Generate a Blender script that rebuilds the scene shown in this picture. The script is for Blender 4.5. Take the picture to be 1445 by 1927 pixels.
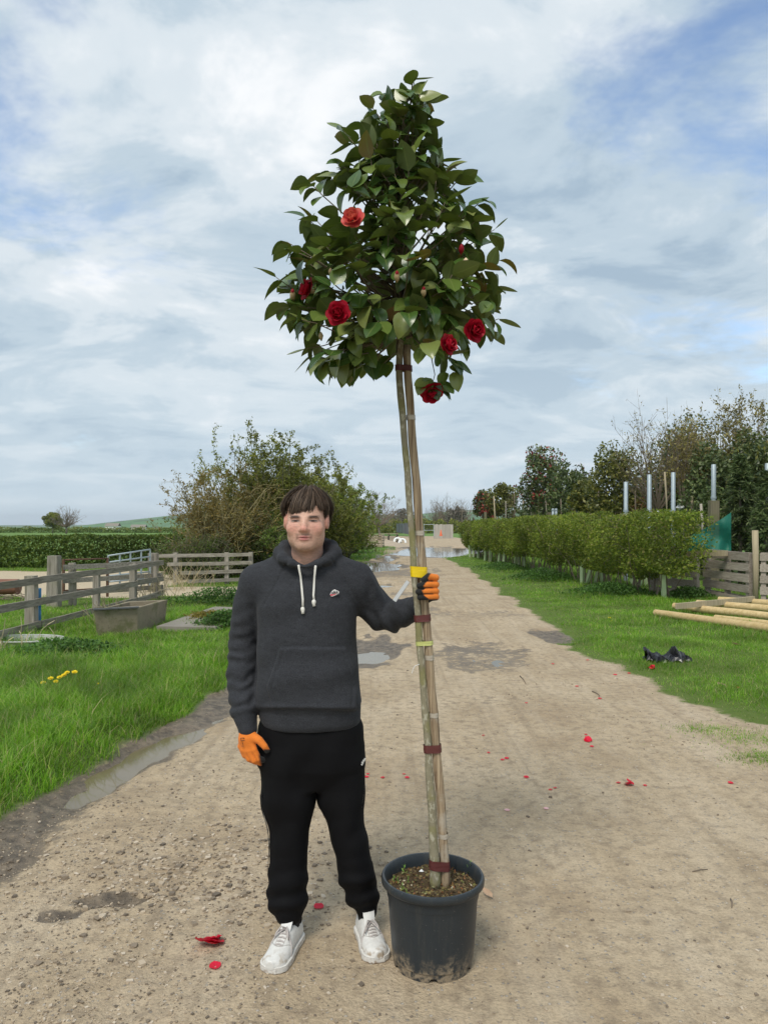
import bpy, bmesh, math, random
import numpy as np
from mathutils import Vector, Matrix
R = math.radians
random.seed(7); RNG = np.random.default_rng(11)
sc = bpy.context.scene
for o in list(bpy.data.objects): bpy.data.objects.remove(o)
C = sc.collection
# ---------------------------------------------------------------- camera
F, CX, HY, CH = 1447.0, 722.5, 985.0, 1.68        # focal length in photo pixels, horizon row, eye height
cam = bpy.data.cameras.new('camera'); camo = bpy.data.objects.new('camera', cam); C.objects.link(camo)
camo.location = (0, 0, CH); camo.rotation_euler = (R(90), 0, 0)
cam.sensor_fit = 'VERTICAL'; cam.sensor_height = 36.0; cam.sensor_width = 36.0
cam.lens = F / 1927 * 36.0; cam.shift_y = (HY - 963.5) / 1927
cam.clip_start = 0.05; cam.clip_end = 12000
sc.camera = camo
# ---------------------------------------------------------------- exposure
vs = sc.view_settings
vs.view_transform = 'Standard'; vs.look = 'None'; vs.gamma = 1.0; vs.use_curve_mapping = False
vs.exposure = 0.74
sc.cycles.use_denoising = True
sc.cycles.max_bounces = 6; sc.cycles.diffuse_bounces = 3; sc.cycles.glossy_bounces = 2
sc.cycles.transmission_bounces = 3; sc.cycles.transparent_max_bounces = 6; sc.cycles.volume_bounces = 0
# ---------------------------------------------------------------- sun (veiled by cloud)
SUN_EL, SUN_AZ = R(54), R(203)      # azimuth clockwise from +Y: behind the camera, to its left
sd = bpy.data.lights.new('sun', 'SUN'); sd.energy = 1.5; sd.angle = R(20); sd.color = (1.0, 0.94, 0.84)
sun = bpy.data.objects.new('sun', sd); C.objects.link(sun)
_d = Vector((math.sin(SUN_AZ) * math.cos(SUN_EL), math.cos(SUN_AZ) * math.cos(SUN_EL), math.sin(SUN_EL)))
sun.rotation_euler = (-_d).to_track_quat('-Z', 'Y').to_euler()
# ---------------------------------------------------------------- world: clear sky behind broken cloud
w = bpy.data.worlds.new('World'); sc.world = w; w.use_nodes = True
def world():
    nt = w.node_tree; N, L = nt.nodes, nt.links
    for n in list(N): N.remove(n)
    def nd(t, **k):
        n = N.new(t)
        for a, b in k.items(): setattr(n, a, b)
        return n
    def math_(op, a, b=None, clamp=False):
        n = nd('ShaderNodeMath', operation=op, use_clamp=clamp)
        for i, v in enumerate((a, b)):
            if v is None: continue
            if isinstance(v, (int, float)): n.inputs[i].default_value = v
            else: L.new(v, n.inputs[i])
        return n.outputs[0]
    def ramp(fac, stops, interp='EASE'):
        r = nd('ShaderNodeValToRGB'); r.color_ramp.interpolation = interp
        e = r.color_ramp.elements
        while len(e) < len(stops): e.new(0.5)
        for el, (p, c) in zip(e, stops): el.position = p; el.color = (*c, 1) if len(c) == 3 else c
        L.new(fac, r.inputs[0]); return r.outputs[0]
    def noise(vec, scale, detail, rough, dist=0.0):
        n = nd('ShaderNodeTexNoise'); n.inputs['Scale'].default_value = scale; n.inputs['Detail'].default_value = detail
        n.inputs['Roughness'].default_value = rough; n.inputs['Distortion'].default_value = dist
        L.new(vec, n.inputs['Vector']); return n.outputs[0]
    tc = nd('ShaderNodeTexCoord'); sep = nd('ShaderNodeSeparateXYZ'); L.new(tc.outputs['Generated'], sep.inputs[0])
    z = math_('MAXIMUM', sep.outputs[2], 0.0)
    k = math_('ADD', z, 0.20)
    u = math_('DIVIDE', sep.outputs[0], k); v = math_('DIVIDE', sep.outputs[1], k)
    cb = nd('ShaderNodeCombineXYZ'); L.new(u, cb.inputs[0]); L.new(v, cb.inputs[1])
    mp = nd('ShaderNodeMapping'); L.new(cb.outputs[0], mp.inputs[0])
    mp.inputs['Location'].default_value = (5.35, 2.1, 0); mp.inputs['Rotation'].default_value = (0, 0, R(-14)); mp.inputs['Scale'].default_value = (0.85, 1.0, 1)
    big = noise(mp.outputs[0], 0.85, 4, 0.5, 0.35)
    mid = noise(mp.outputs[0], 2.6, 11, 0.60, 0.4)
    mp2 = nd('ShaderNodeMapping'); L.new(cb.outputs[0], mp2.inputs[0]); mp2.inputs['Location'].default_value = (1.7, 8.2, 3); mp2.inputs['Scale'].default_value = (-1, 1, 1)
    cov = noise(mp2.outputs[0], 1.15, 7, 0.6, 0.2)
    shade = math_('ADD', math_('MULTIPLY', big, 0.36), math_('MULTIPLY', mid, 0.64))
    cloud = ramp(shade, [(0.38, (0.34, 0.44, 0.54)), (0.46, (0.46, 0.555, 0.635)), (0.54, (0.62, 0.685, 0.735)), (0.645, (0.82, 0.84, 0.86))])
    # a low sun-lit veil lightens towards the horizon
    hz = ramp(z, [(0.0, (0.9, 0.9, 0.9)), (0.10, (0.45, 0.45, 0.45)), (0.30, (0, 0, 0))])
    mixh = nd('ShaderNodeMix', data_type='RGBA'); L.new(hz, mixh.inputs[0]); L.new(cloud, mixh.inputs[6]); mixh.inputs[7].default_value = (0.54, 0.64, 0.71, 1)
    sky = nd('ShaderNodeTexSky', sky_type='NISHITA'); sky.sun_disc = False; sky.sun_elevation = SUN_EL; sky.sun_rotation = SUN_AZ
    sky.air_density = 1.0; sky.dust_density = 0.6; sky.ozone_density = 1.5
    mask = ramp(math_('ADD', cov, math_('MULTIPLY', hz, 0.2)), [(0.32, (0.05, 0.05, 0.05)), (0.455, (1, 1, 1))])
    b1 = nd('ShaderNodeBackground'); L.new(sky.outputs[0], b1.inputs[0]); b1.inputs[1].default_value = 0.12
    b2 = nd('ShaderNodeBackground'); L.new(mixh.outputs[2], b2.inputs[0]); b2.inputs[1].default_value = 0.71
    ms = nd('ShaderNodeMixShader'); L.new(mask, ms.inputs[0]); L.new(b1.outputs[0], ms.inputs[1]); L.new(b2.outputs[0], ms.inputs[2])
    out = nd('ShaderNodeOutputWorld'); L.new(ms.outputs[0], out.inputs[0])
world()
# ================================================================ helpers
def at(px, py, Y): return np.array(((px - CX) / F * Y, Y, CH + (HY - py) / F * Y))
def gnd(px, py):
    Y = F * CH / (py - HY); return ((px - CX) / F * Y, Y)
def sstep(a, b, x):
    t = np.clip((x - a) / (b - a), 0, 1); return t * t * (3 - 2 * t)
def _h(ix, iy, iz, seed):
    h = (ix.astype(np.uint32) * np.uint32(374761393) + iy.astype(np.uint32) * np.uint32(668265263) + iz.astype(np.uint32) * np.uint32(2246822519) + np.uint32(seed * 3266489917 & 0xffffffff))
    h = (h ^ (h >> np.uint32(13))) * np.uint32(1274126177); h ^= h >> np.uint32(16)
    h = h * np.uint32(2654435761); h ^= h >> np.uint32(15)
    return (h & np.uint32(0xffff)).astype(np.float32) / 65535.0
def vnoise(x, y, z=None, seed=0):
    x = np.asarray(x, np.float64); y = np.asarray(y, np.float64); z = np.zeros_like(x) if z is None else np.asarray(z, np.float64)
    x, y, z = np.broadcast_arrays(x, y, z)
    fx, fy, fz = np.floor(x), np.floor(y), np.floor(z)
    tx, ty, tz = x - fx, y - fy, z - fz
    tx, ty, tz = [t * t * (3 - 2 * t) for t in (tx, ty, tz)]
    ix, iy, iz = fx.astype(np.int64), fy.astype(np.int64), fz.astype(np.int64)
    r = 0
    for dz in (0, 1):
        wz = tz if dz else 1 - tz
        if not dz and not np.any(wz): continue
        for dy in (0, 1):
            wy = ty if dy else 1 - ty
            for dx in (0, 1):
                r = r + _h(ix + dx, iy + dy, iz + dz, seed) * (tx if dx else 1 - tx) * wy * wz
    return r - 0.5
def fbm(x, y, z=None, o=4, seed=0, g=0.5):
    a, s, r = 1.0, 1.0, 0
    for i in range(o):
        r = r + a * vnoise(np.asarray(x) * s, np.asarray(y) * s, None if z is None else np.asarray(z) * s, seed + i); a *= g; s *= 2.03
    return r

def mesh_np(name, V, Fq, smooth=False):
    """mesh from arrays; Fq is a list of arrays (n,3)/(n,4)"""
    me = bpy.data.meshes.new(name)
    V = np.asarray(V, np.float32)
    Fq = [np.asarray(f, np.int32) for f in (Fq if isinstance(Fq, list) else [Fq]) if len(f)]
    nl = sum(f.size for f in Fq); npoly = sum(len(f) for f in Fq)
    me.vertices.add(len(V)); me.vertices.foreach_set('co', V.ravel())
    me.loops.add(nl); me.loops.foreach_set('vertex_index', np.concatenate([f.ravel() for f in Fq]))
    tot = np.concatenate([np.full(len(f), f.shape[1], np.int32) for f in Fq])
    me.polygons.add(npoly); me.polygons.foreach_set('loop_start', np.concatenate(([0], np.cumsum(tot)[:-1])).astype(np.int32))
    me.polygons.foreach_set('loop_total', tot)
    me.polygons.foreach_set('use_smooth', np.full(npoly, bool(smooth)))
    me.update(calc_edges=True); me.validate()
    return me
def attr(me, name, vals, dim=1):
    a = me.attributes.new(name, 'FLOAT' if dim == 1 else 'FLOAT_COLOR', 'POINT')
    if dim == 1: a.data.foreach_set('value', np.asarray(vals, np.float32).ravel())
    else:
        v = np.ones((len(vals), 4), np.float32); v[:, :3] = vals; a.data.foreach_set('color', v.ravel())

def origin_of(p):
    v = Vector((0, 0, 0))
    while p is not None: v += p.location; p = p.parent
    return v
def link(name, me, mat=None, parent=None, kind=None):
    o = bpy.data.objects.new(name, me); C.objects.link(o)
    if mat is not None and not me.materials: me.materials.append(mat)
    if parent is not None: o.parent = parent
    if kind: o['kind'] = kind
    return o
def tag(o, label, cat, group=None):
    o['label'] = label; o['category'] = cat
    if group: o['group'] = group
    return o
def thing(name, loc, label, cat, group=None):
    o = bpy.data.objects.new(name, None); C.objects.link(o); o.location = Vector([float(x) for x in loc])
    o.empty_display_size = 0.1
    return tag(o, label, cat, group)

def frame_of(d):
    d = np.asarray(d, float); d = d / (np.linalg.norm(d) + 1e-12)
    up = np.array((0, 0, 1.0)) if abs(d[2]) < 0.95 else np.array((1.0, 0, 0))
    a = np.cross(d, up); a /= np.linalg.norm(a); b = np.cross(a, d)
    return a, b, d
class MB:
    """collects shapes (world coordinates) that end up as ONE mesh"""
    def __init__(s): s.V = []; s.Q = []; s.T = []; s.P = []; s.n = 0
    def add(s, V, quads=(), tris=(), polys=()):
        V = np.asarray(V, float).reshape(-1, 3); s.V.append(V)
        if len(quads): s.Q.append(np.asarray(quads, int) + s.n)
        if len(tris): s.T.append(np.asarray(tris, int) + s.n)
        for p in polys: s.P.append([i + s.n for i in p])
        s.n += len(V); return s
    def bar(s, p0, p1, wd, th, up=(0, 0, 1), taper=1.0, jit=0.0, seg=1, ch=0.0):
        """a sawn bar from p0 to p1: wd across, th along up; ch chamfers the long edges, jit roughens"""
        p0 = np.asarray(p0, float); p1 = np.asarray(p1, float); d = (p1 - p0); d /= np.linalg.norm(d)
        up = np.asarray(up, float); a = np.cross(d, up); a /= np.linalg.norm(a); b = np.cross(a, d)
        if ch > 0: prof = [(-wd/2+ch, -th/2), (wd/2-ch, -th/2), (wd/2, -th/2+ch), (wd/2, th/2-ch), (wd/2-ch, th/2), (-wd/2+ch, th/2), (-wd/2, th/2-ch), (-wd/2, -th/2+ch)]
        else: prof = [(-wd/2, -th/2), (wd/2, -th/2), (wd/2, th/2), (-wd/2, th/2)]
        m = len(prof); V = []
        for i in range(seg + 1):
            t = i / seg; c = p0 + (p1 - p0) * t; k = 1 + (taper - 1) * t
            o = (a * random.uniform(-1, 1) + b * random.uniform(-1, 1)) * jit
            for (x, y) in prof: V.append(c + o + a * x * k + b * y * k)
        Q = [[i*m+j, i*m+(j+1) % m, (i+1)*m+(j+1) % m, (i+1)*m+j] for i in range(seg) for j in range(m)]
        s.add(V, Q, polys=[list(range(m))[::-1], [seg*m+j for j in range(m)]]); return s
    def tube(s, pts, rad, n=8, cap=True, jit=0.0):
        pts = np.asarray(pts, float); k = len(pts); rad = np.full(k, rad, float) if np.isscalar(rad) else np.asarray(rad, float)
        V = []; a = None
        for i in range(k):
            d = pts[min(i+1, k-1)] - pts[max(i-1, 0)]; d = d / (np.linalg.norm(d) + 1e-12)
            if a is None: a, b, _ = frame_of(d)
            else:
                a = a - d * np.dot(a, d); a /= np.linalg.norm(a) + 1e-12; b = np.cross(a, d)
            for j in range(n):
                t = 2 * math.pi * j / n; r = rad[i] * (1 + (random.uniform(-jit, jit) if jit else 0))
                V.append(pts[i] + (a * math.cos(t) + b * math.sin(t)) * r)
        Q = [[i*n+j, (i+1)*n+j, (i+1)*n+(j+1) % n, i*n+(j+1) % n] for i in range(k-1) for j in range(n)]
        s.add(V, Q, polys=[list(range(n)), [(k-1)*n+j for j in range(n)][::-1]] if cap else ()); return s
    def lathe(s, prof, c=(0, 0, 0), n=32, fn=None):
        """prof: (r, z) list revolved round the vertical through c"""
        c = np.asarray(c, float); V = []; m = len(prof)
        for (r, z) in prof:
            for j in range(n):
                t = 2 * math.pi * j / n; V.append(c + (r * math.cos(t), r * math.sin(t), z))
        Q = [[i*n+j, i*n+(j+1) % n, (i+1)*n+(j+1) % n, (i+1)*n+j] for i in range(m-1) for j in range(n)]
        s.add(V, Q); return s
    def build(s, name, mat, parent=None, smooth=False, kind=None, off=None, angle=None):
        V = np.concatenate(s.V); o = Vector(off) if off is not None else origin_of(parent)
        V = V - np.array(o)
        F_ = []
        if s.Q: F_.append(np.concatenate(s.Q))
        if s.T: F_.append(np.concatenate(s.T))
        by = {}
        for p in s.P: by.setdefault(len(p), []).append(p)
        F_ += [np.array(v) for v in by.values()]
        me = mesh_np(name, V, F_, smooth)
        if smooth and angle: me.set_sharp_from_angle(angle=angle)
        ob = link(name, me, mat, parent, kind)
        if off is not None and parent is None: ob.location = o
        return ob

# ---------------------------------------------------------------- materials
MATS = {}
class NT:
    def __init__(s, name):
        s.m = bpy.data.materials.new(name); s.m.use_nodes = True; s.t = s.m.node_tree; s.N, s.L = s.t.nodes, s.t.links
        s.b = s.N['Principled BSDF']; MATS[name] = s.m
    def n(s, t, **k):
        n = s.N.new(t)
        for a, b in k.items(): setattr(n, a, b)
        return n
    def put(s, inp, v):
        if hasattr(v, 'is_output'): s.L.new(v, inp)
        elif isinstance(v, (tuple, list)) and len(v) == 3 and inp.type == 'RGBA': inp.default_value = (*v, 1)
        else: inp.default_value = v
    def pos(s, obj=False):
        return s.n('ShaderNodeTexCoord').outputs['Object'] if obj else s.n('ShaderNodeNewGeometry').outputs['Position']
    def map(s, vec, scale=(1, 1, 1), loc=(0, 0, 0), rot=(0, 0, 0)):
        m = s.n('ShaderNodeMapping'); s.L.new(vec, m.inputs[0]); m.inputs['Scale'].default_value = scale; m.inputs['Location'].default_value = loc; m.inputs['Rotation'].default_value = rot
        return m.outputs[0]
    def noise(s, vec, scale, detail=4, rough=0.55, dist=0.0, col=False):
        m = s.n('ShaderNodeTexNoise'); s.L.new(vec, m.inputs['Vector'])
        for k, v in (('Scale', scale), ('Detail', detail), ('Roughness', rough), ('Distortion', dist)): m.inputs[k].default_value = v
        return m.outputs[1 if col else 0]
    def voro(s, vec, scale, feat='F1', out=0):
        m = s.n('ShaderNodeTexVoronoi', feature=feat); s.L.new(vec, m.inputs['Vector']); m.inputs['Scale'].default_value = scale
        return m.outputs[out]
    def attr(s, name, col=False): return s.n('ShaderNodeAttribute', attribute_name=name).outputs[0 if col else 2]
    def math(s, op, a, b=0.0, clamp=False):
        m = s.n('ShaderNodeMath', operation=op, use_clamp=clamp); s.put(m.inputs[0], a); s.put(m.inputs[1], b); return m.outputs[0]
    def rng(s, v, a, b, c=0.0, d=1.0):
        m = s.n('ShaderNodeMapRange', interpolation_type='SMOOTHSTEP'); s.put(m.inputs[0], v)
        for i, x in enumerate((a, b, c, d)): m.inputs[i+1].default_value = x
        return m.outputs[0]
    def mix(s, f, a, b, mode='MIX'):
        m = s.n('ShaderNodeMix', data_type='RGBA', blend_type=mode); s.put(m.inputs[0], f); s.put(m.inputs[6], a); s.put(m.inputs[7], b); return m.outputs[2]
    def ramp(s, f, stops):
        r = s.n('ShaderNodeValToRGB'); e = r.color_ramp.elements
        while len(e) < len(stops): e.new(0.5)
        for el, (p, c) in zip(e, stops): el.position = p; el.color = (*c, 1)
        s.L.new(f, r.inputs[0]); return r.outputs[0]
    def rand(s):
        """a value of its own for every object and every loose piece of a mesh"""
        a = s.n('ShaderNodeObjectInfo').outputs['Random']; b = s.n('ShaderNodeNewGeometry').outputs['Random Per Island']
        return s.math('FRACT', s.math('ADD', a, b))
    def bump(s, h, strength=0.4, dist=0.01):
        m = s.n('ShaderNodeBump'); m.inputs['Strength'].default_value = strength; m.inputs['Distance'].default_value = dist; s.L.new(h, m.inputs['Height']); s.L.new(m.outputs[0], s.b.inputs['Normal'])
    def set(s, **k):
        for a, v in k.items(): s.put(s.b.inputs[{'col': 'Base Color', 'rough': 'Roughness', 'metal': 'Metallic', 'spec': 'Specular IOR Level', 'ior': 'IOR', 'alpha': 'Alpha', 'sheen': 'Sheen Weight', 'coat': 'Coat Weight', 'sub': 'Subsurface Weight', 'subr': 'Subsurface Radius', 'subs': 'Subsurface Scale', 'trans': 'Transmission Weight'}[a]], v)
        return s.m
    def leafy(s, col, trans, f=0.35, rough=0.5, spec=0.4):
        """leaf: principled reflection plus light let through"""
        s.set(col=col, rough=rough, spec=spec)
        t = s.n('ShaderNodeBsdfTranslucent'); s.put(t.inputs[0], trans)
        mx = s.n('ShaderNodeMixShader'); mx.inputs[0].default_value = f
        s.L.new(s.b.outputs[0], mx.inputs[1]); s.L.new(t.outputs[0], mx.inputs[2])
        s.L.new(mx.outputs[0], s.N['Material Output'].inputs[0]); return s.m

def simple(name, col, rough=0.7, var=0.12, scale=6.0, bump=0.0, metal=0.0, spec=0.4):
    t = NT(name); p = t.pos(); nz = t.noise(p, scale, 5, 0.6)
    c = t.mix(nz, tuple(x * (1 - var * 1.6) for x in col), tuple(min(1, x * (1 + var * 1.6)) for x in col))
    t.set(col=c, rough=rough, metal=metal, spec=spec)
    if bump: t.bump(t.noise(p, scale * 6, 4, 0.6), bump, 0.004)
    return t.m
def leaf_mat(name, stops, trans_gain=1.5, f=0.3, rough=0.55, patch=0.35, patch_amt=0.35, spec=0.3):
    t = NT(name); c = t.ramp(t.rand(), stops)
    n = t.rng(t.noise(t.pos(), patch, 3, 0.6), 0.3, 0.7, 1 - patch_amt, 1 + patch_amt)
    m = t.n('ShaderNodeVectorMath', operation='SCALE'); t.L.new(c, m.inputs[0]); t.L.new(n, m.inputs['Scale'])
    m2 = t.n('ShaderNodeVectorMath', operation='SCALE'); t.L.new(m.outputs[0], m2.inputs[0]); m2.inputs['Scale'].default_value = trans_gain
    return t.leafy(m.outputs[0], m2.outputs[0], f, rough, spec)
def wood_mat(name, c1, c2, axis=2, scale=14, rough=0.85, green=0.0, bump=0.35):
    """weathered wood with grain along one object axis"""
    t = NT(name); p = t.pos()
    sc_ = [scale] * 3; sc_[axis] = scale * 0.06
    g = t.noise(t.map(p, tuple(sc_)), 2.0, 6, 0.65, 0.4)
    r = t.rand()
    c = t.mix(t.rng(g, 0.3, 0.7), c1, c2)
    c = t.mix(t.math('MULTIPLY', r, 0.45), c, tuple(x * 0.6 for x in c1))
    if green: c = t.mix(t.rng(t.noise(p, 2.6, 5, 0.6), 0.5, 0.68, 0, green), c, (0.14, 0.15, 0.06))
    t.set(col=c, rough=rough, spec=0.25); t.bump(g, bump, 0.006); return t.m
# ================================================================ ground, track, verges
LX = ([0, 2.5, 3.95, 4.4, 5.2, 5.9, 6.7, 8.1, 12, 20, 27, 36, 48, 60, 90, 130], [-2.9, -2.35, -2.16, -2.15, -2.04, -1.9, -1.78, -1.62, -1.55, -1.6, -1.5, -0.55, 0.8, 0.8, -3.2, -5.0])
RX = ([0, 2.5, 4.6, 5.6, 6.3, 6.9, 7.5, 8.8, 11.3, 13.9, 19.4, 28.6, 37.4, 41, 48, 60, 100, 130], [4.4, 4.2, 4.0, 3.7, 3.4, 3.05, 2.83, 2.67, 2.62, 2.66, 2.88, 3.05, 2.98, 3.5, 6.0, 9.5, 9, 8])
def edges(y):
    return (np.interp(y, *LX) + 0.16 * vnoise(y * 1.3, 0 * y, seed=3) + 0.10 * vnoise(y * 4.1, 0 * y, seed=4),
            np.interp(y, *RX) + 0.34 * vnoise(y * 1.1, 0 * y, seed=5) + 0.16 * vnoise(y * 4.3, 0 * y, seed=6))
# hollows: x, y, rx, ry, depth, wetness
POT = [(1.20, 9.9, 0.75, 1.0, 0.030, 0.55), (1.75, 14.4, 1.1, 0.7, 0.03, 0.42), (0.75, 14.9, 0.6, 0.6, 0.03, 0.5), (-0.30, 10.3, 0.55, 1.2, 0.045, 0.9), (-0.15, 21.0, 0.55, 0.9, 0.06, 0.9),
       (-0.55, 31.0, 1.5, 4.0, 0.08, 1.0), (0.1, 38.0, 0.6, 3.5, 0.08, 1.0), (2.9, 47.5, 3.6, 9.5, 0.13, 0.9), (2.55, 11.4, 0.35, 0.7, 0.035, 0.8), (-1.22, 3.46, 0.16, 0.05, 0.022, 0.95), (-1.42, 3.33, 0.11, 0.05, 0.018, 0.9),
       (0.5, 18.5, 0.9, 0.5, 0.03, 0.5), (1.4, 22.5, 1.2, 0.8, 0.03, 0.4), (0.5, 26.5, 1.6, 3.0, 0.02, 0.55), (1.05, 7.3, 0.5, 0.22, 0.012, 0.35), (0.62, 3.5, 0.15, 0.16, 0.010, 0.25)]  # last entry: faint dark hollow just right of the pot
def ditch(x, y):
    """the wet wheel channel under the verge bank, 0..1"""
    xl, _ = edges(y); c = xl + 0.24 + 0.03 * np.sin(y * 2.1); wd = np.interp(y, [3.2, 4.4, 4.95, 5.6, 6.4, 8.2, 10], [0.18, 0.13, 0.19, 0.24, 0.18, 0.14, 0.1])
    return np.exp(-((x - c) / wd) ** 2) * np.interp(y, [2.4, 3.6, 4.6, 5.0, 6.2, 6.6, 9.5, 12], [0.25, 0.35, 0.40, 1, 1, 0.42, 0.25, 0.0])
def masks(x, y):
    xl, xr = edges(y)
    tr = sstep(-0.06, 0.06, x - xl) * sstep(-0.30, 0.30, xr - x)
    far = sstep(118, 108, y)
    tr = tr * far
    # the bare yard and the path behind the paddock fence
    yn = 1.2 * vnoise(x * 0.5, y * 0.5, seed=8)
    yard = sstep(-0.3, 0.3, -5.6 - x + yn) * sstep(-0.4, 0.4, y - (17.2 + 0.12 * (-5 - x)) - 0.5 * yn) * sstep(-0.4, 0.4, (27.2 + yn) - y)
    path = sstep(-0.3, 0.3, -1.6 - x) * sstep(-0.25, 0.25, y - 17.9 - 0.3 * yn) * sstep(-0.25, 0.25, 20.4 + 0.3 * yn - y) * sstep(-8, -6, x)
    return tr, np.maximum(yard, path)
def wetness(x, y):
    xl, _ = edges(y); v = 0.9 * np.exp(-((x - xl - 0.16) / 0.27) ** 2) * np.interp(y, [2.4, 3.4, 4.4, 7.4, 9.0, 12], [0.75, 0.85, 1, 0.95, 0.6, 0.35]); v = np.maximum(v, ditch(x, y))
    for (a, b, rx, ry, d, wt) in POT:
        q = ((x - a) / rx) ** 2 + ((y - b) / ry) ** 2 + 1.3 * vnoise(x * 3.1, y * 2.3, seed=21) + 0.8 * vnoise(x * 8, y * 5, seed=22)
        v = np.maximum(v, wt * sstep(1.35, 0.55, q))
    return v
def H(x, y):
    x = np.asarray(x, float); y = np.asarray(y, float)
    xl, xr = edges(y); tr, yd = masks(x, y); near = np.exp(-np.maximum(y - 12, 0) / 20)
    z = 0.03 * vnoise(x * 0.35, y * 0.35, seed=30) * near
    z = z + 0.08 * sstep(0.02, 0.30, xl - x) * sstep(11, 6.5, y) + 0.03 * sstep(0.0, 0.8, x - xr) * sstep(60, 20, y)
    z = z + (1 - np.maximum(tr, yd)) * 0.05 * fbm(x * 1.4, y * 1.4, o=3, seed=31) * near
    # worn surface: coarse lumps to the left, smooth ruts to the right
    gl = sstep(0.9, -0.6, x) * sstep(9, 5, y)
    z = z + tr * near * (0.016 * fbm(x * 2.2, y * 1.8, o=4, seed=32) + (0.006 + 0.014 * gl) * fbm(x * 9, y * 9, o=3, seed=36))
    for c in (0.75, 1.05, 1.33):
        z = z - tr * 0.006 * np.exp(-((x - c - 0.12 * (y - 6) * 0.12) / 0.05) ** 2) * sstep(2.6, 5, y) * sstep(13, 8, y) * (0.6 + 0.6 * vnoise(x * 2, y * 0.8, seed=39))
    z = z - 0.095 * ditch(x, y) * (1 + 0.8 * vnoise(x * 6, y * 4, seed=34))
    lip = np.exp(-((x - xl - 0.43) / 0.07) ** 2) * np.interp(y, [3, 3.6, 4.4, 7, 9], [0.0, 0.7, 1, 0.7, 0])
    z = z + 0.022 * lip * (0.5 + 1.6 * vnoise(x * 8, y * 5, seed=35))
    for (a, b, rx, ry, d, wt) in POT:
        q = ((x - a) / rx) ** 2 + ((y - b) / ry) ** 2 + 0.5 * vnoise(x * 2.1 / max(rx, .3), y * 2.1 / max(ry, .3), seed=41)
        z = z - d * sstep(1.5, 0.2, q) + 0.25 * d * np.exp(-((q - 1.5) / 0.4) ** 2)
    # level stand for the pot and the shoes
    s = sstep(0.75, 0.4, np.hypot(x - 0.18, y - 2.95)); z = z * (1 - s)
    s = sstep(0.55, 0.3, np.hypot(x + 0.28, y - 3.0)); z = z * (1 - s)
    return z * sstep(200, 90, y) - 0.0055 * np.clip(y - 70, 0, 2500)
def hz(x, y): return float(H(np.array([float(x)]), np.array([float(y)]))[0])

def earth():
    t = NT('earth'); p = t.pos()
    tr = t.attr('bare'); wet = t.attr('wet'); sand = t.attr('sand')
    n1 = t.noise(p, 1.1, 6, 0.62, 0.3); n2 = t.noise(p, 13, 6, 0.66); n3 = t.noise(p, 75, 4, 0.65)
    dry = t.ramp(n1, [(0.30, (0.385, 0.292, 0.19)), (0.48, (0.485, 0.382, 0.255)), (0.66, (0.56, 0.452, 0.315))])
    dry = t.mix(t.rng(n2, 0.42, 0.72, 0.0, 0.75), dry, (0.24, 0.185, 0.13)); dry = t.mix(t.rng(t.noise(t.map(p, (2.2, 0.35, 1)), 1.6, 5, 0.6), 0.45, 0.7, 0, 0.35), dry, (0.60, 0.50, 0.37)); dry = t.mix(t.rng(t.noise(t.map(p, (7.5, 0.22, 1), rot=(0, 0, R(-3))), 1.4, 4, 0.55), 0.5, 0.75, 0, 0.5), dry, (0.29, 0.225, 0.155))
    st = t.voro(p, 62, 'F1', 1)                      # small stones bedded in the dust
    sv = t.n('ShaderNodeSeparateColor'); t.L.new(st, sv.inputs[0])
    stone = t.math('MULTIPLY', t.rng(sv.outputs[0], 0.86, 0.90), t.rng(t.voro(p, 62, 'F1', 0), 0.42, 0.34))
    dry = t.mix(t.math('MULTIPLY', stone, 0.8), dry, t.mix(sv.outputs[1], (0.24, 0.22, 0.20), (0.60, 0.54, 0.46)))
    dry = t.mix(t.rng(n3, 0.25, 0.6, 0.4, 0.0), dry, (0.20, 0.155, 0.11))
    dry = t.mix(t.math('MULTIPLY', sand, 0.7), dry, (0.56, 0.47, 0.33))
    mud = t.mix(t.rng(n2, 0.3, 0.7), (0.070, 0.054, 0.038), (0.23, 0.18, 0.125))
    wm = t.rng(t.math('ADD', wet, t.math('ADD', t.math('MULTIPLY', t.math('SUBTRACT', n2, 0.5), 1.3), t.math('MULTIPLY', t.math('SUBTRACT', n1, 0.5), 0.8))), 0.32, 0.66)
    base = t.mix(wm, dry, mud)
    soil = t.mix(n2, (0.075, 0.13, 0.02), (0.14, 0.18, 0.045))
    gfar = t.mix(t.noise(p, 0.02, 4, 0.6), (0.10, 0.19, 0.04), (0.15, 0.24, 0.06))
    cam_y = t.n('ShaderNodeSeparateXYZ'); t.L.new(p, cam_y.inputs[0])
    soil = t.mix(t.rng(cam_y.outputs[1], 22, 45), soil, gfar)
    te = t.rng(t.math('ADD', tr, t.math('MULTIPLY', t.math('SUBTRACT', n2, 0.5), 0.7)), 0.35, 0.62)
    t.set(col=t.mix(t.math('MAXIMUM', te, t.rng(wet, 0.45, 0.75)), soil, base), rough=t.rng(wm, 0.3, 1, 0.93, 0.55), spec=t.rng(wm, 0, 1, 0.2, 0.5))
    hgt = t.math('ADD', t.math('ADD', t.math('MULTIPLY', n2, 0.9), t.math('MULTIPLY', n3, 0.5)), t.math('MULTIPLY', stone, 0.35))
    t.bump(hgt, 1.0, 0.022); return t.m
EARTH = earth()
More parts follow.
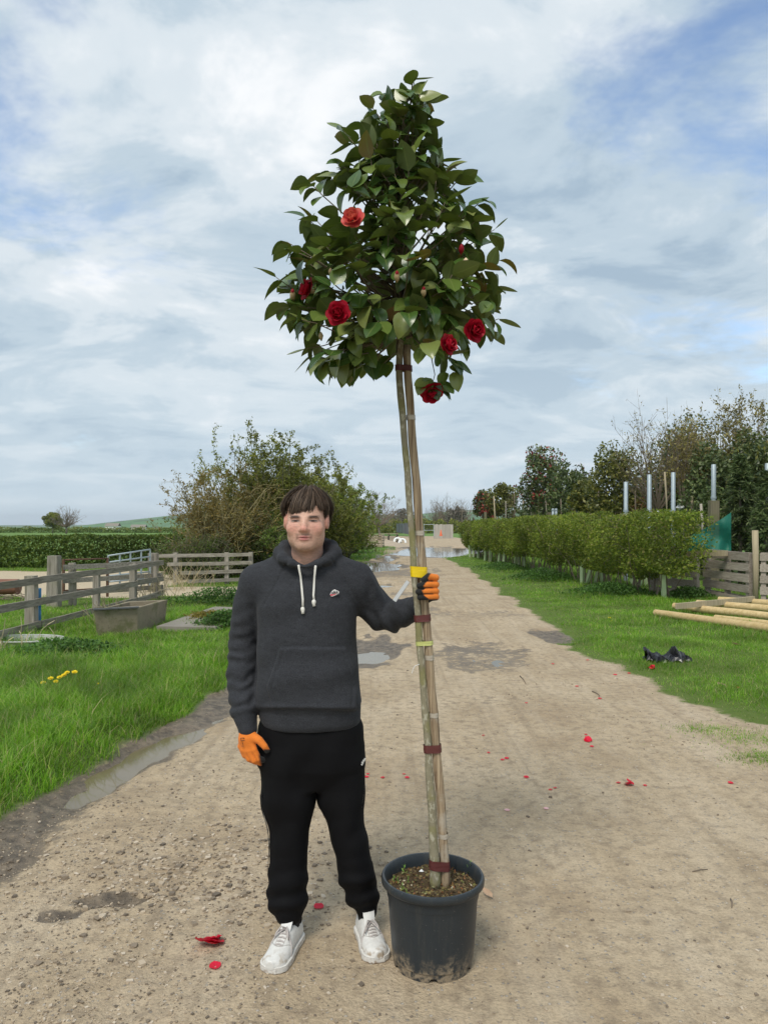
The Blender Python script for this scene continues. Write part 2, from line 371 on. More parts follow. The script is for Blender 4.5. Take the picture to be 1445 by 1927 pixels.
def ground():
    xs = np.concatenate([-np.geomspace(9, 5000, 46)[::-1], np.arange(-8.8, -3.2, 0.2), np.arange(-3.2, 4.4, 0.048), np.arange(4.4, 9, 0.2), np.geomspace(9, 5000, 46)])
    ys = np.concatenate([[-60, -20, -6, -2, 0, 1, 1.6], np.arange(2.0, 7.0, 0.042), np.arange(7.0, 12, 0.07), np.arange(12, 24, 0.15), np.arange(24, 60, 0.5), np.geomspace(60, 7000, 40)])
    X, Y = np.meshgrid(xs, ys); sh = X.shape
    Z = H(X.ravel(), Y.ravel()).reshape(sh); tr, yd = masks(X.ravel(), Y.ravel()); wet = wetness(X.ravel(), Y.ravel())
    V = np.stack([X.ravel(), Y.ravel(), Z.ravel()], 1); nx = len(xs)
    i, j = np.meshgrid(np.arange(len(ys) - 1), np.arange(nx - 1), indexing='ij')
    a = (i * nx + j).ravel(); Q = np.stack([a, a + 1, a + nx + 1, a + nx], 1)
    bare = np.maximum(tr, yd); cen = V[Q].mean(1); ct, cy = masks(cen[:, 0], cen[:, 1])
    for nm, sel in (('track', ct > 0.5), ('yard', (cy > 0.5) & (ct <= 0.5)), ('ground', (ct <= 0.5) & (cy <= 0.5))):
        q = Q[sel]; used, inv = np.unique(q, return_inverse=True)
        me = mesh_np(nm, V[used], inv.reshape(-1, 4), True)
        attr(me, 'bare', bare[used]); attr(me, 'wet', wet[used]); attr(me, 'sand', yd[used])
        link(nm, me, EARTH, kind='structure')
ground()

# water in the hollows: flat sheets that the hollow's own rim cuts to shape
def water_mat():
    t = NT('muddy_water'); p = t.pos()
    t.set(col=t.mix(t.noise(p, 3, 3), (0.13, 0.105, 0.06), (0.20, 0.165, 0.105)), rough=0.03, ior=1.33, spec=0.5)
    t.bump(t.noise(p, 5, 2), 0.04, 0.01); return t.m
WATER = water_mat()
def puddle(cx, cy, rx, ry, z, rot=0.0):
    n = 40; V = [(cx, cy, z)]
    for i in range(n):
        a = 2 * math.pi * i / n; x, y = rx * math.cos(a), ry * math.sin(a)
        V.append((cx + x * math.cos(rot) - y * math.sin(rot), cy + x * math.sin(rot) + y * math.cos(rot), z))
    me = mesh_np('puddle', V, np.array([[0, 1 + i, 1 + (i + 1) % n] for i in range(n)]))
    return link('puddle', me, WATER, kind='structure')
puddle(-1.72, 5.6, 0.45, 1.3, -0.056, R(-8)); puddle(-0.3, 10.3, 0.6, 1.1, -0.042); puddle(-0.15, 21.0, 0.6, 0.9, -0.045)
puddle(-0.55, 31.0, 1.5, 4.0, -0.058); puddle(0.1, 38.0, 0.6, 3.6, -0.05); puddle(2.9, 47.5, 3.6, 9.6, -0.075); puddle(1.2, 9.8, 0.6, 0.7, -0.040)

# loose stones
def stones():
    t = NT('loose_stone'); c = t.ramp(t.rand(), [(0.0, (0.14, 0.115, 0.09)), (0.4, (0.30, 0.24, 0.175)), (0.8, (0.46, 0.375, 0.275)), (1.0, (0.56, 0.48, 0.38))])  # dark end of the ramp also paints in the shading of rough gravel
    t.set(col=c, rough=0.9, spec=0.2)
    cube = np.array([(-1, -1, -1), (1, -1, -1), (1, 1, -1), (-1, 1, -1), (-1, -1, 1), (1, -1, 1), (1, 1, 1), (-1, 1, 1)], float) * 0.62
    qd = np.array([(0, 3, 2, 1), (4, 5, 6, 7), (0, 1, 5, 4), (1, 2, 6, 5), (2, 3, 7, 6), (3, 0, 4, 7)])
    X, Y, S = [], [], []
    n = 70000
    y = 2.3 + (RNG.random(n) ** 1.6) * 9; x = RNG.uniform(-1, 1, n) * (0.62 * y + 0.6)
    tr, _ = masks(x, y)
    dens = 0.06 + 0.85 * sstep(0.2, -0.7, x) * sstep(6.5, 4, y) + 0.16 * sstep(0.05, 0.3, vnoise(x * 1.6, y * 1.2, seed=50))
    keep = (tr > 0.7) & (RNG.random(n) < dens) & (ditch(x, y) < 0.4); x, y = x[keep], y[keep]
    s = 0.0022 + 0.0060 * RNG.random(len(x)) ** 3 + 0.008 * (RNG.random(len(x)) > 0.995)
    s *= 1 + 0.05 * (y - 3)
    q = 900; bx = np.clip(RNG.normal(-0.95, 0.42, q), -1.9, 0.2); by = np.clip(RNG.normal(3.72, 0.28, q), 2.7, 4.6); x = np.concatenate([x, bx]); y = np.concatenate([y, by]); s = np.concatenate([s, 0.005 + 0.012 * RNG.random(q) ** 2.5])
    z = H(x, y); m = len(x); print('stones', m)
    sc3 = s[:, None, None] * RNG.uniform(0.6, 1.35, (m, 1, 3)) * np.array((1.15, 1.15, 0.7))
    V = cube[None] * (1 + RNG.uniform(-0.35, 0.35, (m, 8, 3))) * sc3
    a = RNG.uniform(0, 6.28, m); ca, sa = np.cos(a)[:, None], np.sin(a)[:, None]
    V = np.stack([V[..., 0] * ca - V[..., 1] * sa + x[:, None], V[..., 0] * sa + V[..., 1] * ca + y[:, None], V[..., 2] + (z + s * 0.15)[:, None]], -1)
    Q = (qd[None] + 8 * np.arange(m)[:, None, None]).reshape(-1, 4)
    link('gravel', mesh_np('gravel', V.reshape(-1, 3), Q), t.m, kind='stuff')
stones()

# ---------------------------------------------------------------- grass
def blades(x, y, z, h, wd, lean, seg=3, az=None):
    """tapered bent strips; returns V, quads, tris"""
    n = len(x); az = RNG.uniform(0, 2 * np.pi, n) if az is None else az
    dx, dy = np.cos(az), np.sin(az); px, py = -dy, dx
    tw = RNG.uniform(-0.7, 0.7, n); px, py = px * np.cos(tw) - py * np.sin(tw), px * np.sin(tw) + py * np.cos(tw)
    V = []
    for k in range(seg + 1):
        t = k / seg; f = lean * h * t ** 1.9; zz = z + h * (t - 0.28 * np.minimum(lean, 1.4) * t ** 2.2)
        wk = wd * (1 - t ** 1.6) * (0.75 + 0.5 * t * (1 - t) * 2)
        cx_, cy_ = x + dx * f, y + dy * f
        if k < seg: V += [np.stack([cx_ - px * wk, cy_ - py * wk, zz], 1), np.stack([cx_ + px * wk, cy_ + py * wk, zz], 1)]
        else: V.append(np.stack([cx_, cy_, zz], 1))
    m = 2 * seg + 1; V = np.stack(V, 1).reshape(-1, 3); b = np.arange(n)[:, None] * m
    Q = np.concatenate([b + np.array([[2*k, 2*k+1, 2*k+3, 2*k+2]]) for k in range(seg - 1)]) if seg > 1 else np.zeros((0, 4), int)
    T = b + np.array([[2*seg-2, 2*seg-1, 2*seg]])
    return V, Q, T
GRASS = leaf_mat('grass_blade', [(0.0, (0.080, 0.185, 0.012)), (0.45, (0.145, 0.295, 0.018)), (0.8, (0.21, 0.37, 0.03)), (0.91, (0.30, 0.35, 0.07)), (0.94, (0.40, 0.37, 0.16)), (1.0, (0.38, 0.33, 0.16))], 1.6, 0.42, 0.45, 1.3, 0.34, 0.4)
def scatter(n, x0, x1, y0, y1, dfun, pw=1.0):
    y = y0 + (y1 - y0) * RNG.random(n) ** pw; x = RNG.uniform(x0, x1, n)
    k = (np.abs(x) < 0.5 * y + 1.0) & (RNG.random(n) < dfun(x, y)); return x[k], y[k]
def bare_soft(x, y):
    tr, yd = masks(x + 0.10 * vnoise(x * 7, y * 7, seed=61), y); return np.maximum(tr, yd)
OBST = []                      # footprints kept free of grass: (x, y, r)
def gdens(x, y):
    d = np.clip(1 - bare_soft(x, y) * 1.15, 0, 1) ** 1.5
    d = d * (1 - 0.85 * sstep(0.3, 0.8, ditch(x, y)))
    for (a, b, r) in OBST: d = d * (np.hypot(x - a, y - b) > r)
    return d
OBST += [(-3.98, 11.95, 0.28), (-3.95, 12.4, 0.30), (-3.95, 12.75, 0.26), (-3.1, 13.6, 0.5), (-2.75, 13.3, 0.35)]
def lawn(name, x, y, hfun, wd, lean, seg):
    z = H(x, y) - 0.006; h = hfun(x, y) * RNG.uniform(0.4, 1.4, len(x))
    V, Q, T = blades(x, y, z, h, wd * RNG.uniform(0.7, 1.3, len(x)), lean(x, y) * RNG.uniform(0.4, 1.5, len(x)), seg)
    print(name, len(x)); return V, Q, T
def join(parts):
    V, Q, T, n = [], [], [], 0
    for (v, q, t) in parts:
        V.append(v); Q.append(q + n); T.append(t + n); n += len(v)
    return np.concatenate(V), [a for a in (np.concatenate(Q), np.concatenate(T)) if len(a)]
def grass():
    tuft = lambda x, y, s: 0.5 + vnoise(x * s, y * s, seed=62) * 1.0
    hl = lambda x, y: (0.085 + 0.12 * np.clip(tuft(x, y, 2.6), 0, 1) + 0.05 * np.clip(tuft(x, y, 0.9), 0, 1)) * (0.55 + 0.45 * sstep(0.0, 0.5, edges(y)[0] - x)) * (1 - 0.45 * sstep(8.5, 11, y))
    hr = lambda x, y: (0.035 + 0.07 * np.clip(tuft(x, y, 1.9), 0, 1) ** 1.5) * (0.5 + 0.5 * sstep(0.0, 0.7, x - edges(y)[1])) * (1 + 0.7 * sstep(4.4, 6, x))
    ln = lambda x, y: 0.75 + 0 * x
    P = [lawn('g1', *scatter(110000, -6, -1.4, 3.4, 8.5, gdens), hl, 0.0030, ln, 3),
         lawn('g2', *scatter(78000, -9, -1.2, 8.5, 15, gdens), hl, 0.0048, ln, 2),
         lawn('g3', *scatter(52000, -14, -1.0, 15, 30, gdens), hl, 0.0095, ln, 1)]
    xs_, ys_ = scatter(9000, -8, -1.6, 4.0, 14, lambda x, y: gdens(x, y) * (vnoise(x * 1.7, y * 1.7, seed=66) > 0.05)); P.append(lawn('tall', xs_, ys_, lambda x, y: 0.27 + 0 * x, 0.0036, lambda x, y: 1.1 + 0 * x, 3))
    me = mesh_np('verge_grass', *join(P)); o = link('verge_grass', me, GRASS, kind='stuff'); tag(o, 'lush long grass on the bank beside the fence and trough', 'grass')
    nearfade = lambda x, y: gdens(x, y) * (0.25 + 0.75 * sstep(-0.25, 0.6, x - edges(y)[1] + 0.5 * vnoise(x * 2, y * 2, seed=64)))
    P = [lawn('g4', *scatter(105000, 2.2, 8, 5.0, 11, nearfade), hr, 0.0030, ln, 2),
         lawn('g5', *scatter(64000, 2.3, 9.5, 11, 18, nearfade), hr, 0.0046, ln, 2),
         lawn('g6', *scatter(46000, 2.4, 9, 18, 44, gdens), hr, 0.012, ln, 1)]
    # a few thin islands of turf out on the bare edge
    for (a, b, r, n) in ((2.75, 5.45, 0.28, 1500), (3.0, 4.95, 0.2, 900), (2.6, 6.25, 0.25, 700), (2.95, 5.95, 0.45, 1600)):
        q = RNG.normal(0, r * 0.55, (n, 2)); P.append(lawn('isl', a + q[:, 0], b + q[:, 1] * 0.6, lambda x, y: 0.028 + 0 * x, 0.0024, ln, 2))
    me = mesh_np('verge_grass', *join(P)); o = link('verge_grass', me, GRASS, kind='stuff'); tag(o, 'shorter mown grass between the track and the tree nursery', 'grass')
    P = [lawn('g7', *scatter(24000, -7, 3, 24, 75, gdens, 1.4), lambda x, y: 0.12 + 0 * x, 0.02, ln, 1)]
    me = mesh_np('far_grass', *join(P)); o = link('far_grass', me, GRASS, kind='stuff'); tag(o, 'grass strip along the foot of the bushes up the track', 'grass')
grass()
# ================================================================ hills, far fields, hedges, trees
def unit(v): return v / (np.linalg.norm(v, axis=-1, keepdims=True) + 1e-9)
def rand_unit(n): return unit(RNG.normal(size=(n, 3)))
def leaf_quads(P, L, W, up=0.0, dirs=None):
    """rhombic leaves of half length L and half width W at points P; returns V, quads"""
    n = len(P); a = rand_unit(n) if dirs is None else unit(dirs)
    r = rand_unit(n); r[:, 2] += up; b = unit(np.cross(a, r))
    L = np.broadcast_to(L, n) * RNG.uniform(0.65, 1.3, n); W = np.broadcast_to(W, n) * RNG.uniform(0.7, 1.25, n)
    V = np.stack([P - a * L[:, None], P + b * W[:, None], P + a * L[:, None], P - b * W[:, None]], 1).reshape(-1, 3)
    return V, np.arange(4 * n).reshape(n, 4)
def leaves_obj(name, P, L, W, mat, parent, kind='stuff', **k):
    V, Q = leaf_quads(P, L, W, **k); me = mesh_np(name, V - np.array(origin_of(parent)), Q); return link(name, me, mat, parent, kind)
def twigs_mesh(segs, r0, r1):
    """many thin three-sided sticks: segs (n,2,3)"""
    a, b = segs[:, 0], segs[:, 1]; d = unit(b - a); u = unit(np.cross(d, np.array([[0.3, 0.9, 0.2]]))); v = np.cross(d, u); n = len(a)
    V = []
    for c, r in ((a, r0), (b, r1)):
        r = np.broadcast_to(r, n)[:, None]
        for t in (0, 2.094, 4.189): V.append(c + (u * math.cos(t) + v * math.sin(t)) * r)
    V = np.stack(V, 1).reshape(-1, 3); o = np.arange(n)[:, None] * 6
    Q = np.concatenate([o + np.array([[0, 1, 4, 3]]), o + np.array([[1, 2, 5, 4]]), o + np.array([[2, 0, 3, 5]])])
    return V, Q
def grow(starts, dirs, lens, steps=4, wob=0.25, lift=0.0, droop=0.0):
    """polyline sticks; returns segs (n*steps,2,3), tips and their directions"""
    p = starts.copy(); d = unit(dirs); out = []; t = []
    for k in range(steps):
        d = unit(d + RNG.normal(0, wob, d.shape) + np.array((0, 0, lift - droop * k)))
        q = p + d * (lens / steps)[:, None]; out.append(np.stack([p, q], 1)); t.append(np.full(len(p), k / steps)); p = q
    return np.concatenate(out), np.concatenate(t), p, d
BARK = simple('grey_bark', (0.17, 0.145, 0.115), 0.9, 0.3, 9, 0.5)
TWIG = simple('brown_twig', (0.19, 0.15, 0.11), 0.9, 0.25, 3)
BUSHT = simple('olive_twig', (0.15, 0.14, 0.085), 0.9, 0.3, 3)
LICHEN = simple('lichen_twig', (0.30, 0.26, 0.13), 0.9, 0.35, 2)

# far hills: a ridge of fields and woods
def far_mat():
    t = NT('far_field'); p = t.pos()
    v = t.voro(t.map(p, (0.004, 0.0022, 0.0)), 1.0, 'F1', 1); s = t.n('ShaderNodeSeparateColor'); t.L.new(v, s.inputs[0])
    c = t.ramp(s.outputs[0], [(0.0, (0.07, 0.15, 0.06)), (0.35, (0.10, 0.21, 0.08)), (0.6, (0.16, 0.20, 0.10)), (0.8, (0.09, 0.18, 0.075)), (1.0, (0.20, 0.18, 0.12))])
    c = t.mix(t.rng(t.noise(p, 0.006, 5, 0.65), 0.52, 0.60), c, (0.055, 0.075, 0.045))
    t.set(col=c, rough=0.95, spec=0.1); return t.m
FARM = far_mat()
def hill(name, Y, span, crest, depth):
    n, m = 80, 14; px = np.linspace(span[0], span[1], n); cy = np.interp(px, *crest)
    V = []
    for k in range(m):
        t = k / (m - 1); yy = Y + depth * t
        top = CH + (HY - cy) / F * (Y + depth * 0.75); base = -0.0055 * (min(Y, 2570) - 70) - 6
        prof = math.sin(min(1, t / 0.75) * math.pi / 2) ** 1.3 if t < 0.75 else 1 - ((t - 0.75) / 0.25) ** 2 * 0.6
        x = (px - CX) / F * (Y + depth * 0.5) * (1 + 0.25 * (t - 0.5))
        z = base + (top - base) * prof * (1 + 0.10 * fbm(x * 0.006, x * 0 + t * 3, o=3, seed=70))
        V.append(np.stack([x, np.full(n, yy), z], 1))
    V = np.concatenate(V); i, j = np.meshgrid(np.arange(m - 1), np.arange(n - 1), indexing='ij'); a = (i * n + j).ravel()
    link(name, mesh_np(name, V, np.stack([a, a + 1, a + n + 1, a + n], 1), True), FARM, kind='structure')
hill('hill', 1500, (-900, 2400), ([-900, -200, 0, 140, 200, 270, 345, 460, 640, 760, 860, 910, 1100, 1600, 2400], [985, 990, 993, 990, 981, 974, 965, 962, 965, 969, 962, 958, 962, 972, 980]), 1100)
hill('hill', 3200, (-1500, 3000), ([-1500, -300, 0, 120, 300, 700, 1000, 1700, 3000], [985, 986, 989, 988, 986, 972, 968, 975, 980]), 1500)

OLIVE = leaf_mat('olive_spring_leaf', [(0, (0.11, 0.135, 0.022)), (0.5, (0.175, 0.20, 0.03)), (1, (0.26, 0.26, 0.055))], 1.4, 0.3, 0.6, 0.5, 0.3)
MIDG = leaf_mat('fresh_hedge_leaf', [(0, (0.075, 0.12, 0.014)), (0.5, (0.15, 0.205, 0.024)), (0.9, (0.25, 0.29, 0.04)), (1, (0.24, 0.20, 0.08))], 1.5, 0.35, 0.55, 0.8, 0.3)
DEEP = leaf_mat('dark_hedge_leaf', [(0, (0.045, 0.085, 0.012)), (0.5, (0.085, 0.13, 0.02)), (1, (0.13, 0.17, 0.03))], 1.4, 0.3, 0.6, 0.5, 0.3)
EVER = leaf_mat('dark_evergreen_leaf', [(0, (0.045, 0.075, 0.025)), (0.5, (0.09, 0.13, 0.038)), (1, (0.18, 0.21, 0.08))], 1.3, 0.2, 0.35, 0.5, 0.25, 0.5)
YELG = leaf_mat('yellow_evergreen_leaf', [(0, (0.05, 0.075, 0.016)), (0.5, (0.13, 0.145, 0.03)), (1, (0.26, 0.25, 0.055))], 1.4, 0.25, 0.4, 0.5, 0.25, 0.4)
BRNZ = leaf_mat('bronze_leaf', [(0, (0.11, 0.105, 0.03)), (0.5, (0.21, 0.18, 0.05)), (1, (0.34, 0.29, 0.10))], 1.4, 0.25, 0.5, 0.5, 0.3)
REDL = leaf_mat('red_shoot_leaf', [(0, (0.16, 0.022, 0.022)), (0.6, (0.28, 0.045, 0.04)), (1, (0.36, 0.11, 0.07))], 1.4, 0.3, 0.45)
CONI = leaf_mat('conifer_spray', [(0, (0.04, 0.07, 0.022)), (0.6, (0.08, 0.12, 0.035)), (1, (0.14, 0.17, 0.055))], 1.2, 0.15, 0.6, 0.6, 0.3)
GREYB = leaf_mat('far_bare_crown', [(0, (0.14, 0.125, 0.10)), (1, (0.22, 0.19, 0.15))], 1.0, 0.1, 0.9, 0.05, 0.2)

def bush(label, cx, cy, rx, ry, top, n_leaf, mats, n_twig=220, ls=0.045, group=None, spiky=0.25, base=0.0):
    """a wild multi-stemmed bush: many arching stems, small leaves held along them"""
    z0 = hz(cx, cy) if cy < 60 else -0.0055 * max(cy - 70, 0)
    root = thing('wild_bush', (cx, cy, z0), label, 'bush', group)
    n = n_twig; th = RNG.uniform(0, 2 * np.pi, n); rr = np.sqrt(RNG.random(n)) * 0.55
    st = np.stack([cx + rx * rr * np.cos(th), cy + ry * rr * np.sin(th), np.full(n, z0)], 1)
    el = RNG.uniform(0.15, 1.0, n)
    tgt = np.stack([cx + rx * np.cos(th) * np.sqrt(1 - el**2 * 0.92) * 1.0, cy + ry * np.sin(th) * np.sqrt(1 - el**2 * 0.92), z0 + (top) * (0.15 + 0.85 * el) * RNG.uniform(0.72, 1.0, n)], 1)
    d = tgt - st; ln = np.linalg.norm(d, axis=1)
    s1, t1, tip, td = grow(st, d + np.array((0, 0, 0.35)) * ln[:, None], ln, 6, 0.16)
    V1, Q1 = twigs_mesh(s1, 0.028 * (1 - t1 * 0.75) + 0.003, 0.028 * (1 - (t1 + 0.16) * 0.75) + 0.003)
    k = RNG.integers(0, len(s1), n * 7); k = k[t1[k] > 0.12]
    s2, t2, tip2, td2 = grow(s1[k, 1], unit(s1[k, 1] - s1[k, 0]) + RNG.normal(0, 0.75, (len(k), 3)), RNG.uniform(0.35, 1.0, len(k)) * top * 0.17, 3, 0.3, 0.05)
    k3 = RNG.integers(0, len(s2), n * 7)
    s3, t3, _, _ = grow(s2[k3, 1], unit(s2[k3, 1] - s2[k3, 0]) + RNG.normal(0, 0.8, (len(k3), 3)) + np.array((0, 0, 0.15)), RNG.uniform(0.15, 0.5, len(k3)) * (1 + spiky), 2, 0.3, 0.08)
    V2, Q2 = twigs_mesh(np.concatenate([s2, s3]), 0.0065, 0.004)
    V = np.concatenate([V1, V2]); Q = np.concatenate([Q1, Q2 + len(V1)])
    link('branch', mesh_np('branch', V - np.array(root.location), Q), BUSHT if mats[1] is TWIG else mats[1], root, 'stuff')
    sg = np.concatenate([s2, s3, s3]); i = RNG.integers(0, len(sg), n_leaf); f = RNG.random(n_leaf)[:, None]
    P = sg[i, 0] * (1 - f) + sg[i, 1] * f + RNG.normal(0, 0.05, (n_leaf, 3))
    P = P[P[:, 2] > z0 + 0.05]
    leaves_obj('crown', P, ls, ls * 0.55, mats[0], root, up=1.2); return root
LICL = leaf_mat('yellowing_bush_leaf', [(0, (0.13, 0.115, 0.03)), (0.5, (0.20, 0.165, 0.045)), (1, (0.28, 0.19, 0.05))], 1.3, 0.3, 0.6, 0.5, 0.3)
bush('half-bare lichen-yellow hawthorn bush behind the post and rail fence', -5.05, 25.0, 1.45, 1.5, 3.6, 26000, (LICL, LICHEN), 160, 0.041, spiky=0.5)
bush('tallest spiky-topped wild bush behind the man', -4.3, 27.6, 2.0, 2.0, 4.95, 56000, (OLIVE, TWIG), 170, 0.054, spiky=0.7)
bush('dense olive green bush beside the head of the man', -3.2, 31.0, 1.9, 2.4, 4.5, 54000, (OLIVE, TWIG), 130, 0.058)
bush('low brambly bush at the foot of the yellow hawthorn', -5.6, 23.2, 1.3, 0.7, 1.5, 6000, (DEEP, TWIG), 110, 0.036)
bush('low dark bramble thicket behind the man at shoulder height', -3.9, 25.0, 1.7, 1.1, 2.1, 22000, (DEEP, TWIG), 120, 0.042)
bush('rounded green bush next along the track verge', -2.6, 36.5, 1.9, 3.0, 4.6, 30000, (MIDG, TWIG), 130, 0.058)
bush('yellow-green bush nearer the pallets on the verge', -2.45, 43.0, 1.8, 3.0, 4.0, 24000, (MIDG, TWIG), 110, 0.064)
bush('last low green bush before the far field', -3.0, 50.5, 1.6, 3.0, 3.4, 22000, (MIDG, TWIG), 100, 0.055)

def bare_tree(label, cx, cy, h, sp, n1=26, leaf=None, n_leaf=0, trunk=0.3, r=0.16, group=None, z0=None, mat=None, ls=0.06, fine=1.0, cat='tree', wob=0.14, bmat=None):
    """leafless or thinly leaved tree: trunk, ascending limbs, fine twigs; z0 base height"""
    z0 = hz(cx, cy) if z0 is None else z0
    root = thing('bare_tree' if not n_leaf else 'nursery_tree', (cx, cy, z0), label, cat, group)
    m = MB(); m.tube([(cx, cy, z0 - 0.1), (cx + 0.02 * h, cy, z0 + h * trunk * 0.5), (cx, cy, z0 + h * trunk)], [r, r * 0.85, r * 0.75], 8, jit=0.05); m.build('trunk', BARK, root, True)
    th = RNG.uniform(0, 2 * np.pi, n1); el = RNG.uniform(0.05, 1, n1)
    st = np.stack([np.full(n1, cx), np.full(n1, cy), z0 + h * (trunk - 0.02 - 0.02 * RNG.random(n1))], 1)
    rad = sp * np.sqrt(1 - el ** 1.6); tgt = np.stack([cx + rad * np.cos(th), cy + rad * np.sin(th), z0 + h * (trunk + (1 - trunk) * (0.35 + 0.6 * el))], 1)
    d = tgt - st; ln = np.linalg.norm(d, axis=1)
    s1, t1, _, _ = grow(st, d * np.array((1.5, 1.5, 0.8)), ln, 6, wob, 0.10)
    V1, Q1 = twigs_mesh(s1, r * 0.42 * (1 - t1 * 0.8), r * 0.42 * (1 - (t1 + 0.16) * 0.8))
    k = RNG.integers(0, len(s1), int(n1 * 7 * fine)); k = k[t1[k] > 0.1]
    s2, t2, _, _ = grow(s1[k, 1], unit(s1[k, 1] - s1[k, 0]) + RNG.normal(0, 0.5, (len(k), 3)), RNG.uniform(0.4, 1, len(k)) * h * 0.2, 4, wob * 1.2, 0.06)
    k3 = RNG.integers(0, len(s2), int(n1 * 20 * fine))
    s3, t3, _, _ = grow(s2[k3, 1], unit(s2[k3, 1] - s2[k3, 0]) + RNG.normal(0, 0.6, (len(k3), 3)), RNG.uniform(0.4, 1, len(k3)) * h * 0.11, 2, wob * 1.3, 0.06)
    V2, Q2 = twigs_mesh(s2, r * 0.10, r * 0.06); V3, Q3 = twigs_mesh(s3, r * 0.06, r * 0.03)
    V = np.concatenate([V1, V2, V3]); Q = np.concatenate([Q1, Q2 + len(V1), Q3 + len(V1) + len(V2)])
    link('branch', mesh_np('branch', V - np.array(root.location), Q), bmat or TWIG, root, 'stuff')
    if n_leaf:
        sg = np.concatenate([s2, s3]); i = RNG.integers(0, len(sg), n_leaf); f = RNG.random(n_leaf)[:, None]
        P = sg[i, 0] * (1 - f) + sg[i, 1] * f + RNG.normal(0, ls * 0.8, (n_leaf, 3))
        leaves_obj('crown', P, ls, ls * 0.5, leaf, root, up=1.0)
    return root
fz = lambda y: -0.0055 * max(y - 70, 0)
bare_tree('pale leafless tree standing past the bushes, beside the trunk being held', *at(712, 985, 78)[:2], 4.9, 2.0, 30, r=0.12, z0=0, fine=1.2)
for px, Y, h, sp, lab in ((818, 210, 8.5, 3.6, 'left of three leafless field trees beyond the puddle'), (843, 215, 10.0, 4.6, 'tallest of three leafless field trees beyond the puddle'), (868, 225, 9.5, 4.0, 'right of three leafless field trees beyond the puddle'),
                          (125, 165, 6.0, 2.8, 'rounded leafless tree above the clipped field hedge')):
    bare_tree(lab, (px - CX) / F * Y, Y, h, sp, 34, r=0.22, z0=fz(Y) - 0.3, fine=1.3)

def clump_tree(name, label, cx, cy, z0, h, rx, ry, n, ls, mat, lobes=7, trunk_r=0.12, trunk_h=0.3, cat='tree', group=None, flat=1.0, wsc=0.55, cone=False, extra=None, up=0.8):
    """leafy tree: uneven crown of several overlapping lobes full of leaves, on a trunk with limbs"""
    root = thing(name, (cx, cy, z0), label, cat, group)
    zc = z0 + h * trunk_h; hc = h * (1 - trunk_h)
    m = MB(); tp = z0 + h * (trunk_h + 0.25 * (1 - trunk_h))
    m.tube([(cx, cy, z0 - 0.05), (cx + random.uniform(-.03, .03), cy, z0 + h * trunk_h * 0.6), (cx, cy, tp)], [trunk_r, trunk_r * 0.85, trunk_r * 0.6], 7, jit=0.06)
    cen = []
    for k in range(lobes):
        a = 2.4 * k + random.uniform(-.4, .4); t = (k + 0.5) / lobes
        rr = 0.55 * (1 - t * 0.85 if cone else math.sin(math.pi * min(0.95, 0.25 + 0.7 * t)) ** 0.7)
        c = np.array((cx + rx * rr * math.cos(a), cy + ry * rr * math.sin(a), zc + hc * (0.12 + 0.76 * t))); cen.append((c, (0.62 if not cone else 0.72 - 0.45 * t) * random.uniform(0.75, 1.15)))
        m.tube([(cx, cy, z0 + h * trunk_h * 0.9), (np.array((cx, cy, zc)) + c) / 2 + (0, 0, 0.05 * h), c], [trunk_r * 0.5, trunk_r * 0.3, trunk_r * 0.12], 5)
    m.build('trunk', BARK, root, True)
    P = []; per = n // lobes
    for c, s in cen:
        q = rand_unit(per) * (RNG.random((per, 1)) ** 0.42); q = q * (1 + 0.35 * vnoise(q[:, 0] * 3 + c[0], q[:, 1] * 3 + c[1], q[:, 2] * 3 + c[2], seed=80))[:, None]
        P.append(c + q * np.array((rx * s, ry * s, hc * 0.26 * s * 1.5 * flat)))
    P = np.concatenate(P); g = vnoise(P[:, 0] * 2.2 / max(rx, .4), P[:, 1] * 2.2 / max(ry, .4), P[:, 2] * 3.0 / max(rx, .4), seed=81)
    P = P[g > -0.22]
    leaves_obj('crown', P, ls, ls * wsc, mat, root, up=up)
    if extra:
        m2, fr, dz = extra; q = P[RNG.random(len(P)) < fr]; q = q[q[:, 2] > zc + hc * dz] + RNG.normal(0, ls, (1, 3))
        leaves_obj('new_shoot', q + RNG.normal(0, ls * 0.7, q.shape), ls, ls * wsc, m2, root, up=up)
    return root
clump_tree('field_tree', 'yellow-green willow above the clipped field hedge', *at(100, 985, 170)[:2], fz(170) - 0.3, 5.0, 2.4, 2.0, 5000, 0.16, OLIVE)
clump_tree('field_tree', 'dark round tree beside the leafless field trees', *at(857, 985, 205)[:2], fz(205) - 0.3, 7.2, 3.4, 2.6, 6000, 0.22, GREYB, trunk_h=0.12)
clump_tree('field_tree', 'pinkish brown tree just left of the held trunk', *at(757, 985, 260)[:2], fz(260) - 0.3, 8.0, 5.5, 3.5, 5000, 0.26, GREYB, trunk_h=0.15)
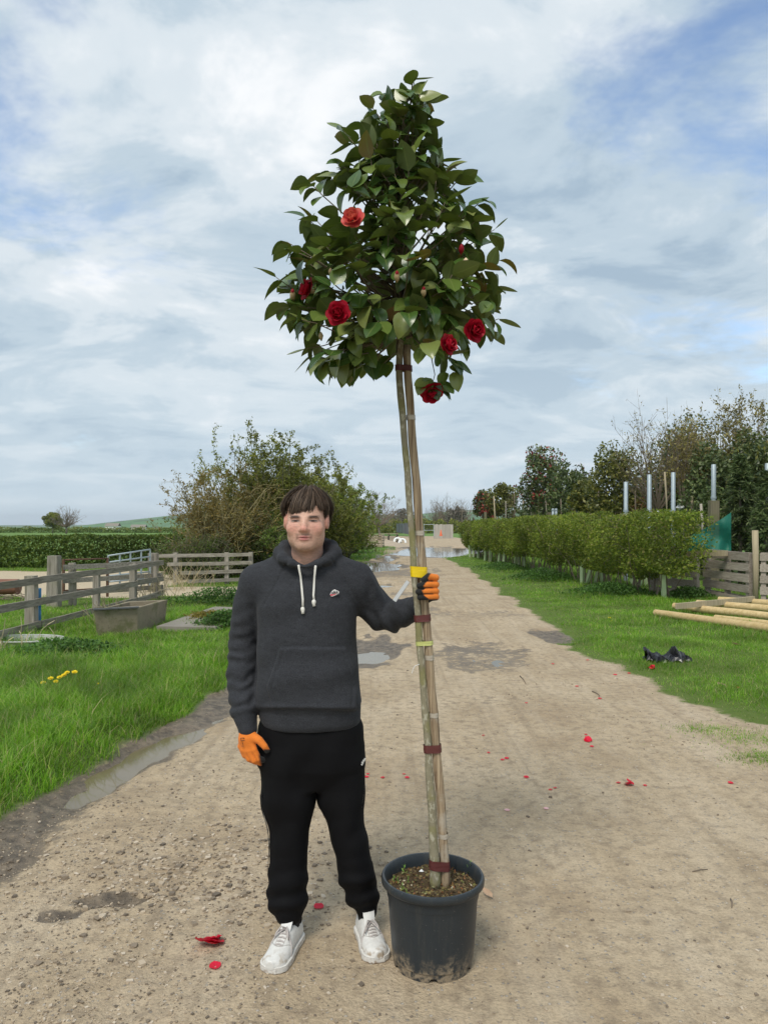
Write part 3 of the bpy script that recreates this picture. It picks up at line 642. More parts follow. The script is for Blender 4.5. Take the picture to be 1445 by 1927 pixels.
# hedgerows out in the fields
def strip_hedge(name, label, pts, wd, hgt, n, ls, mat, cat='hedge', kind=None, bottom=0.0, top_var=0.12, stems=None, shell=0.78, group=None):
    """a hedge along a line: leaves on an uneven shell and inside it"""
    pts = np.asarray(pts, float); seg = np.linalg.norm(np.diff(pts[:, :2], axis=0), axis=1); cum = np.concatenate(([0], np.cumsum(seg)))
    z0 = pts[0, 2]; root = thing(name, (pts[0, 0], pts[0, 1], z0), label, cat, group)
    s = RNG.random(n) * cum[-1]; x = np.interp(s, cum, pts[:, 0]); y = np.interp(s, cum, pts[:, 1]); zb = np.interp(s, cum, pts[:, 2])
    hh = np.interp(s, cum, np.broadcast_to(hgt, len(pts)))
    i = np.clip(np.searchsorted(cum, s) - 1, 0, len(seg) - 1); dx = np.diff(pts[:, 0])[i] / seg[i]; dy = np.diff(pts[:, 1])[i] / seg[i]
    a = RNG.uniform(0, 2 * np.pi, n); rr = np.where(RNG.random(n) < shell, RNG.uniform(0.82, 1.02, n), np.sqrt(RNG.random(n)) * 0.85)
    cu, cv = np.cos(a), np.sin(a); q = (np.abs(cu) ** 5 + np.abs(cv) ** 5) ** (-1 / 5.0)    # rounded box section
    u, v = cu * q * rr, cv * q * rr
    wob = 1 + 0.50 * vnoise(s * 0.9, v * 1.5, u * 1.5, seed=90) + 0.14 * vnoise(s * 3.1, v * 3, u * 3, seed=91)
    u = u * wob; hv = hh * (1 + top_var * vnoise(s * 0.7, s * 0, seed=92) + 0.5 * top_var * vnoise(s * 2.6, s * 0, seed=93))
    bt = bottom * (1 + 0.8 * vnoise(s * 1.2, s * 0, seed=94)); z = zb + bt + (hv - bt) * (0.5 + 0.5 * v * wob ** 0.35)
    P = np.stack([x - dy * u * wd / 2, y + dx * u * wd / 2, np.maximum(z, zb + 0.02)], 1)
    if stems:
        c3 = vnoise(P[:, 0] * 2.6, P[:, 1] * 1.6, P[:, 2] * 2.8, seed=96) + 0.5 * vnoise(P[:, 0] * 7, P[:, 1] * 5, P[:, 2] * 7, seed=97); P = P[(c3 > -0.13) | (RNG.random(len(P)) < 0.25)]
    leaves_obj('foliage', P, ls, ls * 0.55, mat, root, up=0.8)
    if stems:
        ns, rs = stems; ss = RNG.random(ns) * cum[-1]; sx = np.interp(ss, cum, pts[:, 0]); sy = np.interp(ss, cum, pts[:, 1]); sz = np.interp(ss, cum, pts[:, 2])
        st = np.stack([sx + RNG.normal(0, wd * 0.12, ns), sy + RNG.normal(0, wd * 0.12, ns), sz - 0.02], 1); hs = np.interp(ss, cum, np.broadcast_to(hgt, len(pts)))
        s1, t1, _, _ = grow(st, np.array((0, 0, 1.0)) + RNG.normal(0, 0.18, (ns, 3)), hs * RNG.uniform(0.8, 1.08, ns), 5, 0.14)
        k = RNG.integers(0, len(s1), ns * 7); k = k[t1[k] > 0.3]
        s2, _, _, _ = grow(s1[k, 1], RNG.normal(0, 1, (len(k), 3)), RNG.uniform(0.2, 0.6, len(k)), 3, 0.35, 0.06)
        V1, Q1 = twigs_mesh(s1, rs * (1 - t1 * 0.7), rs * (0.86 - t1 * 0.7)); V2, Q2 = twigs_mesh(s2, rs * 0.25, rs * 0.15)
        link('branch', mesh_np('branch', np.concatenate([V1, V2]) - np.array(root.location), np.concatenate([Q1, Q2 + len(V1)])), TWIG, root, 'stuff')
    return root
strip_hedge('field_hedge', 'long clipped field hedge behind the paddock fence and yard', [(-24, 30.0, 0), (-15, 29.6, 0), (-9.5, 29.4, 0), (-6.2, 29.0, 0)], 1.5, [1.16, 1.12, 1.2, 1.35], 34000, 0.066, DEEP, shell=0.85)
for lab, Y, a, b, h, wd, n, ls, mt in (('low dark hedgerow at the edge of the far left field', 190, -260, 345, 1.1, 4, 9000, 0.22, DEEP), ('grey-green hedgerow crossing the field behind the board fence', 170, 700, 930, 2.6, 4, 6000, 0.28, OLIVE),
                                   ('distant belt of grey wood under the hill', 330, -200, 360, 1.5, 8, 6000, 0.4, OLIVE), ('distant belt of grey wood beyond the leafless trees', 300, 660, 1000, 4.6, 8, 6000, 0.5, GREYB)):
    strip_hedge('far_hedgerow', lab, [((a - CX) / F * Y, Y, fz(Y) - .3), (((a + b) / 2 - CX) / F * Y, Y + 6, fz(Y) - .3), ((b - CX) / F * Y, Y, fz(Y) - .3)], wd, h, n, ls, mt, top_var=0.8)

# the young hedge on the nursery side, leggy at the foot
HEDGE = [(6.25, 16.0, 0.05), (6.0, 18.0, 0.05), (5.75, 21.0, 0.05), (5.3, 26.0, 0.05), (4.95, 32.0, 0.05), (4.55, 40.0, 0.03)]
strip_hedge('nursery_hedge', 'leggy young hedge running along the nursery, bright spring green', HEDGE, 1.35, [1.92, 1.88, 1.78, 1.72, 1.7, 1.66], 150000, 0.036, MIDG, bottom=0.55, stems=(150, 0.018), top_var=0.20, shell=0.58)
GUARD = simple('pale_green_plastic', (0.52, 0.63, 0.36), 0.45, 0.15, 3, 0.0, 0, 0.5)
def tree_guard(px, base_py, hh, lean=0.0, lean_y=0.0, label='pale green tree guard half hidden under the far end of the hedge', group='tree guards under the hedge'):
    x, y = gnd(px, base_py); z = hz(x, y); r = 0.045
    root = thing('tree_guard', (x, y, z), label, 'tree guard', group)
    m = MB(); p = []
    a0 = random.uniform(0, 1.5)
    for (t, k) in ((-0.05, 1.0), (0.5, 1.08), (1.0, 1.12)):
        for j in range(4):
            a = a0 + j * math.pi / 2; p.append((x + lean * t + r * k * 1.3 * math.cos(a), y + lean_y * t + r * k * 1.3 * math.sin(a), z + hh * t))
    for (t, k) in ((1.0, 1.0), (0.7, 0.98)):
        for j in range(4):
            a = a0 + j * math.pi / 2; p.append((x + lean * t + r * k * 1.3 * math.cos(a), y + lean_y * t + r * k * 1.3 * math.sin(a), z + hh * t))
    m.add(p, [[i*4+j, i*4+(j+1) % 4, (i+1)*4+(j+1) % 4, (i+1)*4+j] for i in range(4) for j in range(4)])
    m.build('sleeve', GUARD, root)
    MB().bar((x + r * 1.75, y, z - 0.1), (x + r * 1.75 + lean * 1.1, y + lean_y * 1.1, z + hh * 1.1), 0.022, 0.022, up=(0, 1, 0)).build('stake', TWIG, root)
tree_guard(1095, 1101, 0.62, 0.0, label='upright tree guard left of the leaning pair under the hedge')
tree_guard(1103, 1101, 0.62, 0.20, label='tree guard leaning to the right under the hedge')
tree_guard(1119, 1100, 0.62, 0.14, label='wide leaning tree guard touching the tallest upright one')
tree_guard(1131, 1100, 0.66, -0.02, label='tallest bright upright tree guard in the middle of the hedge')
tree_guard(1188, 1101, 0.42, 0.0, label='short tree guard standing alone in the nettles')
tree_guard(1203, 1106, 0.38, 0.03, label='first of two small tree guards near the end of the hedge')
tree_guard(1216, 1105, 0.36, -0.02, label='second of two small tree guards near the end of the hedge')
tree_guard(1249, 1131, 0.52, -0.03, label='pale tree guard under the last bush of the hedge')
for px, py in ((884, 1050), (890, 1051), (899, 1053), (912, 1056), (921, 1058), (938, 1063), (947, 1066), (969, 1066), (975, 1066), (985, 1067)):
    GK = GK + 1 if 'GK' in globals() else 0; tree_guard(px, py, random.uniform(0.55, 0.72), random.uniform(-0.05, 0.07), label='pale green tree guard under the hedge, ' + 'first second third fourth fifth sixth seventh eighth ninth tenth'.split()[GK] + ' from its far end')
# ================================================================ nursery stock behind the hedge
def npos(px, Y): return ((px - CX) / F * Y, Y)
def nh(py, Y): return CH + (HY - py) / F * Y - 0.05
def nursery(kind, px, top, Y, wpx, label, mat=None, n=3200, **k):
    x, y = npos(px, Y); h = nh(top, Y) * (1 if kind == 'leafy' else 0.86); rx = wpx / 2 / F * Y * (1.25 if kind == 'leafy' else 1)
    if kind == 'leafy':
        return clump_tree('nursery_tree', label, x, y, 0.05, h, rx, rx * 0.9, int(n * 1.05), 1.2 * k.pop('ls', 0.055), mat, trunk_r=k.pop('tr', 0.045), trunk_h=k.pop('th', 0.35), group='potted trees in the nursery row', **k)
    return bare_tree(label, x, y, h, rx, k.pop('n1', 22), leaf=mat, n_leaf=n if mat else 0, trunk=k.pop('th', 0.4), r=k.pop('tr', 0.05), group='potted trees in the nursery row', z0=0.05, **k)
nursery('leafy', 909, 922, 52, 34, 'smallest round-headed tree with reddish leaves at the far end of nursery', EVER, 2200, th=0.5, ls=0.08, extra=(REDL, 0.25, 0.1))
nursery('leafy', 946, 910, 48, 52, 'round dark tree with pale new leaves, second from nursery end', YELG, 3600, th=0.45, ls=0.08)
nursery('bare', 985, 893, 45, 70, 'flat leafless tree trained on a bamboo frame in the nursery', None, 0, th=0.35, tr=0.05, n1=18)
nursery('leafy', 1022, 838, 40, 82, 'tall dark evergreen with red young shoots in the nursery row', EVER, 5200, th=0.30, ls=0.075, extra=(REDL, 0.16, 0.2), lobes=10)
nursery('leafy', 1066, 872, 38, 62, 'plain dark evergreen right of the red-shooted tall tree', EVER, 4200, th=0.25, ls=0.07)
nursery('leafy', 1104, 905, 33, 62, 'low yellow-green magnolia-like tree with a pale slanting stem', YELG, 3600, th=0.35, ls=0.08)
nursery('leafy', 1092, 876, 40, 46, 'thin dark tree with one red-tipped leader sticking up', EVER, 2200, th=0.3, ls=0.07, extra=(REDL, 0.2, 0.5))
nursery('leafy', 1160, 838, 30, 98, 'big yellow-green camellia with pale leaves before the first steel post', YELG, 7200, th=0.26, ls=0.062, lobes=10)
nursery('leafy', 1205, 895, 31, 74, 'dark glossy shrub between the two leftmost tall steel posts', EVER, 4200, th=0.15, ls=0.06)
nursery('bare', 1237, 742, 26, 112, 'vase-shaped tree of long bare shoots with a few brown leaves', BRNZ, 1100, th=0.42, tr=0.075, n1=26, wob=0.07, ls=0.045)
nursery('leafy', 1283, 800, 28, 110, 'dark evergreen standing behind the bare lollipop tree', EVER, 6000, th=0.25, ls=0.06, lobes=9)
nursery('bare', 1285, 752, 25, 84, 'lollipop tree with bowl of bare branches and bronze upper leaves', BRNZ, 2000, th=0.46, tr=0.05, n1=22, wob=0.07, ls=0.05)
nursery('bare', 1352, 726, 27, 92, 'bronze-leaved tree with upright whips, tallest beside the lollipop tree', BRNZ, 4800, th=0.35, tr=0.06, n1=30, wob=0.06, ls=0.06)
nursery('bare', 1412, 722, 26, 90, 'whippy bronze tree above the tall conifer', BRNZ, 4200, th=0.35, tr=0.06, n1=30, wob=0.06, ls=0.055)
nursery('leafy', 1345, 838, 24, 106, 'broad dark camellia behind the mossy wooden post', EVER, 7600, th=0.18, ls=0.055, lobes=10)
nursery('leafy', 1420, 812, 24, 96, 'dark camellia filling the row beside the edge of the picture', EVER, 7000, th=0.18, ls=0.055, lobes=10, extra=(YELG, 0.2, 0.3))
nursery('leafy', 1318, 905, 25, 70, 'shaded dark shrub low down behind the green netting', EVER, 4200, th=0.08, ls=0.05)
nursery('leafy', 1222, 925, 29, 60, 'red-brown leafy shrub low behind the hedge top', BRNZ, 2600, th=0.1, ls=0.05, extra=(REDL, 0.4, 0.0))
nursery('leafy', 1478, 770, 25, 90, 'tall evergreen cut off by the edge of the picture', EVER, 4500, th=0.2, ls=0.06)
for px, top, Y, w_, mt, lab in ((1010, 925, 43, 60, EVER, 'low dark thicket under the bamboo frame tree'), (1045, 915, 41, 70, BRNZ, 'brownish low shrub under the red-shooted tall tree'), (1085, 930, 37, 60, EVER, 'low evergreen behind the two short steel posts'), (1130, 920, 34, 70, EVER, 'low dark evergreen left of the shortest tall post'), (1180, 930, 31, 60, YELG, 'low yellow-green shrub behind the shortest tall post'), (1255, 880, 30, 80, EVER, 'mid-height dark shrub behind second and third posts'), (1300, 870, 30, 80, EVER, 'mid-height dark shrub behind the bowl-headed tree trunk'), (1380, 800, 30, 90, YELG, 'pale evergreen deep behind the tall conifer')):
    nursery('leafy', px, top, Y, w_, lab, mt, 3400, th=0.1, ls=0.06)
def conifer(px, top, Y, wpx, label, n):
    x, y = npos(px, Y); h = nh(top, Y); rx = wpx / 2 / F * Y
    root = thing('conifer', (x, y, 0.05), label, 'conifer', 'conifers in the nursery row')
    MB().tube([(x, y, 0), (x, y, h * 0.5), (x, y, h * 0.98)], [0.06, 0.04, 0.008], 6).build('trunk', BARK, root, True)
    nb = 190; t = RNG.random(nb) ** 0.8; th = RNG.uniform(0, 6.283, nb); L = rx * (1 - t ** 1.6 * 0.92) * RNG.uniform(0.75, 1.12, nb)
    st = np.stack([np.full(nb, x), np.full(nb, y), 0.12 + h * 0.92 * t], 1); d = np.stack([np.cos(th), np.sin(th), np.full(nb, 0.35)], 1)
    s, tt, tip, td = grow(st, d, L, 5, 0.10, 0.0, 0.07)
    V, Q = twigs_mesh(s, 0.010, 0.006); link('branch', mesh_np('branch', V - np.array(root.location), Q), TWIG, root, 'stuff')
    i = RNG.integers(0, len(s), n); f = RNG.random((n, 1)); keep = tt[i] > 0.15
    P = (s[i, 0] * (1 - f) + s[i, 1] * f + RNG.normal(0, 0.045, (n, 3)))[keep]; dr = (unit(s[i, 1] - s[i, 0]) + RNG.normal(0, 0.45, (n, 3)) + np.array((0, 0, -0.1)))[keep]
    leaves_obj('crown', P, 0.075, 0.016, CONI, root, dirs=dr)
conifer(1392, 845, 20.5, 118, 'tall feathery conifer rising behind the pallet fence', 15000)
conifer(1440, 880, 19.0, 80, 'feathery conifer cut by the edge of the picture', 8000)
conifer(1330, 925, 22.5, 62, 'short dark conifer between the mossy post and netting', 6000)

STEEL = simple('galvanised_steel', (0.36, 0.42, 0.45), 0.5, 0.15, 9, 0.0, 0.4, 0.5)
CANE = wood_mat('cane_stick', (0.36, 0.30, 0.20), (0.50, 0.42, 0.28))
POSTW = wood_mat('mossy_post', (0.17, 0.15, 0.10), (0.28, 0.25, 0.16), green=0.8)
PALE = wood_mat('pale_stake', (0.32, 0.29, 0.24), (0.46, 0.42, 0.35))
def steel_post(px, top, bot, Y, label, wood=None):
    x, y = npos(px, Y); zt = nh(top, Y) + .05; zb = nh(bot, Y) + .05 if wood else 0.0
    root = thing('steel_post', (x, y, 0.0), label, 'post', 'galvanised posts in the nursery')
    r = 0.060
    m = MB(); m.lathe([(r, zb), (r, zt - 0.01), (r * 0.85, zt), (0.0, zt)], (x, y, 0), 14); m.build('tube', STEEL, root, True, angle=0.8)
    zc = zb + 0.08 if wood else nh(958, Y); m = MB(); m.lathe([(r * 1.02, zc - 0.03), (r * 1.25, zc - 0.03), (r * 1.25, zc + 0.03), (r * 1.02, zc + 0.03)], (x, y, 0), 14); m.build('collar', STEEL, root)
    if wood: m = MB(); m.bar((x, y, -0.1), (x, y, zb), 0.24, 0.22, up=(0, 1, 0), ch=0.02, seg=4, jit=0.006); m.build('wooden_foot', POSTW, root)
ORD = 'first second third fourth fifth sixth seventh eighth ninth tenth eleventh twelfth thirteenth fourteenth fifteenth sixteenth'.split()
steel_post(1177, 907, 975, 22, 'shortest galvanised post over the hedge, first of the tall row')
steel_post(1221, 893, 985, 22, 'second galvanised post along the row, with a dark strap')
steel_post(1266, 889, 985, 22, 'third galvanised post, left of the bowl-headed tree trunk')
steel_post(1342, 874, 942, 20.5, 'galvanised post standing on a mossy timber foot', True)
steel_post(1443, 872, 985, 20, 'galvanised post at the very edge of the picture')
steel_post(1040, 957, 980, 36, 'first of two short steel posts far down the hedge')
steel_post(1046, 957, 980, 36.2, 'second of two short steel posts far down the hedge')
def stick(px0, py0, px1, py1, Y, r, label, mat, name='wooden_stake', group=None):
    a = at(px0, py0, Y); b = at(px1, py1, Y); root = MB(); root.tube([a, (a + b) / 2 + np.array((0.01, 0, 0)), b], [r, r * 0.95, r * 0.85], 7, jit=0.06)
    o = root.build(name, mat, None, True, off=tuple(a)); tag(o, label, 'stake', group); return o
stick(1318, 948, 1323, 1035, 19.2, 0.032, 'grey round stake leaning before the green netting', PALE)
stick(1250, 888, 1255, 985, 24, 0.028, 'pale yellow stake beside the thick grey tree stem', CANE)
stick(1420, 998, 1421, 1142, 15.35, 0.06, 'orange-brown stake standing up between two pallets', CANE)
for k, (px, Y) in enumerate(((932, 47), (951, 46), (968, 45), (982, 44), (997, 42), (1006, 41), (1013, 40), (1030, 39), (1056, 37), (1078, 36), (1087, 35), (1122, 32), (1143, 31), (1151, 30), (1195, 28), (1300, 24))):
    top = random.uniform(915, 945); stick(px, 1000, px + random.uniform(-4, 4), top, Y, 0.03 if k % 3 else 0.045, f'upright nursery cane above the hedge, {ORD[k]} from the far end', (CANE, PALE, TWIG)[k % 3], 'nursery_cane', 'canes standing in the nursery')
for k, (px, Y, lab) in enumerate(((913, 50, 'far short mossy stump post by the round-headed trees'), (1006, 40, 'short square post below the bamboo frame tree'), (1034, 38, 'short square post left of the two steel posts'), (1104, 33, 'short square post below the slanting pale stem'), (1173, 23, 'square timber carrying the shortest galvanised post'))):
    x, y = npos(px, Y); m = MB(); m.bar((x, y, 0), (x, y, nh(962, Y)), 0.16, 0.16, up=(0, 1, 0), ch=0.01, seg=3, jit=0.004); o = m.build('timber_post', POSTW, None, off=(x, y, 0)); tag(o, lab, 'post', 'short timber posts in the nursery')
# netting: a woven green windbreak slung from a post to the pallet fence
def netting():
    t = NT('green_netting'); p = t.pos()
    c = t.mix(t.noise(p, 3, 4), (0.008, 0.16, 0.12), (0.02, 0.28, 0.20)); t.set(col=c, rough=0.55)
    tr = t.n('ShaderNodeBsdfTransparent'); tl = t.n('ShaderNodeBsdfTranslucent'); tl.inputs[0].default_value = (0.02, 0.26, 0.19, 1)
    m1 = t.n('ShaderNodeMixShader'); m1.inputs[0].default_value = 0.35; t.L.new(t.b.outputs[0], m1.inputs[1]); t.L.new(tl.outputs[0], m1.inputs[2])
    m2 = t.n('ShaderNodeMixShader'); m2.inputs[0].default_value = 0.22; t.L.new(m1.outputs[0], m2.inputs[1]); t.L.new(tr.outputs[0], m2.inputs[2]); t.L.new(m2.outputs[0], t.N['Material Output'].inputs[0])
    Y = 18.6; n, m = 26, 16; V = []
    for i in range(n):
        u = i / (n - 1); px = 1293 + u * 82
        top = np.interp(u, [0, 0.25, 0.5, 0.75, 1], [1012, 1000, 990, 978, 964]); bot = np.interp(u, [0, 0.5, 1], [1042, 1040, 1036])
        for j in range(m):
            v = j / (m - 1); py = top + (bot - top) * v; q = at(px, py, Y + 0.05 * math.sin(u * 19 + v * 4) * (0.3 + v) + 0.09 * math.sin(u * 7 - 6 * v)); V.append(q)
    V = np.array(V); o = V[0].copy(); i, j = np.meshgrid(np.arange(n - 1), np.arange(m - 1), indexing='ij'); a = (i * m + j).ravel()
    b = link('windbreak_net', mesh_np('windbreak_net', V - o, np.stack([a, a + 1, a + m + 1, a + m], 1), True), t.m); b.location = Vector(o); tag(b, 'green windbreak netting slung behind the pallet fence', 'netting')
netting()
def plastic_bag(px, py, Y, s, mat, label):
    c = at(px, py, Y); q = rand_unit(60); q = q * (1 + RNG.uniform(-0.35, 0.35, (60, 1))) * np.array((1.3, 0.8, 0.8)) * s
    bm = bmesh.new(); [bm.verts.new(v) for v in q]; bmesh.ops.convex_hull(bm, input=bm.verts); me = bpy.data.meshes.new('plastic_bag'); bm.to_mesh(me); bm.free()
    o = link('plastic_bag', me, mat); o.location = Vector(c); tag(o, label, 'plastic bag')
WPL = simple('white_plastic', (0.75, 0.76, 0.75), 0.4, 0.08, 4); GPL = simple('green_plastic', (0.05, 0.30, 0.22), 0.4, 0.2, 6)
plastic_bag(1072, 975, 34, 0.22, GPL, 'green plastic bag on the hedge top in mid nursery'); plastic_bag(1106, 962, 33, 0.18, WPL, 'white plastic scrap hanging among nursery stems'); plastic_bag(1240, 964, 22, 0.07, WPL, 'small white plastic tag behind the near hedge'); plastic_bag(1280, 955, 24, 0.09, WPL, 'white plastic wrap on a stem beside third post')

# ================================================================ pallets, poles and plank on the nursery verge
PALW = wood_mat('weathered_pallet', (0.29, 0.245, 0.20), (0.50, 0.44, 0.37), axis=1, scale=18)
NEWW = wood_mat('new_round_pole', (0.50, 0.36, 0.16), (0.68, 0.52, 0.28), axis=0, scale=10, rough=0.7, bump=0.15)
def pallet(name, label, a, b, z0, h, nslat, group=None, gap=0.45, nb=3, lean=0.0, mat=None):
    """a pallet on edge from a to b (ground points): long slats on blocks and bearers"""
    mat = mat or PALW
    a = np.array((*a, z0)); b = np.array((*b, z0)); d = (b - a) / np.linalg.norm(b - a); nrm = np.array((d[1], -d[0], 0)); nrm = nrm if nrm[1] < 0 else -nrm
    root = thing(name, a, label, 'pallet', group); ht = h / (nslat + (nslat - 1) * gap)
    for side in (0, 1):
        for k in range(nslat):
            z = ht / 2 + k * ht * (1 + gap); o = nrm * (0.055 if side == 0 else -0.075)
            j = random.uniform(-0.012, 0.012)
            m = MB(); m.bar(a + o + (0, 0, z + j), b + o + (0, 0, z + random.uniform(-0.012, 0.012)), 0.02, ht * random.uniform(0.93, 1.05), seg=3, jit=0.003); m.build('slat', mat, root)
    for k in range(nb):
        c = a + (b - a) * (0.05 + 0.9 * k / (nb - 1)); m = MB(); m.bar(c - nrm * 0.01 + (0, 0, 0.0), c - nrm * 0.01 + (0, 0, h * 0.995), 0.09, 0.10, up=nrm); m.build('bearer', mat, root)
    return root
pallet('pallet', 'weathered pallet standing on edge left of the orange-brown stake', (7.22, 17.3), (7.42, 15.55), 0.03, 1.06, 5, 'pallets stood up as a fence')
pallet('pallet', 'greyer pallet stood on edge and cut by the edge of picture', (7.50, 15.35), (8.55, 14.7), 0.03, 1.06, 5, 'pallets stood up as a fence')
pallet('pallet', 'shaded mossy pallet beside the last bush of the hedge', (6.35, 18.3), (7.12, 17.45), 0.02, 1.02, 5, 'pallets stood up as a fence')
m = MB(); m.bar(at(1290, 1042, 17.1), at(1366, 1041, 16.2), 0.10, 0.12, seg=2); o = m.build('short_beam', CANE, None, off=tuple(at(1290, 1042, 17.1))); tag(o, 'short yellowish timber lying along the top of the pallet', 'timber')
def pole(p0, p1, r, label):
    p0 = np.array(p0); p1 = np.array(p1); n = 7; pts = [p0 + (p1 - p0) * t + np.array((0, random.uniform(-.006, .006), random.uniform(-.005, .005))) for t in np.linspace(0, 1, n)]
    m = MB(); m.tube(pts, [r * 0.90] + [r] * (n - 1), 16); o = m.build('round_pole', NEWW, None, True, off=tuple(p0), angle=0.9); tag(o, label, 'pole', 'new timber poles in the grass')
def gpos(px, py, r): x, y = gnd(px, py); return (x, y, hz(x, y) + r)
pole(gpos(1233, 1163, 0.062), (6.55, 9.4, 0.14), 0.068, 'frontmost new round pole lying in the grass')
pole(gpos(1268, 1153, 0.10), (7.4, 10.8, 0.16), 0.068, 'second new round pole, just behind the frontmost one')
pole(gpos(1311, 1151, 0.13), (8.1, 12.0, 0.18), 0.068, 'third new round pole, paler, under the plank')
pole(gpos(1352, 1146, 0.16), (8.6, 12.6, 0.20), 0.065, 'rearmost new round pole against the pallets')
pole((5.55, 12.9, 0.10), (7.0, 9.9, 0.15), 0.055, 'thin new pole wedged between first and second poles')
m = MB(); m.bar(at(1272, 1141, 13.6), at(1418, 1127, 14.6), 0.05, 0.10, seg=3, jit=0.004); o = m.build('plank', CANE, None, off=tuple(at(1272, 1141, 13.6))); tag(o, 'sawn plank resting across the ends of the round poles', 'plank')

# ================================================================ paddock side: fences, gate, trough
GREYW = wood_mat('grey_fence_wood', (0.19, 0.165, 0.13), (0.42, 0.375, 0.31), axis=1, scale=16, green=0.25)
GREYX = wood_mat('grey_rail_wood', (0.20, 0.18, 0.15), (0.42, 0.385, 0.33), axis=0, scale=16, green=0.25)
GREYP = wood_mat('grey_post_wood', (0.21, 0.185, 0.15), (0.44, 0.40, 0.34), axis=2, scale=16, green=0.3)
RUST = simple('rusty_steel', (0.12, 0.065, 0.04), 0.85, 0.4, 12, 0.3)
def post(root, x, y, h, wd, wy=None, z0=None, taper=0.96):
    z0 = hz(x, y) if z0 is None else z0
    m = MB(); m.bar((x, y, z0 - 0.15), (x + random.uniform(-.01, .01), y, z0 + h), wd, wy or wd, up=(0, 1, 0), seg=4, jit=0.004, ch=wd * 0.08, taper=taper); return m.build('post', GREYP, root)
def rail(root, a, b, hgt, mat, th=0.035, seg=5, jit=0.006, name='rail'):
    m = MB(); m.bar(a, b, th, hgt, seg=seg, jit=jit); return m.build(name, mat, root)
fx = lambda y: -5.42 + 0.079 * (y - 10.8)
fr = thing('post_and_rail_fence', (fx(11.9), 11.9, hz(fx(11.9), 11.9)), 'three-rail weathered fence running away beside the trough', 'fence')
for (y, h, wd) in ((8.9, 0.84, 0.10), (11.9, 0.85, 0.16), (14.1, 0.80, 0.115), (15.75, 0.82, 0.12), (17.0, 0.74, 0.085)): post(fr, fx(y) - 0.11, y, h, wd, z0=0.02)
for (z0_, z1_, hg) in ((0.80, 0.80, 0.105), (0.47, 0.46, 0.11), (0.115, 0.13, 0.10)):
    ys = [8.6, 11.95, 15.7, 17.15]
    for a, b in zip(ys[:-1], ys[1:]):
        rail(fr, (fx(a), a + 0.004, z0_), (fx(b), b - 0.004, z1_ + random.uniform(-.012, .012)), hg, GREYW)
f2 = thing('cross_fence', (-6.6, 15.45, 0.0), 'short rail fence joining the thick strainer post to the metal gate', 'fence')
post(f2, -6.62, 15.45, 1.03, 0.24, taper=0.88, z0=0.0); post(f2, -6.45, 15.95, 0.86, 0.13, z0=0.0); post(f2, -5.35, 16.5, 0.83, 0.10, z0=0.0)
for z in (0.78, 0.50, 0.24): rail(f2, (-6.55, 15.72, z), (-4.95, 17.25, z + 0.02), 0.10, GREYX)
f3 = thing('back_rail_fence', (-6.2, 20.9, 0.0), 'four-rail fence under the yellow hawthorn bush', 'fence')
for px, Y in ((330, 21.0), (426, 21.2), (472, 21.4)): post(f3, (px - CX) / F * Y, Y + 0.09, 0.86, 0.12, z0=0.02)
for z, a, b in ((0.79, 288, 474), (0.56, 315, 474), (0.33, 340, 474), (0.10, 352, 474)):
    rail(f3, ((a - CX) / F * 20.95, 20.95, z), ((b - CX) / F * 21.35, 21.35, z + 0.03), 0.095, GREYX)
g = thing('field_gate', (-6.3, 17.9, 0), 'galvanised tubular field gate ajar behind the rail fence', 'gate')
ga, gb = np.array(((204 - CX) / F * 18.0, 18.0)), np.array(((283 - CX) / F * 18.9, 18.9)); zt0, zt1 = nh(1046, 18.0) + .05, nh(1034, 18.9) + .05
for k, t in enumerate((0.0, 0.2, 0.42, 0.62, 0.8)):
    MB().tube([(*ga, zt0 - (zt0 - 0.16) * t), (*gb, zt1 - (zt1 - 0.16) * t)], 0.020, 8).build('tube', STEEL, g, True)
for t in (0.0, 0.27, 0.52, 0.78, 1.0):
    c = ga + (gb - ga) * t; zt = zt0 + (zt1 - zt0) * t; MB().bar((*c, 0.12), (*c, zt), 0.035, 0.035, up=(0, 1, 0)).build('upright', STEEL, g)
m = MB(); m.bar((-5.72, 19.1, -0.1), (-5.72, 19.1, nh(1037, 19.1)), 0.22, 0.20, up=(0, 1, 0), seg=3, jit=0.004, ch=0.015); o = m.build('gate_post', GREYP, None, off=(-5.72, 19.1, 0)); tag(o, 'square grey gate post at the hanging end of field gate', 'post')
rg = thing('rusty_gate', (-7.0, 16.8, 0), 'rusty iron gate between the strainer post and galvanised gate', 'gate')
ra, rb = np.array((-6.95, 16.7)), np.array((-6.25, 17.4)); zt = nh(1048, 17.1)
for z in (zt, 0.40, 0.22): MB().tube([(*ra, z), (*rb, z)], 0.018, 7).build('bar', RUST, rg, True)
for c in (ra, rb): MB().bar((*c, 0.02), (*c, zt + 0.02), 0.05, 0.04, up=(0, 1, 0)).build('upright', RUST, rg)
MB().tube([(-6.45 + 0.13 * math.cos(t), 15.84, 0.74 - 0.09 - 0.13 * math.sin(t) * 0.7) for t in np.linspace(-0.5, 3.6, 12)], 0.008, 6).build('chain_loop', RUST, rg, True)
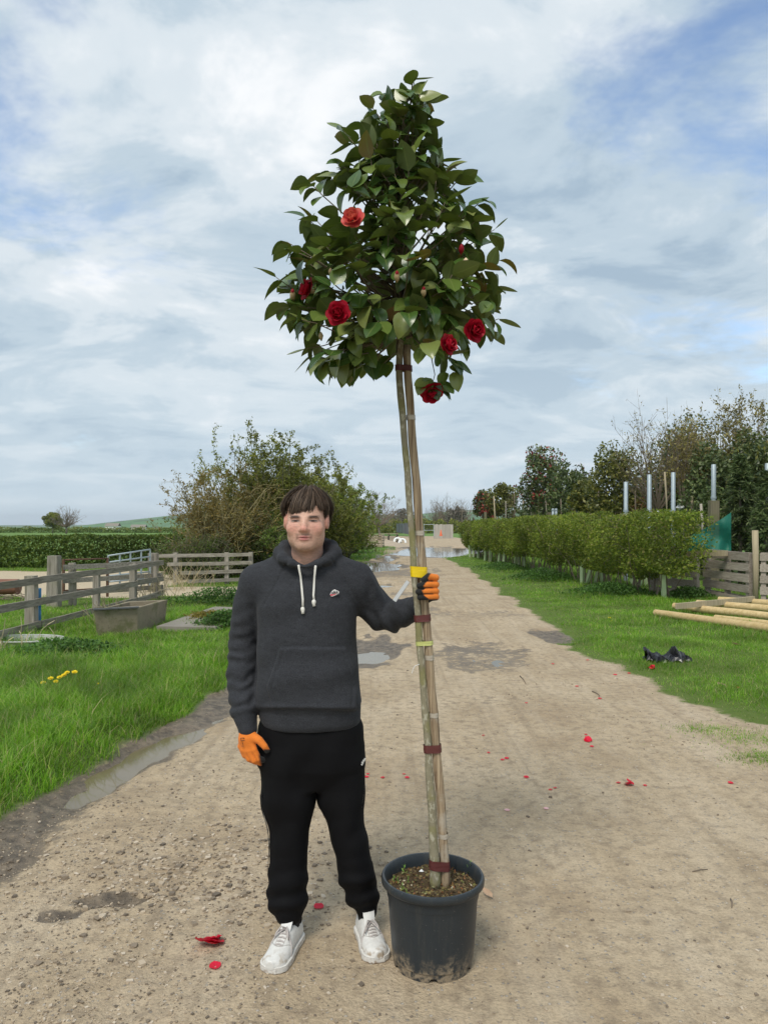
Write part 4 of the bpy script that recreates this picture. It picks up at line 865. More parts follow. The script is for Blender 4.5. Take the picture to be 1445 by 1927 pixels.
# concrete trough
def trough():
    CON = NT('old_concrete'); p = CON.pos(); n1 = CON.noise(p, 4, 6, 0.65); n2 = CON.noise(p, 26, 5, 0.7)
    c = CON.mix(n1, (0.17, 0.14, 0.09), (0.36, 0.31, 0.225)); c = CON.mix(CON.rng(CON.noise(p, 2.1, 5, 0.7), 0.48, 0.62, 0, 0.7), c, (0.12, 0.13, 0.05)); c = CON.mix(CON.rng(n2, 0.55, 0.75, 0, 0.6), c, (0.08, 0.07, 0.055)); CON.set(col=c, rough=0.92, spec=0.2); CON.bump(n2, 0.5, 0.012)
    FL, FR, BR = np.array((-4.28, 11.35)), np.array((-3.73, 11.66)), np.array((-3.64, 12.95)); BL = FL + BR - FR
    root = thing('water_trough', (*((FL + BR) / 2), 0.0), 'old stained concrete water trough by the fence', 'trough')
    cor = [FL, FR, BR, BL]; cen = sum(cor) / 4; zt = 0.40; zb = -0.05; walls = []
    V = []
    for (k, z) in ((0.90, zb), (1.0, zt - 0.012), (0.985, zt), (0.80, zt), (0.76, 0.13)):
        for q in cor: V.append((*(cen + (q - cen) * k), z + random.uniform(-.006, .006)))
    m = MB(); m.add(V, [[i*4+j, i*4+(j+1) % 4, (i+1)*4+(j+1) % 4, (i+1)*4+j] for i in range(4) for j in range(4)], polys=[[16, 17, 18, 19]]); m.build('basin', CON.m, root)
    e = 0.012
    m = MB(); m.bar((*(FL + (0.0, -0.012)), zt + e), (*(FR + (0.02, -0.012)), zt + e), 0.06, 0.022); m.build('metal_strip', simple('dark_strip', (0.10, 0.10, 0.10), 0.5, 0.3, 8), root)
    m = MB(); q = (FL + BL) / 2; r_ = (FR + BR) / 2; m.bar((*(q + (r_ - q) * 0.15), zt - 0.05), (*(q + (r_ - q) * 0.85), zt - 0.05), 0.16, 0.03); m.build('cross_slab', CON.m, root)
    return CON.m
CONC = trough()
m = MB(); m.add([(-3.55, 12.0, 0.075), (-2.6, 11.9, 0.075), (-2.1, 14.6, 0.06), (-3.3, 15.0, 0.06), (-3.55, 12.0, -0.1), (-2.6, 11.9, -0.1), (-2.1, 14.6, -0.1), (-3.3, 15.0, -0.1)], polys=[[0, 1, 2, 3], [0, 4, 5, 1], [1, 5, 6, 2]])
SLABM = simple('grey_slab', (0.25, 0.225, 0.19), 0.9, 0.2, 3, 0.4)
o = m.build('concrete_slab', SLABM, None, off=(-3, 13, 0)); tag(o, 'flat grey concrete slab in the grass beside the trough', 'slab')
# moss cushion, dead stems, tub, roller, blue pipe
def moss():
    x, y = -3.02, 13.4; m = MB(); q = []
    P = np.stack([RNG.normal(0, 0.16, 1600), RNG.normal(0, 0.22, 1600), np.abs(RNG.normal(0, 0.02, 1600))], 1) + (x, y, 0.08)
    root = thing('moss_cushion', (x, y, 0.08), 'yellow moss cushion on the concrete slab edge', 'moss'); leaves_obj('foliage', P, 0.02, 0.012, leaf_mat('yellow_moss', [(0, (0.16, 0.14, 0.02)), (1, (0.34, 0.28, 0.05))]), root)
moss()
def tub():
    x, y = -5.05, 10.75; root = thing('plastic_tub', (x, y, -0.13), 'white rimmed shallow tub lying in grass under the fence', 'tub')
    m = MB(); m.lathe([(0.30, 0.02), (0.40, 0.19), (0.42, 0.20), (0.43, 0.185), (0.34, 0.03)], (0, 0, 0), 28); m.V[0] = m.V[0] * np.array((1.3, 0.8, 1)) + np.array((x, y, -0.13)); m.build('bowl', simple('dirty_white', (0.34, 0.34, 0.32), 0.6, 0.2, 5), root, True)
    m = MB(); m.tube([(x + 0.56 * math.cos(t), y + 0.345 * math.sin(t), 0.07) for t in np.linspace(0, 6.283, 30)], 0.015, 6); m.build('rim', simple('grimy_rim', (0.42, 0.43, 0.41), 0.6, 0.2, 5), root, True)
tub()
def roller():
    x, y = -8.45, 17.0; root = thing('iron_roller', (x, y, 0.0), 'rusty brown iron roller lying behind the fence, cut by picture edge', 'roller')
    m = MB(); m.tube([(x - 1.2, y, 0.28), (x + 0.38, y, 0.28)], 0.17, 20); m.build('drum', simple('rust_drum', (0.22, 0.10, 0.065), 0.8, 0.25, 4), root, True, angle=0.8)
    m = MB(); P = np.stack([RNG.uniform(-1.0, 0.75, 90), RNG.uniform(-0.35, 0.1, 90), RNG.uniform(0.02, 0.1, 90)], 1) + (x, y, 0); d = RNG.normal(0, 1, (90, 3)) * np.array((1, .5, .35))
    V, Q = twigs_mesh(np.stack([P, P + unit(d) * 0.25], 1), 0.008, 0.004); link('brush_debris', mesh_np('brush_debris', V - np.array(root.location), Q), TWIG, root, 'stuff')
roller()
m = MB(); m.tube([(-5.42, 12.12, 0.0), (-5.42, 12.12, 0.42)], 0.022, 10); m.tube([(-5.42, 12.12, 0.42), (-5.42, 12.12, 0.66)], 0.026, 10); o = m.build('blue_pipe', simple('blue_plastic', (0.06, 0.22, 0.42), 0.45, 0.15, 5), None, True, off=(-5.42, 12.12, 0)); tag(o, 'blue water pipe standing beside the thick fence post', 'pipe')
STRAW = leaf_mat('dead_stem', [(0, (0.38, 0.31, 0.18)), (1, (0.56, 0.48, 0.30))], 1.0, 0.15, 0.8)
def dead_stems(cx, cy, n, h, spread, label):
    root = thing('dead_stems', (cx, cy, 0), label, 'dead stems'); st = np.stack([RNG.normal(cx, spread, n), RNG.normal(cy, spread, n), np.zeros(n)], 1)
    s, t, _, _ = grow(st, np.array((0, 0, 1.0)) + RNG.normal(0, 0.28, (n, 3)), h * RNG.uniform(0.5, 1.1, n), 4, 0.16, 0, 0.03)
    V, Q = twigs_mesh(s, 0.006, 0.004); link('stem', mesh_np('stem', V - np.array(root.location), Q), STRAW, root, 'stuff')
dead_stems(-5.15, 19.6, 60, 0.8, 0.35, 'pale dry stems at the corner of the back fence'); dead_stems(-5.05, 16.9, 46, 0.6, 0.22, 'straw-coloured dead grass round the last fence post'); dead_stems(-4.55, 12.9, 60, 0.45, 0.16, 'dead grass stems behind the concrete trough'); dead_stems(-4.75, 9.9, 14, 0.45, 0.4, 'few pale bent straws in front of the fence rail')
# weeds
NETT = leaf_mat('nettle_leaf', [(0, (0.035, 0.085, 0.015)), (0.6, (0.065, 0.145, 0.022)), (1, (0.10, 0.20, 0.035))], 1.5, 0.3, 0.6, 1.5, 0.3)
def weeds(cx, cy, rx, ry, h, n, label, ls=0.03):
    root = thing('weed_clump', (cx, cy, hz(cx, cy)), label, 'weeds', None)
    q = RNG.normal(0, 0.42, (n, 2)); r2 = (q ** 2).sum(1); P = np.stack([cx + q[:, 0] * rx, cy + q[:, 1] * ry, hz(cx, cy) + h * np.exp(-r2 * 1.3) * RNG.uniform(0.25, 1.05, n)], 1)
    leaves_obj('foliage', P, ls, ls * 0.6, NETT, root, up=3.0)
weeds(-2.55, 12.4, 0.55, 0.5, 0.26, 1500, 'dark nettle clump beside the sleeve of the man'); weeds(-3.35, 16.0, 1.3, 0.8, 0.35, 3000, 'leafy weed patch in front of the dirt path')
weeds(4.6, 22.5, 1.0, 1.2, 0.34, 3200, 'dark nettle patch in front of the hedge middle'); weeds(5.25, 17.8, 1.0, 1.0, 0.28, 3200, 'nettle patch below the near bushy end of hedge'); weeds(4.3, 28, 0.9, 2.0, 0.25, 2500, 'low weeds further along the hedge foot'); weeds(6.6, 16.6, 0.6, 0.7, 0.3, 1600, 'weeds between the last hedge bush and pallets')
weeds(-4.0, 9.6, 0.9, 0.7, 0.22, 1500, 'broad-leaved weeds in the long grass near picture edge')

# ================================================================ far end of the track
def far_end():
    fp = thing('board_fence', (*npos(830, 92), fz(92)), 'pale vertical board fence beyond the big puddle', 'fence')
    BO = wood_mat('pale_boards', (0.36, 0.33, 0.29), (0.50, 0.47, 0.42), axis=2, scale=3)
    for k in range(9):
        px = 817.5 + k * 4.1; a = at(px, 1009, 92); m = MB(); m.bar((a[0], 92 + random.uniform(-.02, .02), fz(92)), (a[0], 92, a[2] + 1.42 + random.uniform(-.03, .03)), 0.25, 0.03, up=(0, 1, 0)); m.build('board', BO, fp)
    mf = thing('mesh_fence', (*npos(792, 90), 0), 'open steel mesh fence panel left of the board fence', 'fence')
    for px in (798, 816): a = at(px, 1010, 90); MB().tube([(a[0], 90, a[2]), (a[0], 90, a[2] + 1.5)], 0.035, 6).build('upright', STEEL, mf)
    for py in (987, 998): a, b = at(797, py, 90), at(817, py, 90); MB().tube([a, b], 0.03, 6).build('bar', STEEL, mf)
    df = thing('dark_mesh_fence', (*npos(750, 95), 0), 'dark netted fence line left of the held trunk far away', 'fence'); DK = simple('dark_net', (0.10, 0.11, 0.12), 0.8, 0.2, 1)
    a0, b0 = at(746, 1002, 135), at(778, 1008, 95)
    for k in range(6):
        c = a0 + (b0 - a0) * k / 5; MB().tube([c, c + (0, 0, 1.7)], 0.05, 6).build('post', DK, df)
        if k < 5:
            d = a0 + (b0 - a0) * (k + 0.96) / 5; m = MB(); m.bar((c + (0.05, 0, 0.8)), d + (0, 0, 0.8), 0.04, 1.5); m.build('net_panel', DK, df)
    cone = thing('traffic_cone', tuple(at(829.5, 1008.5, 88)), 'tiny orange cone before the board fence', 'cone'); x, y, z = at(829.5, 1008.5, 88)
    m = MB(); m.lathe([(0.16, 0.03), (0.03, 0.7), (0, 0.7)], (x, y, z), 10); OR = simple('cone_orange', (0.70, 0.13, 0.04), 0.5); m.build('body', OR, cone, True); m = MB(); m.bar((x, y, z), (x, y, z + 0.03), 0.42, 0.42, up=(0, 1, 0)); m.build('foot', OR, cone)
    # crate of offcuts, pallet heap, sand heap, white pipes
    Y = 54; c = at(702, 1022, Y); x, y = c[0], Y; z = 0.0; CW = wood_mat('crate_wood', (0.36, 0.28, 0.20), (0.55, 0.46, 0.35), axis=0, scale=6)
    cr = thing('slatted_crate', (x, y, z), 'open slatted timber crate standing by the sand heap', 'crate')
    for k in range(5):
        zz = 0.10 + 0.185 * k
        for (a, b) in (((-0.72, -0.6), (0.60, -0.6)), ((0.62, -0.6), (0.78, 0.7)), ((-0.60, 0.62), (0.76, 0.72))):
            m = MB(); m.bar((x + a[0], y + a[1], zz), (x + b[0], y + b[1], zz), 0.03, 0.11, jit=0.006); m.build('slat', CW, cr)
    for (a, b) in ((-0.70, -0.57), (0.60, -0.57), (0.74, 0.67)): m = MB(); m.bar((x + a, y + b, 0), (x + a, y + b, 0.92), 0.08, 0.08, up=(0, 1, 0)); m.build('corner_post', CW, cr)
    x2, y2 = npos(732, 68); DW = wood_mat('dark_stack_wood', (0.10, 0.085, 0.07), (0.20, 0.17, 0.14), axis=0, scale=5)
    for k in range(7):
        st = thing('flat_pallet', (x2, y2, 0.115 * k), ('lowest', 'second', 'third', 'fourth', 'fifth', 'sixth', 'topmost pale')[k] + ' pallet of the stack beyond the crate', 'pallet', 'stacked flat pallets')
        mt = CW if k == 6 else DW; j = random.uniform(-.05, .05)
        m = MB(); m.bar((x2 - 0.85 + j, y2, 0.115 * k + 0.098), (x2 + 0.85 + j, y2, 0.115 * k + 0.098), 1.1, 0.022); m.build('deck', mt, st)
        for q in (-0.72, 0, 0.72): m = MB(); m.bar((x2 + q + j, y2 - 0.5, 0.115 * k + 0.042), (x2 + q + j, y2 + 0.5, 0.115 * k + 0.042), 0.14, 0.078); m.build('bearer', mt, st)
    x3, y3 = npos(728, 57); n = 26; V = []
    for i in range(n):
        for j in range(n):
            u, v = i / (n - 1) * 2 - 1, j / (n - 1) * 2 - 1; r = min(1, math.hypot(u, v)); V.append((x3 + u * 1.7, y3 + v * 1.5, 0.5 * (1 - r) ** 0.9 + 0.08 * float(fbm(np.array([u * 4]), np.array([v * 4]), o=3, seed=95)[0]) * (1 - r) - 0.02))
    V = np.array(V); o3 = np.array((x3, y3, 0.0)); i, j = np.meshgrid(np.arange(n - 1), np.arange(n - 1), indexing='ij'); a = (i * n + j).ravel()
    o = link('sand_heap', mesh_np('sand_heap', V - o3, np.stack([a, a + n, a + n + 1, a + 1], 1), True), simple('heap_sand', (0.40, 0.33, 0.25), 0.95, 0.15, 3, 0.4)); o.location = Vector(o3); tag(o, 'low heap of pale sand beside the crate', 'sand heap')
    for px, py, lab in ((748, 1017, 'white plastic pipe ring lying by the sand heap'), (757, 1019, 'second white pipe end right of the pipe ring')):
        c = at(px, py, 66); m = MB(); m.tube([c + (0.28 * math.cos(t), 0.15 * math.sin(t), 0.30 * math.sin(t) - 0.1) for t in np.linspace(-0.3, 3.6, 12)], 0.10, 8); o = m.build('white_pipe', WPL, None, True, off=tuple(c)); tag(o, lab, 'pipe')
    for px, lab in ((739, 'thin utility pole far behind the pallet stack'), (869, 'thin utility pole beyond the board fence')):
        Y = 180; x, y = npos(px, Y); m = MB(); m.tube([(x, y, fz(Y)), (x, y, fz(Y) + 5.5)], 0.12, 6); m.bar((x - 0.8, y, fz(Y) + 5.1), (x + 0.8, y, fz(Y) + 5.1), 0.1, 0.12); o = m.build('utility_pole', TWIG, None, off=(x, y, fz(Y))); tag(o, lab, 'utility pole')
    for px, Y, w_, h_, lab in ((213, 420, 7, 3.2, 'small white farm building below the left hill'), (262, 480, 9, 3.0, 'long pale shed below the left hill')):
        x, y = npos(px, Y); z = CH + (HY - 1001) / F * Y; b = thing('farm_building', (x, y, z), lab, 'building')
        m = MB(); m.bar((x - w_ / 2, y, z + h_ / 2 - 3), (x + w_ / 2, y, z + h_ / 2 - 3), 5, h_ + 6); m.build('wall', WPL, b)
        m = MB(); m.add([(x - w_/2 - .2, y - 2.8, z + h_), (x + w_/2 + .2, y - 2.8, z + h_), (x + w_/2 + .2, y, z + h_ + 1.6), (x - w_/2 - .2, y, z + h_ + 1.6), (x - w_/2 - .2, y + 2.8, z + h_), (x + w_/2 + .2, y + 2.8, z + h_)], polys=[[0, 1, 2, 3], [3, 2, 5, 4]]); m.build('roof', SLABM, b)
far_end()
# ================================================================ the potted camellia tree
TY = 2.955
def tp(px, py, dy=0.0): return at(px, py, TY + dy)
def tree_mats():
    t = NT('lichen_bark'); p = t.pos(); n1 = t.noise(p, 26, 6, 0.65); n2 = t.noise(t.map(p, (1, 1, 0.5)), 70, 4, 0.6)
    c = t.mix(n1, (0.17, 0.15, 0.10), (0.33, 0.30, 0.21)); c = t.mix(t.rng(n2, 0.52, 0.62, 0, 0.75), c, (0.46, 0.44, 0.34)); c = t.mix(t.rng(t.noise(p, 11, 5, 0.6), 0.48, 0.62, 0, 0.6), c, (0.22, 0.21, 0.07))
    t.set(col=c, rough=0.9, spec=0.2); t.bump(t.math('ADD', n1, n2), 0.5, 0.004)
    t = NT('stake_wood'); p = t.pos(); g = t.noise(t.map(p, (90, 90, 3)), 1, 6, 0.65, 0.3); n1 = t.noise(p, 8, 5, 0.6)
    c = t.mix(t.rng(g, 0.32, 0.68), (0.18, 0.125, 0.08), (0.46, 0.36, 0.24)); c = t.mix(t.rng(n1, 0.55, 0.68, 0, 0.6), c, (0.46, 0.42, 0.35)); c = t.mix(t.rng(t.noise(t.map(p, (60, 60, 1.4)), 1, 3), 0.60, 0.66, 0, 0.85), c, (0.07, 0.05, 0.035))
    t.set(col=c, rough=0.9, spec=0.2); t.bump(g, 0.6, 0.004)
    for nm, c in (('brown_tape', (0.115, 0.032, 0.030)), ('yellow_tape', (0.85, 0.60, 0.01)), ('green_tie', (0.55, 0.58, 0.20)), ('clear_tape', (0.44, 0.39, 0.32))):
        t = NT(nm); p = t.pos(); w_ = t.noise(t.map(p, (12, 12, 160), rot=(0.25, 0.1, 0)), 1, 3); t.set(col=t.mix(w_, tuple(x * 0.8 for x in c), tuple(min(1, x * 1.15) for x in c)), rough=0.38 if nm != 'clear_tape' else 0.25, spec=0.45); t.bump(w_, 0.5, 0.003)
    t = NT('pot_plastic'); p = t.pos(); n = t.noise(p, 7, 6, 0.68); n2 = t.noise(p, 45, 4, 0.7); z = t.n('ShaderNodeSeparateXYZ'); t.L.new(p, z.inputs[0])
    dirt = t.math('MULTIPLY', t.rng(t.math('SUBTRACT', t.math('MULTIPLY', n, 0.34), z.outputs[2]), 0.075, 0.155), t.rng(n2, 0.35, 0.6))
    smear = t.rng(t.noise(t.map(p, (14, 14, 1.3)), 1, 5, 0.65), 0.5, 0.75, 0, 0.28)
    c = t.mix(n, (0.017, 0.023, 0.029), (0.032, 0.040, 0.047)); c = t.mix(smear, c, (0.16, 0.14, 0.10)); c = t.mix(t.math('MULTIPLY', dirt, 0.85), c, (0.31, 0.245, 0.165)); c = t.mix(t.rng(t.noise(p, 210, 2), 0.70, 0.76, 0, 0.7), c, (0.30, 0.28, 0.25))
    t.set(col=c, rough=t.rng(dirt, 0, 1, 0.42, 0.9), spec=0.4); t.bump(n2, 0.15, 0.002)
    t = NT('compost'); p = t.pos(); n = t.noise(p, 60, 5, 0.7); v = t.voro(p, 110, 'F1', 1); s = t.n('ShaderNodeSeparateColor'); t.L.new(v, s.inputs[0])
    c = t.mix(n, (0.035, 0.025, 0.015), (0.13, 0.09, 0.05)); c = t.mix(t.rng(s.outputs[0], 0.80, 0.84, 0, 0.8), c, t.mix(s.outputs[1], (0.30, 0.22, 0.10), (0.16, 0.16, 0.05))); t.set(col=c, rough=0.95, spec=0.15); t.bump(n, 0.9, 0.01)
    # leaves: glossy dark face, paler dull back, yellow midrib
    t = NT('camellia_leaf'); geo = t.n('ShaderNodeNewGeometry'); r = t.rand(); mid = t.attr('mid')
    face = t.ramp(r, [(0.0, (0.034, 0.075, 0.018)), (0.4, (0.066, 0.126, 0.024)), (0.72, (0.13, 0.185, 0.038)), (1.0, (0.24, 0.27, 0.085))]); back = t.ramp(r, [(0.0, (0.075, 0.11, 0.028)), (0.8, (0.12, 0.15, 0.045)), (0.93, (0.15, 0.15, 0.05)), (1.0, (0.22, 0.10, 0.03))])
    c = t.mix(geo.outputs['Backfacing'], face, back); c = t.mix(t.rng(mid, 0.90, 1.0, 0, 0.6), c, (0.20, 0.24, 0.07))
    t.leafy(c, t.mix(0.5, (0.10, 0.16, 0.01), (0.14, 0.20, 0.02)), 0.16, t.mix(geo.outputs['Backfacing'], (0.27, 0.27, 0.27), (0.6, 0.6, 0.6)), 0.5)
    t.bump(t.noise(t.pos(), 60, 3), 0.12, 0.003)
    for nm, a, b in (('red_petal', (0.30, 0.003, 0.016), (0.50, 0.012, 0.035)), ('coral_petal', (0.58, 0.02, 0.05), (0.80, 0.20, 0.13)), ('fallen_petal', (0.62, 0.008, 0.03), (0.75, 0.02, 0.06)), ('pink_petal', (0.75, 0.40, 0.42), (0.85, 0.60, 0.58))):
        t = NT(nm); e = t.attr('mid'); c = t.mix(t.math('MULTIPLY', e, t.math('ADD', t.math('MULTIPLY', t.rand(), 0.5), 0.5)), a, b); t.leafy(c, b, 0.22, 0.5, 0.3)
    simple('twig_bark', (0.16, 0.125, 0.085), 0.85, 0.3, 30); simple('bud_scale', (0.34, 0.25, 0.13), 0.7, 0.3, 80); simple('green_shoot', (0.16, 0.30, 0.05), 0.5, 0.2, 30); simple('faded_petal', (0.62, 0.45, 0.30), 0.6, 0.3, 40)
tree_mats()
def leaf_mesh(L, W, curl, fold, twist, seed, nl=7):
    """one camellia leaf: base at the origin, along +Y, face up; folded on the midrib and arched"""
    rr = random.Random(seed); V = []; mid = []
    for i in range(nl):
        t = i / (nl - 1); wv = (math.sin(math.pi * min(1, t * 1.0) ** 0.82) ** 0.75) * (1 - 0.25 * t) if t < 0.97 else 0.0
        if t > 0.84: wv *= 0.55 + 0.45 * (1 - (t - 0.84) / 0.16)
        wv = max(wv * W * 0.5 * 1.12, 0.0005); y = L * t; a = curl * t * t
        yc, zc = L * (t - 0.22 * abs(curl) * t ** 3), -L * a * 0.5
        tw = twist * t
        for s in (-1, -0.5, 0, 0.5, 1):
            x = s * wv; z = abs(s) * wv * fold + (0.0016 * math.sin(t * 16 + s * 3 + seed) * abs(s))
            V.append((x * math.cos(tw) - z * math.sin(tw), yc, zc + x * math.sin(tw) + z * math.cos(tw))); mid.append(1 - abs(s))
    Q = [[i*5+j, i*5+j+1, (i+1)*5+j+1, (i+1)*5+j] for i in range(nl - 1) for j in range(4)]
    n = len(V); r = 0.0013                               # stalk
    V += [(-r, -0.012, 0.001), (r, -0.012, 0.001), (r, 0.002, 0), (-r, 0.002, 0)]; mid += [1] * 4; Q.append([n, n+1, n+2, n+3])
    return np.array(V), np.array(Q), np.array(mid)
LEAFV = [leaf_mesh(1.0, 0.66, c, f, tw, k) for k, (c, f, tw) in enumerate(((0.35, 0.22, 0.1), (0.7, 0.30, -0.2), (0.15, 0.14, 0.25), (1.0, 0.35, 0.15), (0.5, 0.45, -0.35), (-0.25, 0.18, 0.0)))]
def potted_tree():
    x0, y0 = 0.187, TY
    root = thing('potted_tree', (x0, y0, 0.0), 'tall staked camellia tree with red flowers in a black plastic pot', 'tree')
    # --- pot
    N = 64; pr = [(0.128, 0.012), (0.150, 0.0), (0.152, 0.03), (0.156, 0.034), (0.172, 0.262), (0.176, 0.264), (0.179, 0.296), (0.190, 0.302), (0.1965, 0.309), (0.1975, 0.325), (0.193, 0.334), (0.186, 0.334), (0.181, 0.326), (0.176, 0.30), (0.172, 0.25)]
    m = MB(); m.lathe(pr[:8], (x0, y0, 0), N)
    V = m.V[0]                                             # drainage notches in the foot
    for k, v in enumerate(V):
        a = math.degrees(math.atan2(v[1] - y0, v[0] - x0)); rz = k // N
        if rz in (0, 1) and min(abs((a - b + 180) % 360 - 180) for b in (-93, -33, 27, 87, 147, -153)) < 6: v[2] = 0.016
    body = m.build('pot', MATS['pot_plastic'], root, True, angle=0.6)
    m = MB(); m.lathe(pr[7:], (x0, y0, 0), N); m.build('rim', MATS['pot_plastic'], body, True, angle=0.9)
    m = MB(); m.V.append(np.zeros((0, 3)))
    n = 30; V = [(x0, y0, 0.287)]; Q = []
    for i in range(1, 9):
        for j in range(n):
            a = 2 * math.pi * j / n; r = 0.177 * i / 8; xx, yy = x0 + r * math.cos(a), y0 + r * math.sin(a); V.append((xx, yy, 0.285 + 0.016 * float(fbm(np.array([xx * 30]), np.array([yy * 30]), o=3, seed=101)[0]) + 0.006 * (1 - i / 8)))
    m = MB(); m.add(V, [[1+(i-1)*n+j, 1+i*n+j, 1+i*n+(j+1) % n, 1+(i-1)*n+(j+1) % n] for i in range(1, 8) for j in range(n)], [[0, 1 + j, 1 + (j + 1) % n] for j in range(n)])
    soil = m.build('soil', MATS['compost'], root, True)
    # chips and grit on the soil
    q = 700; a = RNG.uniform(0, 6.283, q); r = 0.168 * np.sqrt(RNG.random(q)); P = np.stack([x0 + r * np.cos(a), y0 + r * np.sin(a), 0.290 + RNG.random(q) * 0.008], 1); V, Qd = leaf_quads(P, 0.006, 0.004)
    CH_ = leaf_mat('soil_chip', [(0, (0.05, 0.035, 0.02)), (0.6, (0.17, 0.12, 0.06)), (0.8, (0.25, 0.10, 0.04)), (0.9, (0.20, 0.22, 0.07)), (1, (0.55, 0.48, 0.36))], 1, 0.1, 0.8, 5, .1)
    link('bark_chip', mesh_np('bark_chip', V - np.array(root.location), Qd), CH_, soil, 'stuff')
    m = MB(); m.add(np.array([(-1, 0, 0), (0.3, -0.8, 0.2), (1, 0.1, 0), (0.1, 0.9, 0.3), (0, 0, 1.0)]) * 0.010 + tp(793, 1640, -0.02), tris=[[0, 1, 4], [1, 2, 4], [2, 3, 4], [3, 0, 4]]); m.build('perlite_lump', WPL, soil)
    for k, (px, py, s) in enumerate(((760, 1650, 1.2), (748, 1668, .7), (757, 1690, 1.0), (768, 1668, .8), (884, 1648, 1.5), (765, 1700, .9), (741, 1655, .8))):
        b = tp(px, py, 0.0); yy = TY + {1650: 0.10, 1668: 0.02, 1690: -0.06, 1648: 0.10, 1700: -0.09, 1655: 0.03}[py]; b = np.array(((px - CX) / F * yy, yy, 0.287)); pv = []; qv = []
        for j in range(6):
            a = j * 2.4 + k; d = np.array((math.cos(a), math.sin(a), 0.9 + 0.15 * j)); d /= np.linalg.norm(d); s_ = np.cross(d, (0, 0, 1)); s_ /= np.linalg.norm(s_); L = 0.018 * s * (1 - 0.06 * j); z = np.array((0, 0, 0.006 * s * j)); o_ = len(pv)
            pv += [b + z, b + z + d * L * 0.5 + s_ * L * 0.17, b + z + d * L, b + z + d * L * 0.5 - s_ * L * 0.17]; qv.append([o_, o_+1, o_+2, o_+3])
        m = MB(); m.add(pv, qv); m.tube([b, b + (0, 0, 0.03 * s)], 0.0012, 4); m.build('seedling', MATS['green_shoot'], soil)
    # --- stem and stake
    def interp_path(pts, n, dy, r):
        ys = [p[1] for p in pts]; yy = np.linspace(ys[0], ys[-1], n); xx = np.interp(-yy, [-v for v in ys], [p[0] for p in pts])
        xx = np.convolve(np.pad(xx, 2, 'edge'), np.ones(5) / 5, 'valid'); return [tp(a + 0.6 * math.sin(k * 0.9), b, dy) for k, (a, b) in enumerate(zip(xx, yy))]
    tpath = [(819, 1675), (817, 1600), (811, 1500), (804.5, 1400), (799, 1320), (793, 1260), (788, 1180), (781, 1100), (776.5, 1030), (771.5, 960), (767, 900), (762.5, 840), (757, 780), (752, 730), (751, 670), (752, 620)]
    P = interp_path(tpath, 60, -0.004, 0); rad = np.interp(np.linspace(0, 1, 60), [0, 0.06, 0.26, 0.5, 0.7, 0.9, 1], [0.0205, 0.0185, 0.0142, 0.0128, 0.0124, 0.0135, 0.0145]); rad = rad * (1 + 0.05 * np.sin(np.arange(60) * 0.77) + 0.03 * np.sin(np.arange(60) * 2.1))
    m = MB(); m.tube(P, rad, 14, jit=0.035); m.build('trunk', MATS['lichen_bark'], root, True)
    spath = [(839, 1678), (835, 1590), (827, 1480), (820, 1400), (813, 1310), (806, 1220), (799, 1140), (793, 1050), (787, 960), (780.5, 880), (774, 800), (768, 720), (765, 650)]
    S = interp_path(spath, 50, 0.006, 0); rs = np.interp(np.linspace(0, 1, 50), [0, 1], [0.0178, 0.0155]) * (1 + 0.03 * np.sin(np.arange(50) * 1.3)); m = MB(); m.tube(S, rs, 14, jit=0.03); stake = m.build('stake', MATS['stake_wood'], root, True)
    # --- ties: bands wound round both
    def band(py, hpx, mat, name, tilt=0.0, only=None, grow_=0.0026):
        n, k = 28, 5; V = []
        def c_at(path, y): return np.interp(-y, [-p[1] for p in path], [p[0] for p in path])
        for i in range(k):
            y = py - hpx / 2 + hpx * i / (k - 1)
            ca, cb = tp(c_at(tpath, y), y, -0.004), tp(c_at(spath, y), y, 0.006); ra = float(np.interp(y, [620, 720, 940, 1150, 1400, 1610, 1675], [0.0147, 0.0137, 0.0126, 0.0130, 0.0144, 0.0187, 0.0207])) + grow_; rb = float(np.interp(y, [650, 1678], [0.0157, 0.018])) + grow_
            pts = [c + np.array((r * math.cos(t), r * math.sin(t), 0)) for c, r in ((((ca, ra), (cb, rb)) if only is None else ((cb, rb + 0.001),))) for t in np.linspace(0, 2 * math.pi, 24, endpoint=False)]
            mid_ = (ca + cb) / 2 if only is None else cb
            for j in range(n):
                d = np.array((math.cos(2 * math.pi * j / n), math.sin(2 * math.pi * j / n), 0)); s = max(np.dot(p - mid_, d) for p in pts)
                e = 0.0008 * math.sin(i * 2.6 + j); q = d * (s + e)
                # hull support point
                best = max(pts, key=lambda p: np.dot(p - mid_, d)); q = best - mid_ + d * e; V.append(mid_ + q + np.array((0, 0, tilt * q[0])))
        m = MB(); m.add(V, [[i*n+j, i*n+(j+1) % n, (i+1)*n+(j+1) % n, (i+1)*n+j] for i in range(k - 1) for j in range(n)]); return m.build(name, MATS[mat], root if only is None else stake, True)
    band(693, 11, 'brown_tape', 'tape_band', -0.05); band(1163, 13, 'brown_tape', 'tape_band', 0.08); band(1408, 15, 'brown_tape', 'tape_band', 0.05); band(1627, 18, 'brown_tape', 'tape_band', -0.10); band(1076, 20, 'yellow_tape', 'yellow_tape', -0.06); band(1210, 8, 'green_tie', 'tie', 0.06)
    for y in (786, 1003, 1237, 1345, 1572): band(y, 9, 'clear_tape', 'clear_tape', only=1, grow_=0.0006)
    a, b = tp(768, 1094, -0.04), tp(742, 1131, -0.05); m = MB(); m.bar(a, b, 0.003, 0.016, up=(0.7, 0, 0.7)); m.build('plant_label', simple('label_plastic', (0.42, 0.43, 0.43), 0.3), root)
